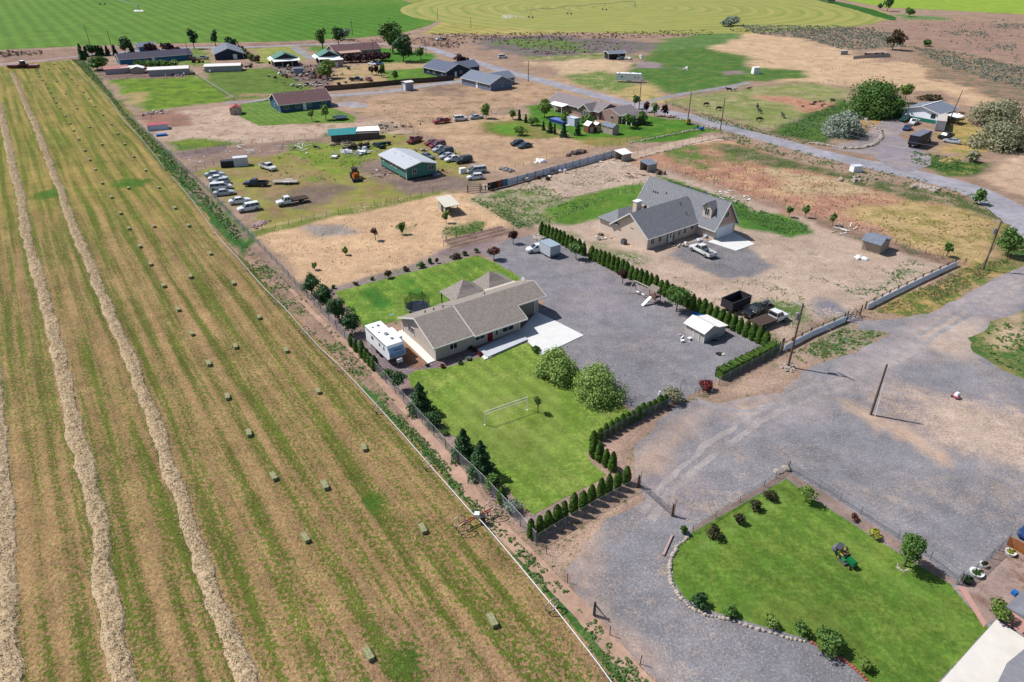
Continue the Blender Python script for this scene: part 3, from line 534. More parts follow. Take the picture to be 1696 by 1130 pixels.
pad('porch_slab', [(790,581),(861,549),(874,565),(808,594)], 0, .3, M('concrete_porch', C(214,216,222), .85, .06, .8))
pad('doorstep', [(796,590),(808,586),(815,592),(803,597)], 0, .16, conc2)
pad('patio', [(1650,1027),(1700,1060),(1740,1090),(1690,1150),(1620,1250),(1520,1200),(1548,1141)], 0, .07, M('patio_concrete', C(228,222,214,.6), .85, .07, .7))
pad('brick_path', [(1588,973),(1598,973),(1634,1033),(1629,1040)], .0, .06, M('pink_brick', C(206,158,146), .9, .12, 6))
pad('brick_path', [(1655,1024),(1668,1008),(1720,1040),(1720,1072)], .0, .05, MATS['pink_brick'])
# ================================================================ VEGETATION
def leafmesh(name, c, nrm, size, mat, parent=None, extra=None, asp=1.0):
    """thousands of small leaf-sized quads; c, nrm (n,3), size (n,)"""
    n = len(c); nrm = nrm/np.linalg.norm(nrm, axis=1, keepdims=True); r = RNG.normal(size=(n,3))
    a = np.cross(nrm, r); a /= np.linalg.norm(a, axis=1, keepdims=True); b = np.cross(nrm, a); s = size[:,None]*.5
    q = np.stack([c-a*s-b*s*asp*.6, c+a*s*.7-b*s*asp, c+a*s+b*s*asp*.6, c-a*s*.7+b*s*asp], 1).reshape(-1,3)
    vs = q.tolist(); fs = [(4*i,4*i+1,4*i+2,4*i+3) for i in range(n)]
    if extra: k = len(vs); vs += [tuple(v) for v in extra.v]; fs += [tuple(i+k for i in f) for f in extra.f]
    me = bpy.data.meshes.new(name); me.from_pydata(vs, [], fs); me.materials.append(mat)
    at = me.attributes.new('rnd', 'FLOAT', 'FACE'); at.data.foreach_set('value', RNG.random(len(fs)).astype(np.float32))
    me.update(); o = bpy.data.objects.new(name, me); COL.objects.link(o); o.parent = parent; return o
LF = {'green': (C(62,92,36), C(120,150,68)), 'dark': (C(42,84,50), C(92,132,76)), 'arb': (C(52,94,34), C(124,160,62)), 'lime': (C(96,134,50), C(166,190,100)),
      'willow': (C(112,160,60), C(206,228,136)), 'silver': (C(128,148,122), C(200,212,194)), 'olive': (C(138,142,104), C(206,204,166)), 'plum': (C(44,22,30), C(96,52,58)),
      'red': (C(110,30,36), C(170,74,62)), 'thicket': (C(44,56,34), C(112,104,72)), 'brown': (C(70,62,40), C(128,112,84)), 'redleaf': (C(96,52,46), C(140,92,76)), 'mid': (C(62,106,46), C(134,172,84)), 'sage': (C(120,128,110), C(180,186,168)), 'yellow': (C(150,160,50), C(210,206,90))}
def lm(k): return leafmat('leaves_'+k, *LF[k])
BARK = M('bark', C(112,90,74), .9, .25, 8)
def crown_pts(rx, rz, n, lobes=9, flat=.0, seed=0, lobe_r=.5, mound=False):
    g = np.random.default_rng(seed)
    L = g.normal(size=(lobes,3)); L /= np.linalg.norm(L, axis=1, keepdims=True); L *= g.uniform(.42,.68,(lobes,1)); L[0] = (0,0,.2)
    if mound: L[:4] = [(.2,.1,.5),(-.25,.15,.46),(.05,-.3,.46),(-.05,.3,.4)]
    lr = g.uniform(lobe_r*.75, lobe_r*1.15, lobes); w = lr**2; w /= w.sum(); k = g.choice(lobes, n, p=w)
    d = g.normal(size=(n,3)); d /= np.linalg.norm(d, axis=1, keepdims=True); d[:,2] = np.where(d[:,2] < -.4, -d[:,2], d[:,2])
    rad = lr[k]*g.uniform(.62,1.05,n)**.5*(1+.18*g.normal(size=n)); p = L[k]+d*rad[:,None]
    nr = d+g.normal(size=(n,3))*.55
    if mound: p[:,2] = np.clip(np.abs(p[:,2])-.02,0,2)**.85*1.9-1.0; p[:,:2] *= 1.06; nr[:,2] = np.abs(nr[:,2])
    return p*np.array([rx,rx,rz]), nr
def tree(name, px, h, r, leaf, label, cat='tree', group=None, low=.25, n=None, ls=None, lobes=9, trunk=True, seed=None, pos_=None, lobe_r=.5, mound=False):
    p = pos_ or G(*px); seed = seed if seed is not None else int(abs(p.x*31+p.y*17)) % 9999
    dist = math.hypot(p.x, p.y); ls = ls or max(.16, min(.8, dist*.0022)); 
    rz = (h*(1-low))/2/1.02
    if n is None: n = int(min(9000, max(160, 13*(r*r*.6+r*rz*.9)/(ls*ls))))
    t = thing(name, p, random.uniform(0,360), label, cat, group); g = random.Random(seed)
    c, nr = crown_pts(r*.93, rz, n, lobes, seed=seed, lobe_r=lobe_r, mound=mound); c[:,2] += h*low+rz
    c[:,2] = np.maximum(c[:,2], .12); core = MB(); core.blob((0,0,h*low+rz*(.45 if mound else 1)), (r*.5,r*.5,rz*.6), 8, 6, .2, rnd=g)
    leafmesh('crown', c, nr, RNG.uniform(.7,1.35,n)*ls, lm(leaf), t, extra=core)
    if trunk:
        m = MB(); tr = max(.06, h*.028); top = h*(low+.25); m.tube((0,0,-.1), (g.uniform(-.1,.1)*r,g.uniform(-.1,.1)*r,top), tr, tr*.6, 7)
        for i in range(5):
            a = i*1.257+g.uniform(-.3,.3); z = top*g.uniform(.55,.95); m.tube((0,0,z), (math.cos(a)*r*.55,math.sin(a)*r*.55,z+rz*g.uniform(.6,1.)), tr*.45, tr*.15, 5)
        m.build('trunk', BARK, t)
    return t
def column_pts(r, h, n, seed, pw=2.7):
    g = np.random.default_rng(seed); z = g.random(n)**.9; a = g.random(n)*2*math.pi
    prof = np.minimum(1, (z*5+.55))*(1-z**pw)**.62; rr = r*prof*(1+.10*np.sin(a*3+z*9))*g.uniform(.85,1.08,n)
    c = np.stack([np.cos(a)*rr, np.sin(a)*rr, z*h+.03], 1); nr = np.stack([np.cos(a), np.sin(a), .25+.6*g.normal(size=n)*.6], 1)+g.normal(size=(n,3))*.25
    return c, nr
def column_core(r, h):
    m = MB(); k = 8; lv = [(0,.6),(.15,.88),(.5,.9),(.8,.68),(.96,.2)]
    for (z0,s0),(z1,s1) in zip(lv[:-1], lv[1:]): m.tube((0,0,z0*h), (0,0,z1*h), r*s0*.88, r*s1*.88, k, cap=False)
    return m
ARB = []
def arb_proto(seed, r=.56, h=2.6, n=760, ls=.17):
    t = thing('arborvitae', (0,0,0)); c, nr = column_pts(r, h, n, seed); leafmesh('crown', c, nr, RNG.uniform(.7,1.3,n)*ls, lm('arb'), t, extra=column_core(r, h))
    MB().tube((0,0,-.05),(0,0,h*.3),.05,.04,6).build('trunk', BARK, t); return t
def arb(px, s=1., hs=1., label='', group='', w=None, f=1.):
    if len(ARB) < 4: o = arb_proto(len(ARB)+31); ARB.append(o)
    else: o = copy_tree(random.choice(ARB))
    p = w or G(*px); o.location = p; o.rotation_euler[2] = random.uniform(0,6.28); q = s*random.uniform(.9,1.1); o.scale = (q*f,q*f*random.uniform(.9,1.1),s*hs*random.uniform(.88,1.08)); o.rotation_euler[0] = random.uniform(-.03,.03)
    return tag(o, label, 'arborvitae', group)
def conifer(px, h, r, leaf, label, group=None, name='conifer', cat='conifer', ls=None):
    p = G(*px); dist = math.hypot(p.x,p.y); ls = ls or max(.2, dist*.0022); t = thing(name, p, 0, label, cat, group)
    n = int(min(4500, max(150, 11*h*r/(ls*ls)))); g = np.random.default_rng(int(p.x*7+p.y*3) & 0xffff); z = g.random(n)**1.25; a = g.random(n)*2*math.pi
    lay = .78+.22*np.sin(z*h*5.5+a*2); rr = r*(1-z)**.75*lay*(1+.16*np.sin(a*5+z*7))*g.uniform(.6,1.05,n)
    c = np.stack([np.cos(a)*rr, np.sin(a)*rr, .1+z*h], 1); nr = np.stack([np.cos(a)*.5, np.sin(a)*.5, np.full(n,.8)], 1)+g.normal(size=(n,3))*.5
    core = MB(); core.tube((0,0,.2),(0,0,h*.85), r*.55, .03, 7)
    leafmesh('crown', c, nr, g.uniform(.7,1.3,n)*ls, lm(leaf), t, extra=core); MB().tube((0,0,-.1),(0,0,h*.4),.1,.05,6).build('trunk', BARK, t); return t
def shrub(px, r, h, leaf, label, group=None, name='shrub', cat='shrub', n=None, pos_=None):
    return tree(name, px, h, r, leaf, label, cat, group, low=.0, n=n, lobes=6, trunk=True, pos_=pos_, lobe_r=.6)
def tufts(name, regions, mat, label, hscale=1., ls=None):
    """ground cover: leafy tufts scattered over plots, clumped by noise; regions = (polygon px or world, per m2, radius, threshold)"""
    CS, NS, SS = [], [], []
    for poly, dens, rad, thr in regions:
        q = np.array(gp(poly)); lo, hi = q.min(0), q.max(0); area = float(np.prod(hi-lo)); k = int(area*dens)
        P = RNG.uniform(lo, hi, (k,2)); d = sdf(P, q); nz = fbm(P[:,0], P[:,1], .22, 4, 77)*.6+fbm(P[:,0], P[:,1], 1.1, 2, 5)*.4
        P = P[(d > 0) & (nz > thr)]; k = len(P); L = 6
        rr = RNG.uniform(.5,1.3,k)*rad; a = RNG.random((k,L))*6.283; q_ = RNG.random((k,L))**.6
        c = np.stack([P[:,0,None]+np.cos(a)*rr[:,None]*q_, P[:,1,None]+np.sin(a)*rr[:,None]*q_, (1.05-q_*q_)*rr[:,None]*.75*hscale+.02], -1).reshape(-1,3)
        nr = np.stack([np.cos(a)*q_, np.sin(a)*q_, np.full((k,L),.7)], -1).reshape(-1,3)+RNG.normal(size=(k*L,3))*.35
        CS.append(c); NS.append(nr); SS.append(np.repeat(rr*.85, L))
    o = leafmesh(name, np.concatenate(CS), np.concatenate(NS), np.concatenate(SS), mat); return tag(o, label, 'weeds', None, 'stuff')
# ================================================================ PAINTS
WHITE = M('white_paint', C(238,238,236,.78), .5, .05, 2); TRIM = M('white_trim', C(235,233,228,.7), .6, .04, 2); STEEL = M('galvanised_steel', C(190,192,196), .35, .1, 4, metal=.6)
BLACK = M('black_paint', (.02,.02,.022,1), .5, .2, 3); RUBBER = M('tyre_rubber', (.02,.02,.02,1), .85, .2, 6); WOODG = M('grey_wood', C(150,138,128), .9, .22, 6); WOODD = M('dark_wood', C(92,76,68), .9, .25, 6)
WOODB = M('brown_wood', C(186,118,66), .8, .2, 5, stripes=(1, 6, .35)); RUST = M('rusty_iron', C(120,78,60), .85, .3, 5); STONE = M('field_stone', C(186,172,160), .9, .25, 2.5); PALE = M('weathered_board', C(206,196,184), .85, .2, 4)
BLUE = M('blue_plastic', C(40,120,200), .5, .1, 3); GLASS = glassmat(); CHROME = M('rim_metal', C(190,192,196), .3, .1, 5, metal=.7)
def paintm(name, c, metal=.15):
    if name in MATS: return MATS[name]
    m, nt, b = nmat(name); n = noise_node(nt, 1.3, 3, .6, pos(nt, obj=True))
    nt.links.new(mixc(nt, ramp(nt, n, .35, .65), tuple(x*.86 for x in c[:3])+(1,), c), b.inputs['Base Color']); b.inputs['Roughness'].default_value = .32
    b.inputs['Metallic'].default_value = metal; b.inputs['Coat Weight'].default_value = .5; b.inputs['Coat Roughness'].default_value = .12; MATS[name] = m; return m
PT = {'white': (238,238,238), 'silver': (186,192,200), 'black': (24,26,30), 'navy': (34,46,74), 'maroon': (128,34,48), 'red': (150,32,36), 'grey': (120,126,136), 'blue': (44,74,128), 'green': (32,96,88), 'charcoal': (48,56,68), 'tealcar': (60,84,92), 'pink': (214,120,130)}
def car_paint(c): return paintm('paint_'+c, C(*PT[c], k=.72))
# ================================================================ VEHICLES (nose toward +x)
def loft(m, sts, mat=0):
    """body from stations (x, z0, z1, half width bottom, half width top)"""
    k = len(m.v); vs = []
    for x, z0, z1, w0, w1 in sts: zm = z0+(z1-z0)*.45; vs += [(x,-w0,z0),(x,w0,z0),(x,w0*1.02,zm),(x,w1,z1),(x,-w1,z1),(x,-w0*1.02,zm)]
    n = len(sts); fs = [(5,4,3,2,1,0), tuple(6*(n-1)+i for i in range(6))]
    for s in range(n-1):
        a = 6*s; b = a+6; fs += [(a+i, a+(i+1)%6, b+(i+1)%6, b+i) for i in range(6)]
    m.add(vs, fs, mat)
def wheels(t, L, W, r, xs, rim=True):
    for x in xs:
        for y in (-1, 1):
            m = MB(); m.tube((x, y*(W/2-.22), r), (x, y*(W/2+.01), r), r, r, 12); w = m.build('wheel', RUBBER, t)
            if rim: MB().tube((x, y*(W/2-.03), r), (x, y*(W/2+.025), r), r*.58, r*.5, 10).build('rim', CHROME, w)
def greenhouse(t, bm, b, tp, z0, z1, paint, splits=()):
    """cabin: glass all round under a painted roof with pillars; b, tp = (x0, x1, half width)"""
    g = MB(); g.frustum((b[0],-b[2],b[1],b[2]), (tp[0],-tp[2],tp[1],tp[2]), z0, z1-.06); g.build('windows', GLASS, t)
    bm.box(tp[0]-.05,-tp[2]-.02,z1-.07,tp[1]+.05,tp[2]+.02,z1)
    for y in (-1,1):
        for k in (0,1): bm.beam((b[k],y*b[2],z0-.02),(tp[k],y*tp[2],z1-.04),.09,.09)
        for s in splits:
            xb = b[0]+(b[1]-b[0])*s; xt = tp[0]+(tp[1]-tp[0])*s; bm.beam((xb,y*b[2],z0-.02),(xt,y*(tp[2]+.01),z1-.04),.09,.07)
def vehicle(kind, col, rear, front, label, name=None, group='parked cars and pickups', L=None, az=None, extra=None):
    a, b = G(*rear), G(*front); mid = (a+b)/2; az = az if az is not None else math.degrees(math.atan2(b.y-a.y, b.x-a.x)); paint = car_paint(col)
    nm = {'sedan':('parked_car','car'),'hatch':('parked_car','car'),'suv':('parked_car','car'),'van':('minivan','van'),'pickup':('pickup_truck','pickup truck'),'flatbed':('flatbed_truck','truck')}[kind]
    t = thing(name or nm[0], mid, az, label, nm[1], group); m = MB()
    if kind == 'sedan':
        L = L or 4.7; W = 1.8; h = L/2; loft(m, [(-h,.42,.82,.72,.66),(-h+.25,.28,.98,.86,.78),(-h+1.0,.25,1.02,.9,.8),(.9,.25,.98,.9,.8),(h-.35,.27,.80,.86,.74),(h,.38,.66,.66,.58)])
        greenhouse(t, m, (-h+.75,1.05,.8), (-h+1.45,.30,.62), .98, 1.43, paint, (.5,)); r = .32; xs = (-h+.9, h-.85)
    elif kind == 'hatch':
        L = L or 4.2; W = 1.75; h = L/2; loft(m, [(-h,.4,.95,.76,.7),(-h+.2,.28,1.05,.86,.78),(.7,.25,1.0,.88,.78),(h-.35,.27,.84,.84,.72),(h,.38,.68,.66,.58)])
        greenhouse(t, m, (-h+.1,1.05,.78), (-h+.6,.30,.62), 1.0, 1.5, paint, (.35,.68)); r = .32; xs = (-h+.75, h-.8)
    elif kind in ('suv','van'):
        L = L or (4.75 if kind == 'suv' else 5.0); W = 1.9; h = L/2; zt = 1.78 if kind == 'suv' else 1.75
        loft(m, [(-h,.5,1.08,.86,.82),(-h+.15,.35,1.12,.93,.86),(1.0,.33,1.08,.94,.86),(h-.3,.36,.96,.9,.78),(h,.45,.78,.74,.66)])
        greenhouse(t, m, (-h+.06,(1.15 if kind == 'suv' else 1.7),.86), (-h+.3,.55 if kind == 'suv' else .8,.7), 1.08, zt, paint, (.3,.62)); r = .37; xs = (-h+.85, h-.9)
    elif kind == 'pickup':
        L = L or 5.7; W = 1.95; h = L/2; c0 = -.35
        loft(m, [(c0,.5,1.12,.94,.88),(1.25,.5,1.10,.95,.88),(h-.3,.5,1.04,.92,.84),(h,.55,.9,.84,.78)])
        m.box(-h,-.95,.5,c0-.03,.95,.62); m.box(-h,-.97,.62,c0-.03,-.87,1.14); m.box(-h,.87,.62,c0-.03,.97,1.14); m.box(-h,-.87,.62,-h+.08,.87,1.12); m.box(c0-.11,-.87,.62,c0-.03,.87,1.14)
        m.box(h-.02,-.9,.42,h+.1,.9,.62); greenhouse(t, m, (c0+.02,1.35,.86), (c0+.2,.85,.7), 1.1, 1.76, paint, (.5,)); r = .4; xs = (-h+1.1, h-.95)
        MB().box(-h+.09,-.86,.625,c0-.12,.86,.645).build('bed_liner', BLACK, t)
    elif kind == 'flatbed':
        L = L or 7.0; W = 2.1; h = L/2; c0 = h-3.0
        loft(m, [(c0,.55,1.25,.98,.92),(h-1.5,.55,1.22,.98,.92),(h-.2,.55,1.12,.94,.86),(h,.6,.95,.86,.8)]); greenhouse(t, m, (c0+.02,h-1.35,.9), (c0+.12,h-1.8,.76), 1.22, 1.95, paint, (.5,)); r = .42; xs = (-h+1.5, h-1.0)
        b_ = MB(); b_.box(-h,-1.15,.95,c0-.1,1.15,1.08)
        for i in range(10): b_.box(-h+.02,-1.12+i*.226,1.085,c0-.12,-1.0+i*.226,1.10)
        b_.box(c0-.16,-1.1,1.1,c0-.1,-1.0,1.9); b_.box(c0-.16,1.0,1.1,c0-.1,1.1,1.9); b_.box(c0-.16,-1.1,1.84,c0-.1,1.1,1.92); b_.build('flat_bed', WOODD if col != 'redbed' else RUST, t)
        MB().box(-h+.1,-.45,.55,c0,.45,.93).build('chassis', BLACK, t)
    body = m.build('body', paint, t)
    h = L/2
    for y in (-1,1):
        MB().box(h-.06,y*.66-.16,.66,h+.012,y*.66+.16,.80).build('headlight', CHROME, t)
        MB().box(-h-.012,y*.72-.1,.72,-h+.05,y*.72+.1,.92).build('tail_light', M('tail_light_red', C(150,20,24), .3), t)
    wheels(t, L, W, r, xs)
    if extra == 'hood': 
        q = MB(); q.slab([(1.1,-.75,1.05),(1.1,.75,1.05),(1.45,.7,2.0),(1.45,-.7,2.0)], .04); q.build('hood', paint, t)
        MB().box(1.15,-.6,.9,h-.3,.6,1.06).build('engine', BLACK, t)
    return t
# ================================================================ BUILDINGS
def siding(name, c, per=5.5): return M(name, c, .75, .06, 1.2, stripes=(2, per, .13))
def window(par, side, a, z, w, h, org=0, split=True, trim=None):
    """side: 'f' (-v face at v=org), 'b' (+v), 'l' (-u face at u=org), 'r' (+u)"""
    f = MB(); g = MB(); t = .07
    def bx(m, a0, z0, a1, z1, d0, d1):
        if side == 'f': m.box(a0, org-d1, z0, a1, org-d0, z1)
        elif side == 'b': m.box(a0, org+d0, z0, a1, org+d1, z1)
        elif side == 'l': m.box(org-d1, a0, z0, org-d0, a1, z1)
        else: m.box(org+d0, a0, z0, org+d1, a1, z1)
    bx(f, a, z, a+w, z+t, 0, .07); bx(f, a, z+h-t, a+w, z+h, 0, .07); bx(f, a, z+t, a+t, z+h-t, 0, .07); bx(f, a+w-t, z+t, a+w, z+h-t, 0, .07)
    if split: bx(f, a+w/2-.03, z+t, a+w/2+.03, z+h-t, 0, .06)
    fr = f.build('window', trim or TRIM, par); bx(g, a+t, z+t, a+w-t, z+h-t, .004, .03); g.build('pane', GLASS, fr); return fr
def door(par, side, a, w, h, org, mat, z=0, name='door', frame=True):
    f = MB(); d = MB()
    def bx(m, a0, z0, a1, z1, d0, d1):
        if side == 'f': m.box(a0, org-d1, z0, a1, org-d0, z1)
        elif side == 'b': m.box(a0, org+d0, z0, a1, org+d1, z1)
        elif side == 'l': m.box(org-d1, a0, z0, org-d0, a1, z1)
        else: m.box(org+d0, a0, z0, org+d1, a1, z1)
    bx(d, a, z, a+w, z+h, .004, .05); o = d.build(name, mat, par)
    if frame: bx(f, a-.12, z, a, z+h, 0, .07); bx(f, a+w, z, a+w+.12, z+h, 0, .07); bx(f, a-.12, z+h, a+w+.12, z+h+.12, 0, .07); f.build('door_frame', TRIM, o)
    if w < 1.5:
        k = MB(); bx(k, a+w-.16, z+1.0, a+w-.08, z+1.08, .05, .11); k.build('handle', CHROME, o)
    return o
def gable_walls(m, u0, u1, v0, v1, z, rise, axis):
    if axis == 'u': vm = (v0+v1)/2; pr = [(v0,0),(v1,0),(v1,z),(vm,z+rise),(v0,z)]; vs = [(u0,a,b) for a,b in pr]+[(u1,a,b) for a,b in pr]
    else: um = (u0+u1)/2; pr = [(u0,0),(u1,0),(u1,z),(um,z+rise),(u0,z)]; vs = [(a,v0,b) for a,b in pr]+[(a,v1,b) for a,b in pr]
    m.add(vs, [(0,1,2,3,4),(9,8,7,6,5)]+[(i,5+i,5+(i+1)%5,(i+1)%5) for i in range(5)])
def gable_roof(m, u0, u1, v0, v1, z, rise, axis, oh=.45, th=.14, fas=None, oe=None):
    """m: roof slabs, fas: white fascia boards; walls top at z, ridge at z+rise, overhang oh"""
    oe = oh if oe is None else oe
    if axis == 'u': h = (v1-v0)/2; s = rise/h; c = (v0+v1)/2; P = lambda a, b, zz: (a, b, zz); a0, a1 = u0-oe, u1+oe
    else: h = (u1-u0)/2; s = rise/h; c = (u0+u1)/2; P = lambda a, b, zz: (b, a, zz); a0, a1 = v0-oe, v1+oe
    zt = z+rise+.06; ze = z-s*oh+.06
    for sg in (-1, 1):
        m.slab([P(a0,c,zt), P(a1,c,zt), P(a1,c+sg*(h+oh),ze), P(a0,c+sg*(h+oh),ze)], th)
        if fas is not None:
            fas.beam(P(a0-.03,c,zt-.10), P(a0-.03,c+sg*(h+oh+.02),ze-.10), .06, .24); fas.beam(P(a1+.03,c,zt-.10), P(a1+.03,c+sg*(h+oh+.02),ze-.10), .06, .24)
            fas.beam(P(a0,c+sg*(h+oh+.04),ze-.1), P(a1,c+sg*(h+oh+.04),ze-.1), .06, .2)
def hip_roof(m, u0, u1, v0, v1, z, top, oh=.4, th=.12, fas=None):
    a0,a1,b0,b1 = u0-oh,u1+oh,v0-oh,v1+oh; hw = min(a1-a0,b1-b0)/2
    if a1-a0 >= b1-b0: r0,r1 = (a0+hw,(b0+b1)/2,top),(a1-hw,(b0+b1)/2,top)
    else: r0,r1 = ((a0+a1)/2,b0+hw,top),((a0+a1)/2,b1-hw,top)
    A,B,Cc,D = (a0,b0,z),(a1,b0,z),(a1,b1,z),(a0,b1,z)
    if a1-a0 >= b1-b0: F_ = [(A,B,r1,r0),(B,Cc,r1),(Cc,D,r0,r1),(D,A,r0)]
    else: F_ = [(A,B,r0),(B,Cc,r1,r0),(Cc,D,r1),(D,A,r0,r1)]
    for f in F_:
        m.slab(f if (Vector(f[0])-Vector(f[-1])).length > .01 else f[:-1], th)
    if fas is not None:
        for p, q in ((A,B),(B,Cc),(Cc,D),(D,A)): fas.beam((p[0],p[1],p[2]-.08),(q[0],q[1],q[2]-.08),.07,.2)
def simple_house(name, label, cat, origin, az, L, W, wall, rise, axis, wmat, rmat, oh=.45, wins=(), doors=(), group=None, vents=2, base=0., trim=True, hip=False):
    t = thing(name, G(*origin), az, label, cat, group); m = MB()
    if hip: m.box(0,0,0,L,W,wall)
    else: gable_walls(m, 0, L, 0, W, wall, rise, axis)
    w = m.build('walls', wmat, t); rf = MB(); fa = MB()
    if hip: hip_roof(rf, 0, L, 0, W, wall, wall+rise, oh, .12, fa)
    else: gable_roof(rf, 0, L, 0, W, wall, rise, axis, oh, .14, fa)
    r = rf.build('roof', rmat, t)
    if trim: fa.build('fascia', TRIM, r)
    for x, y in (((0,0),(L,0),(0,W),(L,W)) if trim else ()): MB().box(x-.06,y-.06,0,x+.06,y+.06,wall-.1).build('corner_board', TRIM, t)
    for s, a, z, ww, hh in wins: window(t, s, a, z, ww, hh, {'f':0,'l':0,'r':L,'b':W}[s])
    for s, a, ww, hh, mt in doors: door(t, s, a, ww, hh, {'f':0,'l':0,'r':L,'b':W}[s], mt)
    for i in range(vents):
        f = (i+1)/(vents+1)
        if axis == 'u': x, y = L*f, W/2-1.0-.3*i; z = wall+rise*(1-(1.0+.3*i)/(W/2))
        else: x, y = L/2-1.0-.3*i, W*f; z = wall+rise*(1-(1.0+.3*i)/(L/2))
        if not hip: MB().tube((x,y,z),(x,y,z+.45),.08,.08,6).build('vent_pipe', WHITE, r)
    return t
def shed_roof(t, quad, th, mat, name='roof'): return MB().slab(quad, th).build(name, mat, t)
# ================================================================ FENCES
def walk(pts, step):
    P = [G(*p)[:2] for p in pts]; P = [Vector(p) for p in P]; out = []
    for a, b in zip(P[:-1], P[1:]):
        k = max(1, round((b-a).length/step)); out += [a+(b-a)*i/k for i in range(k)]
    out.append(P[-1]); return out
def fence(kind, pts, label, name=None, h=1.4, step=3.2, mat=None, group=None, rail=None, op_=.16, pr=.04, th=.05, pm=None, posts=True):
    W = walk(pts, step); o = W[0]; t = thing(name or {'mesh':'chain_link_fence','wire':'wire_fence','board':'board_fence','panel':'panel_fence','rail':'rail_fence'}[kind], (o.x,o.y,0), 0, label, 'fence', group)
    Q = [p-o for p in W]; pm = pm or {'mesh':STEEL,'wire':WOODD}.get(kind, WOODG)
    if kind in ('mesh','wire','rail') and len(Q) <= 100:
        p0 = MB().tube((0,0,-.1),(0,0,h+.05),pr,pr,6).build('post', pm, t)
        for i, q in enumerate(Q):
            if i == 0: p0.location = (q.x,q.y,0); continue
            c = p0.copy(); COL.objects.link(c); c.parent = t; c.location = (q.x,q.y,0); c.rotation_euler = (random.uniform(-.04,.04),random.uniform(-.04,.04),0)
    elif kind in ('mesh','wire','rail'):
        m = MB(); [m.tube((q.x,q.y,-.1),(q.x,q.y,h+.05),pr,pr,5) for q in Q]; m.build('post', pm, t)['kind'] = 'stuff'
    if kind == 'mesh':
        m = MB()
        for a, b in zip(Q[:-1], Q[1:]): m.add([(a.x,a.y,.03),(b.x,b.y,.03),(b.x,b.y,h),(a.x,a.y,h)], [(0,1,2,3)])
        m.build('wire_mesh', meshwire('wire_mesh_%d' % int(op_*100), C(170,172,178), op_), t)
        r = MB(); [r.tube((a.x,a.y,h),(b.x,b.y,h),.03 if rail else .015,None,5) for a, b in zip(Q[:-1],Q[1:])]; r.build('top_rail', rail or STEEL, t)
    elif kind == 'wire':
        m = MB()
        for a, b in zip(Q[:-1], Q[1:]):
            for z in (.35,.7,1.05): m.beam((a.x,a.y,z*h/1.1),(b.x,b.y,z*h/1.1),.012)
        m.build('wires', STEEL, t)
    elif kind == 'rail':
        m = MB()
        for a, b in zip(Q[:-1], Q[1:]):
            for z in (.4,.75,1.): m.beam((a.x,a.y,z*h),(b.x,b.y,z*h),.04,.12)
        m.build('rails', mat or PALE, t)
    elif kind == 'board':
        m = MB()
        for a, b in zip(Q[:-1], Q[1:]):
            d = b-a; k = max(1, int(d.length/.3)); d = d/k
            for i in range(k):
                p = a+d*i; q = p+d*.93; z = h*random.uniform(.97,1.02); m.beam((p.x,p.y,z/2),(q.x,q.y,z/2),th,z)
        m.build('boards', mat or WOODD, t); r = MB(); n = Vector((-(Q[-1]-Q[0]).y,(Q[-1]-Q[0]).x)).normalized()*.06
        for a, b in zip(Q[:-1], Q[1:]):
            for z in (.3,h-.25): r.beam((a.x+n.x,a.y+n.y,z),(b.x+n.x,b.y+n.y,z),.05,.1)
        r.build('rails', WOODG, t)
    elif kind == 'panel':
        ms = mat if isinstance(mat, list) else [mat]
        for i, (a, b) in enumerate(zip(Q[:-1], Q[1:])):
            e = (b-a)*(.02 if posts else .001); m = MB(); m.beam((a.x+e.x,a.y+e.y,h/2+.04),(b.x-e.x,b.y-e.y,h/2+.04),th,h-.05); m.build('panel', ms[i % len(ms)], t)
            if posts: MB().box(a.x-.07,a.y-.07,0,a.x+.07,a.y+.07,h+.12).build('post', WOODD, t)
    return t
def utility_pole(px, h, label, arm=None, transformer=False, lean=0, az=0, second=False):
    t = thing('utility_pole', G(*px), az, label, 'utility pole', 'utility poles along the roads'); MB().tube((0,0,-.2),(lean,0,h),.17,.11,10).build('pole', M('pole_wood', C(126,104,92), .9, .2, 3), t)
    if arm:
        a = MB(); a.beam((lean-arm/2,.14,h-.45),(lean+arm/2,.14,h-.45),.15,.15); ar = a.build('crossarm', PALE, t)
        for x in (-arm/2+.1,-arm*.2,arm/2-.1): MB().tube((lean+x,.14,h-.38),(lean+x,.14,h-.16),.05,.03,6).build('insulator', WHITE, ar)
    if transformer: MB().tube((-.42,0,h-2.6),(-.42,0,h-1.6),.27,.27,12).tube((-.42,0,h-1.6),(-.42,0,h-1.5),.2,.05,8).build('transformer', STEEL, t)
    return t
def wire(a, b, sag, label, r=.018):
    a = Vector(a); b = Vector(b); n = 14; P = [a+(b-a)*i/n-Vector((0,0,sag*4*(i/n)*(1-i/n))) for i in range(n+1)]; o = MB().pipe(P, r, 4).build('power_line', M('cable', C(150,150,156), .5)); return tag(o, label, 'power line', 'overhead wires')
STN = {}
def stone_mesh(mat, k):
    if (mat.name, k) not in STN:
        m = MB(); m.blob((0,0,.32), (1,.88,.75), 7, 5, .2, rnd=random.Random(k)); o = m.build('stone', mat); STN[(mat.name, k)] = o.data; bpy.data.objects.remove(o)
    return STN[(mat.name, k)]
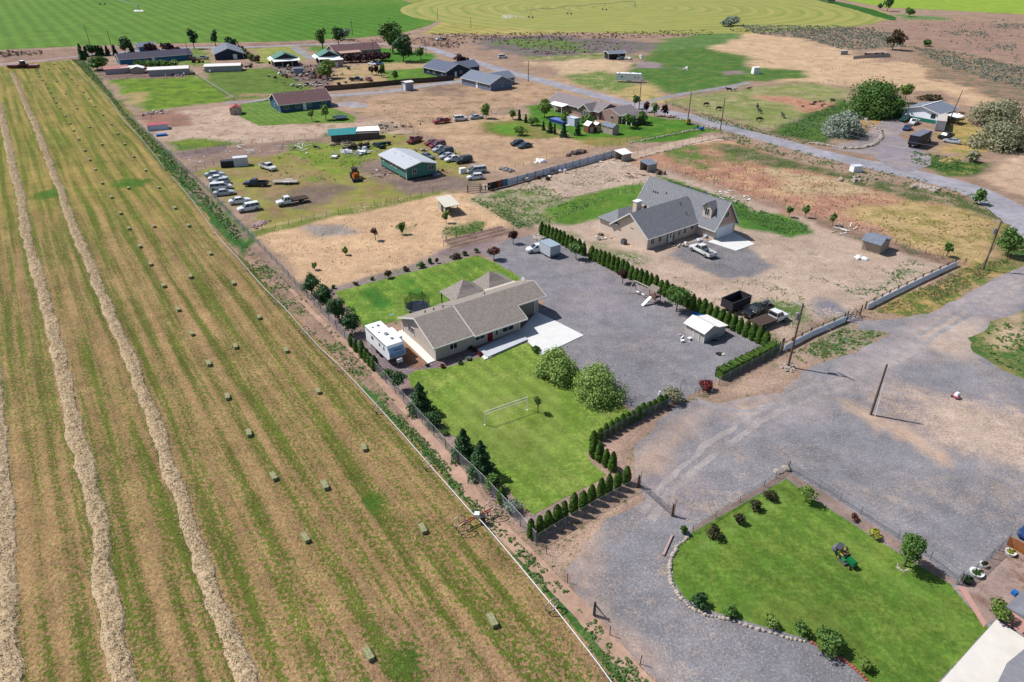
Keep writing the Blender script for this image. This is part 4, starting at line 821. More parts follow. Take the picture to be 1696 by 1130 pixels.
def rocks(name, poly, n, r, label, cat='rocks', mat=None, seed=1, line=None, part='stone'):
    """heap or row: every stone a part of its own"""
    g = random.Random(seed); P = gp(poly); n = min(n, 100); c = G(*poly[0]); t = thing(name, c, 0, label, cat)
    for i in range(n):
        if line: k = len(P)-1; f = (i+.5)/n*k; j = min(int(f),k-1); x = P[j][0]+(P[j+1][0]-P[j][0])*(f-j)+g.uniform(-.15,.15)*line; y = P[j][1]+(P[j+1][1]-P[j][1])*(f-j)+g.uniform(-.15,.15)*line
        else:
            w = [g.random() for _ in P]; s = sum(w); x = sum(a*p[0] for a,p in zip(w,P))/s+g.uniform(-.6,.6); y = sum(a*p[1] for a,p in zip(w,P))/s+g.uniform(-.6,.6)
        q = r*g.uniform(.6,1.4); o = bpy.data.objects.new(part, stone_mesh(mat or STONE, g.randrange(5))); COL.objects.link(o); o.parent = t; o.location = (x-c.x, y-c.y, 0); o.scale = (q, q*g.uniform(.75,1.1), q*g.uniform(.6,.95)); o.rotation_euler = (0,0,g.uniform(0,6.28))
    return t
# straw-coloured hay windrows
wm = soilmat('hay', .8, 3., 6., .26, .16, 1.0)
hayc = M('cut_hay', C(226,202,164,.52), .95, .12, 6., col2=C(184,156,122,.46))
def windrow(name, pts, w, h, label, seed):
    P = smooth_line([G(*p)[:2] for p in pts], 6); Q = [P[0]]
    for p in P[1:]:
        while (p-Q[-1]).length > .22: Q.append(Q[-1]+(p-Q[-1]).normalized()*.22)
    rnd = random.Random(seed); m = MB(); nx = 13; n = len(Q)
    arr = np.array([tuple(q) for q in Q]); wob = fbm(arr[:,0], arr[:,1], .5, 3, seed); wid = fbm(arr[:,0], arr[:,1], .35, 3, seed+9)
    rows = []
    for i in range(n):
        d = (Q[min(i+1,n-1)]-Q[max(i-1,0)]).normalized(); nn = Vector((-d.y, d.x)); c = Q[i]+nn*wob[i]*.35
        ww = w*(1+.35*wid[i]); row = []
        for j in range(nx):
            t = j/(nx-1)*2-1; q = c+nn*t*ww; row.append((q.x, q.y, t))
        rows.append(row)
    fl = np.array([(x, y) for r in rows for x, y, t in r]); tt = np.array([t for r in rows for x, y, t in r])
    lump = fbm(fl[:,0], fl[:,1], 1.1, 2, seed+3); lump2 = fbm(fl[:,0], fl[:,1], 3.2, 2, seed+4)
    z = np.clip(1-tt*tt, 0, 1)**.6*h*(1+.4*lump+.45*lump2)+.0
    j = RNG.normal(0, .03, fl.shape); fl = fl+j
    vs = [(a[0], a[1], max(.0, zz)) for a, zz in zip(fl, z)]
    fs = [(i*nx+j, i*nx+j+1, (i+1)*nx+j+1, (i+1)*nx+j) for i in range(n-1) for j in range(nx-1)]
    m.v = vs; m.f = fs; m.m = [0]*len(fs); o = m.build(name, hayc)
    if o.data.polygons[0].normal.z < 0: o.data.flip_normals()
    kk = len(Q)*26; ii = RNG.integers(1, len(Q)-1, kk); off = np.clip(RNG.normal(0, .62, kk), -1.9, 1.9); dd = arr[ii]-arr[ii-1]; dd = dd/np.linalg.norm(dd, axis=1, keepdims=True); nn_ = np.stack([-dd[:,1], dd[:,0]], 1)
    cc = arr[ii]+nn_*(off*w*1.05+wob[ii]*.35)[:,None]+RNG.normal(0, .1, (kk,2)); zz = np.clip(1-off*off, 0, 1)**.6*h*1.12+.03
    s = leafmesh('straw', np.stack([cc[:,0], cc[:,1], zz], 1), RNG.normal(size=(kk,3))*.6+np.array([0,0,1.]), RNG.uniform(.06,.2,kk), leafmat('leaves_straw', C(188,160,120,.5), C(236,214,176,.6)), o, asp=.45); s['kind'] = 'stuff'
    return tag(o, label, 'windrow', 'windrows of cut hay')
W1 = [(0,172),(6,206),(13,236),(19,266),(25,291),(33,318),(37,340),(42,378),(51,418),(63,457),(74,497),(84,533),(92,566),(105,617),(113,663),(122,708),(135,751),(148,789),(157,832),(166,888),(171,949),(181,1010),(191,1064),(204,1122),(214,1170),(226,1240)]
W2 = [(20,120),(32,145),(45,179),(59,208),(70,238),(82,270),(93,300),(103,318),(106,334),(117,361),(129,394),(148,433),(160,464),(172,495),(184,526),(198,557),(215,595),(229,632),(248,680),(265,727),(277,763),(289,799),(305,838),(316,873),(334,926),(353,984),(374,1042),(396,1100),(415,1145),(446,1215)]
W0 = [(-40,480),(-24,560),(-12,630),(-6,700),(0,760),(6,830),(8,900),(8,970),(10,1040),(12,1100),(16,1180),(20,1240)]
windrow('windrow', W1, .92, .36, 'pale windrow of cut hay, middle one of the three long rows', 5)
windrow('windrow', W2, .84, .33, 'pale windrow of cut hay, the one nearest the scattered bales', 8)
windrow('windrow', W0, .95, .36, 'pale windrow of cut hay cut off by the left edge of the photo', 12)
# ================================================================ MAIN HOUSE (taupe, brown shingles)
tau = siding('taupe_siding', C(202,188,176,.7)); shg = roofmat('brown_shingles', C(164,154,146)); RED_D = M('red_door', C(170,28,34), .4, .05)
def main_house():
    t = thing('ranch_house', G(722,597), AZ, 'taupe ranch house with brown shingle roof, red front door and two hipped patio roofs behind', 'house')
    m = MB(); gable_walls(m, 0, 14.6, 0, 10, 2.6, 2.1, 'u'); m.box(14.6,3.3,0,20.5,10,3.0); m.add([(20.5,3.3,3.0),(20.5,10,3.0),(20.5,10,2.6),(20.5,5,4.6),(20.5,3.3,3.9),(14.6,3.3,3.0),(14.6,3.3,3.9)], [(0,1,3,4),(5,0,4,6)])
    m.build('walls', tau, t)
    s = .42; z = lambda v: 2.66+s*v if v <= 5 else 2.66+s*(10-v)
    r = MB(); th = .14
    def sec(u0, u1, vf, dz):
        r.slab([(u0,5,z(5)+dz),(u1,5,z(5)+dz),(u1,vf,z(vf)+dz),(u0,vf,z(vf)+dz)], th)
    sec(-.5, 6.1, -.6, 0); sec(6.1, 15.4, -.95, .09); sec(15.4, 20.9, 1.7, .09)
    r.slab([(-.5,5,z(5)),(6.1,5,z(5)),(6.1,10.5,z(10.5)),(-.5,10.5,z(10.5))], th); r.slab([(6.1,5,z(5)+.09),(20.9,5,z(5)+.09),(20.9,10.5,z(10.5)+.09),(6.1,10.5,z(10.5)+.09)], th)
    rf = r.build('roof', shg, t); f = MB(); e = .04
    for a, b in (((-.53,5,z(5)-.1),(-.53,-.62,z(-.6)-.1)), ((-.53,5,z(5)-.1),(-.53,10.5,z(10.5)-.1)), ((6.06,5,z(5)+.03),(6.06,-.97,z(-.95)+.03)), ((20.94,5,z(5)),(20.94,1.7,z(1.7))), ((20.94,5,z(5)),(20.94,10.5,z(10.5))),
                 ((-.5,-.64,z(-.6)-.1),(6.02,-.64,z(-.6)-.1)), ((6.1,-.99,z(-.95)-.0),(15.4,-.99,z(-.95)-.0)), ((15.44,-.95,z(-.95)),(15.44,1.7,z(1.7))), ((15.4,1.66,z(1.7)),(20.9,1.66,z(1.7)))): f.beam(a, b, .06, .2)
    f.build('fascia', TRIM, rf)
    for u0, u1, v0, v1, tp, cx in ((8.8,15.0,9.2,14.3,4.65,12.3), (15.1,20.9,9.2,14.3,4.75,17.3)):
        q = MB(); cy = 12.3; k = 6
        # slightly swept hips: four faces from the eaves to a peak
        C4 = [(u0,v0),(u1,v0),(u1,v1),(u0,v1)]
        for i in range(4):
            a, b = C4[i], C4[(i+1)%4]; am = (a[0]*.5+cx*.5, a[1]*.5+cy*.5, 2.6+(tp-2.6)*.42); bm = (b[0]*.5+cx*.5, b[1]*.5+cy*.5, 2.6+(tp-2.6)*.42)
            q.slab([(a[0],a[1],2.6),(b[0],b[1],2.6),bm,am], .1); q.slab([am,bm,(cx,cy,tp)], .1)
        q.build('patio_roof', shg, t)
        for pu, pv in ((u0+.3,v1-.3),(u1-.3,v1-.3)): MB().box(pu-.08,pv-.08,0,pu+.08,pv+.08,2.6).build('patio_post', M('post_brown', C(130,90,60), .9), t)
    for x, y, h in ((0,0,2.5),(0,10,2.5),(14.6,0,2.5),(20.5,3.3,3.8),(20.5,10,2.5)): MB().box(x-.07,y-.07,0,x+.07,y+.07,h).build('corner_board', TRIM, t)
    window(t,'f',2.3,.85,1.3,1.35); window(t,'f',6.6,.95,1.7,.8); window(t,'f',11.4,.75,2.1,1.15); window(t,'l',6.2,1.0,1.9,1.3); window(t,'f',10.15,.7,.5,1.3,split=False)
    door(t,'f',8.7,1.0,2.0,0,RED_D,.12); door(t,'f',15.2,4.6,2.3,3.3,M('garage_panel', C(170,160,146), .6, .05, 1, stripes=(2,1.9,.25)),0,'garage_door')
    for u, v in ((2.2,6.6),(3.6,6.5),(5.0,6.2),(12.5,6.4)): MB().tube((u,v,z(v)),(u,v,z(v)+.4),.09,.09,6).build('vent_pipe', BLACK, rf)
    d = MB(); d.tube((20.3,7.0,z(7)+.1),(20.3,7.0,z(7)+.7),.03,.03,6); d.tube((20.15,6.9,z(7)+.65),(20.0,6.7,z(7)+.8),.12,.32,12); d.build('satellite_dish', WHITE, rf)
    return t
main_house()
# ================================================================ SECOND HOUSE (stone colour, grey shingles)
beg = siding('beige_siding', C(220,200,184,.74)); gsh = roofmat('grey_shingles', C(146,147,153)); pkb = siding('pink_beige_siding', C(210,178,164,.66))
def second_house():
    t = thing('gabled_house', G(1071,414), 37, 'large beige house with grey shingle roof, dormer, chimney and white garage door', 'house')
    m = MB(); m.add([(0,0,0),(0,9.4,0),(0,9.4,2.7),(0,4.7,6.1),(0,0,2.7),(14.2,0,0),(14.2,9.4,0),(14.2,9.4,2.7),(14.2,4.7,6.1),(14.2,0,2.7)], [(0,1,2,3,4)][:1]+[(9,8,7,6,5)]+[(i,5+i,5+(i+1)%5,(i+1)%5) for i in range(5)])
    m.box(.02,9.4,0,8,13.2,2.65); m.build('walls', beg, t)
    g = MB(); gable_walls(g, 14.2, 20.6, -4.5, 16, 2.7, 4.5, 'v'); g.build('garage_wing', beg, t)
    pg = MB(); pg.add([(14.25,-4.53,2.75),(20.55,-4.53,2.75),(17.4,-4.53,7.1)], [(0,1,2)]); pg.add([(14.25,-4.51,2.75),(20.55,-4.51,2.75),(17.4,-4.51,7.1)], [(2,1,0)]); pg.build('gable_boards', pkb, t)
    r = MB(); f = MB(); gable_roof(r, 0, 15.8, 0, 9.4, 2.7, 3.4, 'u', .5, .14, f); rf = r.build('roof', gsh, t); f.build('fascia', TRIM, rf)
    r = MB(); f = MB(); gable_roof(r, 14.2, 20.6, -4.5, 16, 2.7, 4.5, 'v', .5, .14, f, oe=.5); r2 = r.build('garage_roof', gsh, t); f.build('fascia', TRIM, r2)
    r = MB(); hip_roof(r, .0, 8, 8.2, 13.2, 2.7, 4.6, .5); r.build('rear_roof', gsh, t)
    # dormer on the slope facing the yard, with its own small roof
    d = MB(); d.box(14.9,-2.6,3.4,17.2,-.5,5.75); d.add([(14.9,-2.6,5.75),(14.9,-.5,5.75),(14.9,-1.55,6.7),(17.3,-2.6,5.75),(17.3,-.5,5.75),(17.3,-1.55,6.7)], [(0,1,2),(5,4,3),(0,2,5,3),(1,4,5,2)]); dm = d.build('dormer', beg, t)
    q = MB(); q.slab([(14.55,-1.55,6.87),(17.6,-1.55,6.87),(17.6,-2.85,5.65),(14.55,-2.85,5.65)], .1); q.slab([(14.55,-1.55,6.87),(17.6,-1.55,6.87),(17.6,-.25,5.65),(14.55,-.25,5.65)], .1); q.build('dormer_roof', gsh, dm); window(dm,'l',-2.1,4.15,1.1,1.45,14.9)
    for v in (4.5, 9.0):
        q = MB(); q.slab([(17.6,v,6.2),(21.6,v,6.2),(21.6,v-1.4,4.6),(17.6,v-1.4,4.6)], .1); q.slab([(17.6,v,6.2),(21.6,v,6.2),(21.6,v+1.4,4.6),(17.6,v+1.4,4.6)], .1); q.build('rear_dormer_roof', gsh, r2)
    c = MB(); c.box(3.7,7.0,2,5.1,8.0,6.7); ch = c.build('chimney', beg, rf); MB().box(3.6,6.9,6.7,5.2,8.1,6.85).build('chimney_cap', WHITE, ch)
    for a, w in ((.9,.95),(3.0,.95),(8.6,.8),(10.3,.8)): window(t,'f',a,.8,w,1.4,0)
    window(t,'f',12.3,1.2,.9,.8,0); dd = door(t,'f',6.0,1.0,2.1,0,WHITE); MB().box(6.3,-.07,.9,6.7,-.055,1.9).build('door_glass', GLASS, dd)
    for a in (5.5,7.35): MB().box(a,-.04,.2,a+.25,-.004,2.1).build('side_light', GLASS, t)
    door(t,'f',15.0,4.9,2.3,-4.5,M('white_garage', C(240,240,244,.8), .5, .03, 1, stripes=(2,1.9,.1)),0,'garage_door'); window(t,'f',16.75,3.9,1.2,1.3,-4.52)
    MB().box(-.02,3.7,3.0,-.002,4.7,3.12).build('wall_vent', BLACK, t)
    for u, v in ((15.6,13.5),(15.6,12.9),(15.6,12.3),(15.9,10.2)): MB().tube((u,v,2.7+1.4*(u-14.2)),(u,v,2.7+1.4*(u-14.2)+.5),.08,.08,6).build('vent_pipe', BLACK, r2)
    for u, v in ((12.6,1.7),(12.8,3.6)): MB().tube((u,v,2.7+.72*v),(u,v,2.75+.72*v+.4),.09,.09,6).build('vent_pipe', BLACK, rf)
    MB().tube((7.2,8.0,3.9),(7.2,8.0,4.9),.03,.03,5).tube((7.15,7.9,4.8),(6.95,7.6,4.95),.1,.35,12).build('satellite_dish', BLACK, rf)
second_house()
t = thing('air_conditioner', G(1033,404), 37, 'grey air conditioning unit against the beige house gable wall', 'air conditioner'); MB().box(-.45,-.45,0,.45,.45,.95).build('case', M('grey_metal', C(110,116,124), .5, .1, 4, stripes=(2,9,.4)), t); MB().tube((0,0,.95),(0,0,1.0),.36,.36,14).build('fan_guard', BLACK, t)
# ================================================================ OTHER HOUSES
bls = siding('blue_siding', C(66,108,142)); brn = roofmat('maroon_shingles', C(126,98,100)); lbl = siding('light_blue_siding', C(128,146,176)); slt = roofmat('slate_shingles', C(112,120,140)); slt2 = roofmat('blue_grey_shingles', C(136,144,160))
dkb = siding('slate_siding', C(52,66,88)); grs = siding('green_siding', C(92,152,138)); wsd = siding('white_siding', C(236,240,248,.85)); tns = siding('rose_beige_siding', C(188,156,146)); gyr = roofmat('mauve_grey_shingles', C(152,142,144))
simple_house('blue_house', 'blue single-storey house with maroon roof and white framed windows on a small lawn', 'house', (464.9,187), 32, 18, 12, 2.7, 2.6, 'u', bls, brn,
   wins=[('f',1.6,.9,1.5,1.2),('f',5.4,.9,1.5,1.2),('f',9.7,1.0,1.4,1.0),('f',14.6,.9,1.6,1.2),('l',6,1.,.8,1.)], doors=[('f',8.0,1.0,2.1,WHITE)], vents=4)
t = simple_house('slate_house', 'dark slate-blue house with a long grey roof behind the board fence', 'house', (739,130), 40, 12.5, 17, 2.7, 2.5, 'v', dkb, slt, wins=[('f',7.2,1.1,1.2,1.2),('l',2,.9,1.5,1.),('l',8,.9,1.8,1.),('l',12.5,.9,1.5,1.)], doors=[('f',4.6,.9,2.,WHITE)])
r = MB(); gable_roof(r, 9, 20, 3, 12, 2.7, 2.0, 'u', .4); r.build('wing_roof', slt, t); MB().box(9.01,3,0,20,12,2.7).build('wing_walls', dkb, t)
t = simple_house('light_blue_house', 'light blue-grey house with slate roof beside the road and a white window in its gable', 'house', (812,151), 40, 11, 18.5, 2.7, 2.3, 'v', lbl, slt2, wins=[('f',5.6,.9,1.0,1.3),('l',2,.9,1.6,1.1),('l',5.2,.9,1.4,1.1),('l',11,.9,1.5,1.1),('l',14.5,.9,1.5,1.1)], doors=[('l',8,1.,2.1,WHITE)])
r = MB(); gable_roof(r, 8, 17, 5.5, 14, 2.7, 1.9, 'u', .4); r.build('wing_roof', slt2, t); MB().box(8.01,5.5,0,17,14,2.7).build('wing_walls', lbl, t)
t = simple_house('mobile_home', 'green mobile home with pale metal roof standing on blocks in the junk lot', 'mobile home', (674,299), 34, 8.2, 14.8, 3.1, .95, 'v', grs, M('pale_metal_roof', C(206,210,218), .5, .05, 1, stripes=(1,1.,.12)), wins=[('f',6.1,1.5,1.5,1.2),('f',1.6,1.3,1.2,1.2),('l',5.2,1.6,1.6,1.),('l',7.6,1.6,1.6,1.),('l',12.6,1.7,1.2,.8)], vents=3)
MB().box(-.02,-.02,0,8.22,14.82,.45).build('crawl_space', BLACK, t); st = MB(); [st.box(7.0+i*.0,-.35*(3-i)-.35,0,8.0,-.35*(3-i),.25*(i+1)) for i in range(3)]; st.build('steps', lbl, t)
# tan complex
t = thing('tan_house', G(1014,204), 40, 'rambling rose-beige house with mauve-grey roofs, cross gables and a covered porch', 'house')
m = MB(); gable_walls(m, 0, 9, 6, 30, 2.7, 1.9, 'v'); m.build('walls', tns, t); r = MB(); f = MB(); gable_roof(r, 0, 9, 6, 30, 2.7, 1.9, 'v', .5, .14, f); rf = r.build('roof', gyr, t); f.build('fascia', TRIM, rf)
m = MB(); gable_walls(m, -1.8, 6, 8.5, 13.5, 2.7, 1.7, 'u'); m.build('bay', tns, t); r = MB(); f = MB(); gable_roof(r, -1.8, 6, 8.5, 13.5, 2.7, 1.7, 'u', .4, .12, f); q = r.build('bay_roof', gyr, t); f.build('fascia', TRIM, q)
m = MB(); gable_walls(m, .5, 10, -2.0, 5.5, 2.7, 1.5, 'u'); m.build('wing_walls', tns, t); r = MB(); f = MB(); gable_roof(r, 1.2, 10, -2.0, 5.6, 2.7, 1.5, 'u', .5, .12, f); q = r.build('wing_roof', gyr, t); f.build('fascia', TRIM, q)
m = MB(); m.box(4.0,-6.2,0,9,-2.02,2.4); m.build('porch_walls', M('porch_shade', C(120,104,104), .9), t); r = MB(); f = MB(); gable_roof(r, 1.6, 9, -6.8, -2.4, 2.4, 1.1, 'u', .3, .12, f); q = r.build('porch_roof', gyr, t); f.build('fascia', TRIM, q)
for v in (-6.7,-4.6,-2.5): MB().box(1.5,v-.12,0,1.75,v+.12,2.4).build('porch_post', WHITE, t)
for a in (8.9,10.2,11.5): window(t,'l',a,.7,1.1,1.7,-1.8)
for a in (16,19.5,23.5,27): window(t,'l',a,1.0,1.5,1.1,0)
window(t,'l',0,.9,1.4,1.3,.5); MB().slab([(-3.4,20,2.3),(0,20,2.7),(0,27,2.7),(-3.4,27,2.3)], .1).build('patio_cover', WHITE, t)
for v in (20.2,23.5,26.8): MB().box(-3.3,v,0,-3.15,v+.15,2.3).build('patio_post', WHITE, t)
# far houses
t = simple_house('long_blue_house', 'long low blue house with dark roof behind shrubs near the far left road', 'house', (200,109), 34, 32, 11, 2.7, 1.9, 'u', siding('sky_blue_siding', C(60,132,176)), roofmat('dark_roof', C(92,88,104)), wins=[('f',6,.9,1.4,1.3),('f',10.5,.9,1.6,1.3),('l',4,.9,1.4,1.2)], doors=[('f',14,1.,2.1,WHITE)])
t = simple_house('blue_shed', 'small bright blue outbuilding behind the long low blue house', 'shed', (232,86), 34, 8, 8, 2.6, 1.4, 'u', MATS['sky_blue_siding'], slt2, vents=0)
t = simple_house('grey_roof_house', 'white and navy house with a large pale grey roof near the hay field road', 'house', (357,100), 22, 13, 22, 2.7, 2.4, 'v', dkb, slt2, wins=[('l',4,.9,2,1.2),('l',10,.9,2,1.2)], doors=[('f',8.4,1.6,2.1,WHITE)])
t = simple_house('mauve_roof_house', 'long house with dark mauve roof below the tall cottonwoods', 'house', (556,96), 32, 24, 12, 2.8, 2.3, 'u', tns, brn, wins=[('f',15,.9,1.6,1.2),('f',20,.9,1.6,1.2),('l',4,.9,1.4,1.2)])
MB().slab([(1.5,-3.4,2.3),(12.5,-3.4,2.3),(12.5,.2,2.9),(1.5,.2,2.9)], .1).build('porch_roof', M('tan_porch', C(206,172,150), .8), t); [MB().box(u,-3.3,0,u+.14,-3.16,2.3).build('porch_post', WHITE, t) for u in (1.7,5.2,8.8,12.2)]
gmr = M('green_metal_roof', C(86,140,122), .5, .08, 2, stripes=(0,1.2,.2))
def barn(px, label, L=10, W=11, az=25):
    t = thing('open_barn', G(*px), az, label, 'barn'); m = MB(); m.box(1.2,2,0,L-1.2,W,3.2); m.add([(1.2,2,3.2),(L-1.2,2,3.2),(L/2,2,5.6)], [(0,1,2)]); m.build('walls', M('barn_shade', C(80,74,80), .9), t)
    r = MB(); gable_roof(r, .9, L-.9, 1.6, W, 3.2, 2.2, 'v', .3); r.build('roof', gmr, t); MB().slab([(.4,-1.0,2.5),(L-.4,-1.0,2.5),(L-.4,1.8,3.3),(.4,1.8,3.3)], .12).slab([(-.6,1.8,2.6),(.9,1.8,3.4),(.9,W,3.4),(-.6,W,2.6)], .12).build('lean_to_roof', WHITE, t)
    for u in (.5,L*.33,L*.66,L-.6): MB().box(u,-.95,0,u+.18,-.77,2.5).build('post', WHITE, t)
barn((452,112), 'open barn with green roof and white lean-to left of the junk yard', 13); barn((527,108), 'open barn with green roof beside a pinkish stucco block', 12)
simple_house('stucco_outbuilding', 'small pinkish stucco block attached to the right end of a green-roofed barn', 'shed', (551,112), 30, 5, 4, 3.2, .2, 'u', M('stucco', C(196,170,164), .9, .08), WHITE, doors=[('f',1.5,1.,2.,WHITE)], vents=0, trim=False)
simple_house('cabin', 'small dark cabin with grey roof alone beyond the road', 'cabin', (1008,99), 14, 8.5, 6, 2.8, .8, 'u', M('cabin_wall', C(52,48,56), .8), slt2, wins=[('f',4.5,1.0,1.2,1.2)], vents=0)
# house at the far right: white walls, green skirting
t = thing('green_skirted_house', G(1550,206), 38, 'white house with green skirting and slate roof on the hillside drive', 'house')
m = MB(); m.box(0,0,0,13,11,1.15); m.build('skirting', M('green_skirting', C(40,136,116), .6), t); m = MB(); m.box(.03,.03,1.15,12.97,10.97,3.3); m.add([(.03,.03,3.3),(.03,10.97,3.3),(.03,5.5,4.7),(12.97,.03,3.3),(12.97,10.97,3.3),(12.97,5.5,4.7)], [(0,2,1),(3,4,5),(0,3,5,2),(1,2,5,4)]); m.build('walls', wsd, t)
r = MB(); f = MB(); gable_roof(r, 0, 13, 0, 11, 3.3, 1.4, 'u', .5, .14, f); q = r.build('roof', slt2, t); f.build('fascia', TRIM, q); MB().beam((-.4,5.5,4.85),(13.4,5.5,4.85),.35,.08).build('ridge_cap', WHITE, q); window(t,'l',.8,1.6,1.4,1.3,0,trim=M('green_skirting', C(40,136,116)))
t = thing('carport', G(1556,203), 38, 'small carport with flat white roof beside the green-skirted house', 'carport'); MB().slab([(0,-.5,2.7),(5,-.5,2.7),(5,-5,2.3),(0,-5,2.3)], .1).build('roof', WHITE, t); [MB().box(u,v,0,u+.12,v+.12,2.4).build('post', WOODG, t) for u in (.1,4.7) for v in (-4.9,-.7)]
# ================================================================ SHEDS
cream = siding('cream_siding', C(216,208,202), 4); wroof = M('white_metal_roof', C(240,236,230,.66), .45, .03, 1, stripes=(1,2.2,.08))
t = thing('garden_shed', G(1165,569), 34, 'cream double-roofed garden shed with a ladder on its side in the gravel yard', 'shed')
m = MB(); m.add([(0,0,0),(4.6,0,0),(4.6,0,1.6),(3.6,0,1.72),(2.9,0,1.85),(1.5,0,2.5),(0,0,1.85),(0,3.8,0),(4.6,3.8,0),(4.6,3.8,1.6),(3.6,3.8,1.72),(2.9,3.8,1.85),(1.5,3.8,2.5),(0,3.8,1.85)], [(0,1,2,3,4,5,6),(13,12,11,10,9,8,7)]+[(i,7+i,7+(i+1)%7,(i+1)%7) for i in range(7)]); m.build('walls', cream, t)
r = MB(); r.slab([(-.35,-.2,1.74),(-.35,4.0,1.74),(1.5,4.0,2.6),(1.5,-.2,2.6)], .07); r.slab([(1.5,-.2,2.6),(1.5,4.0,2.6),(2.9,4.0,1.93),(2.9,-.2,1.93)], .07); r.slab([(2.9,-.2,1.96),(2.9,4.0,1.96),(4.9,4.0,1.62),(4.9,-.2,1.62)], .07); r.build('roof', wroof, t)
door(t,'l',1.0,1.0,1.7,0,cream); MB().box(-.03,-.03,0,.04,.04,1.8).build('corner_board', TRIM, t)
def ladder(px, az, L, label):
    t = thing('ladder', G(*px), az, label, 'ladder'); m = MB()
    for y in (0,.4): m.beam((0,-.15-y*.0,.1+y),(L,-.15,.1+y+.5),.05,.06)
    for i in range(9): m.beam((.2+i*L/9.4,-.15,.12+.5*i/9.4),(.2+i*L/9.4,-.15,.52+.5*i/9.4),.03,.04)
    m.build('frame', STEEL, t)
ladder((1168,569), 34, 2.6, 'aluminium ladder lying along the shaded side of the cream shed')
pinkr = M('pink_roof', C(190,84,94), .6, .1, 2)
simple_house('garden_shed', 'small beige shed with bright pink-red roof on the dirt lot', 'shed', (382,191), 18, 3.6, 3.6, 2.0, 1.0, 'v', M('shed_beige', C(204,186,172), .8), pinkr, .2, vents=0, trim=False, doors=[('f',1.2,1.1,1.7,M('shed_door', C(190,172,160)))])
simple_house('metal_shed', 'tall narrow pale blue-grey metal shed standing by the gravel drive', 'shed', (673,151), 36, 3.2, 3.4, 3.1, .3, 'u', M('blue_grey_metal', C(176,184,200), .6, .08, 2, stripes=(0,3,.15)), wroof, .25, vents=0, trim=False, doors=[('l',1.0,1.1,2.,WHITE)])
simple_house('white_barn', 'long low mauve-white shed with pale roof facing the bright green pasture', 'shed', (247,127), 18, 16, 6, 2.6, .7, 'u', M('mauve_white', C(196,186,196), .8), wroof, .3, vents=0, trim=False)
simple_house('white_barn', 'low white metal shed beside the diagonal pasture fence', 'shed', (340,120), 12, 15, 6, 2.4, .6, 'u', M('shed_grey', C(196,192,198), .8), wroof, .3, vents=0, trim=False)
t = simple_house('pink_roof_shed', 'faded pink-roofed animal shed at the left end of the far yard', 'shed', (175,124), 24, 9, 6, 2.2, .9, 'u', MATS['shed_grey'], M('faded_pink_roof', C(196,134,126), .7), .3, vents=0, trim=False)
simple_house('pale_animal_shed', 'small pale boxy animal shed right of the faded pink-roofed one', 'shed', (203,122), 20, 5, 5, 2.4, .3, 'u', MATS['shed_beige'], wroof, .2, vents=0, trim=False)
simple_house('animal_shed', 'cream shed between the pink-roofed shed and the mauve-white shed', 'shed', (218,123), 20, 5, 5, 2.2, .8, 'v', MATS['shed_beige'], WHITE, .2, vents=0, trim=False)
RA, RB, RD = G(736.5,343.6,2.1), G(761.6,338.8,2.2), G(714,328,2.6); RU, RV = RB-RA, RD-RA; RU.z = RV.z = 0; LU, LV = RU.length, RV.length
t = thing('field_shelter', (RA.x,RA.y,0), math.degrees(math.atan2(RU.y,RU.x)), 'lean-to shelter with slanting white metal roof on the straw lot', 'shed'); LV = min(LV, 6.5)
MB().slab([(0,0,2.1),(LU,0,2.2),(LU,LV,2.7),(0,LV,2.6)], .08).build('roof', M('cream_metal_roof', C(226,220,202,.6), .5, .05, 1, stripes=(0,2.2,.12)), t); MB().box(.5,LV-.6,0,LU-.4,LV-.5,2.5).box(.5,1.2,0,.6,LV-.6,2.3).build('walls', PALE, t); [MB().box(LU-.5,v,0,LU-.36,v+.14,2.2).build('post', WOODG, t) for v in (.4,LV-1.)]; MB().box(.44,2.2,.1,.5,3.4,2.0).build('door', BLACK, t)
teal = M('teal_metal_roof', C(50,146,148), .45, .1, 2, stripes=(0,1.,.2))
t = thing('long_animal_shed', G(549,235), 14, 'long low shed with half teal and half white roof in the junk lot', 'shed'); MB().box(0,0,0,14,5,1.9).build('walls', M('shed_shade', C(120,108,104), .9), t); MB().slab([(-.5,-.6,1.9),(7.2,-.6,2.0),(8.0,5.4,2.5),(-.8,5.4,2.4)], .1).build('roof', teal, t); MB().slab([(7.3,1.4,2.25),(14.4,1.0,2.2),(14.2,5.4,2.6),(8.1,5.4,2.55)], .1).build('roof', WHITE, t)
for u in (2,5,8,11,13.8): MB().box(u,-.1,0,u+.12,.0,1.9).build('post', WOODD, t)
for px, lab in (((1030,268), 'plywood stall with white slab roof at the end of the panel fence'), ((1072,286), 'open plywood stall with slate roof beside the reddish field')):
    t = thing('animal_stall', G(*px), 34, lab, 'shed'); w = 3.2; MB().box(0,0,0,w,.08,1.9).box(w-.08,.08,0,w,2.8,2.2).box(.0,2.8,0,w,2.88,2.2).build('walls', PALE, t); MB().slab([(-.2,-.3,1.95),(w+.3,-.3,1.95),(w+.3,3.1,2.4),(-.2,3.1,2.4)], .08).build('roof', WHITE if 'white' in lab else slt2, t); MB().box(-.02,.1,0,.06,.3,2.).build('post', WOODD, t)
t = thing('leaning_shed', G(1456,422), 40, 'leaning two-part shed with grey shingle roofs beside the straw field fence', 'shed')
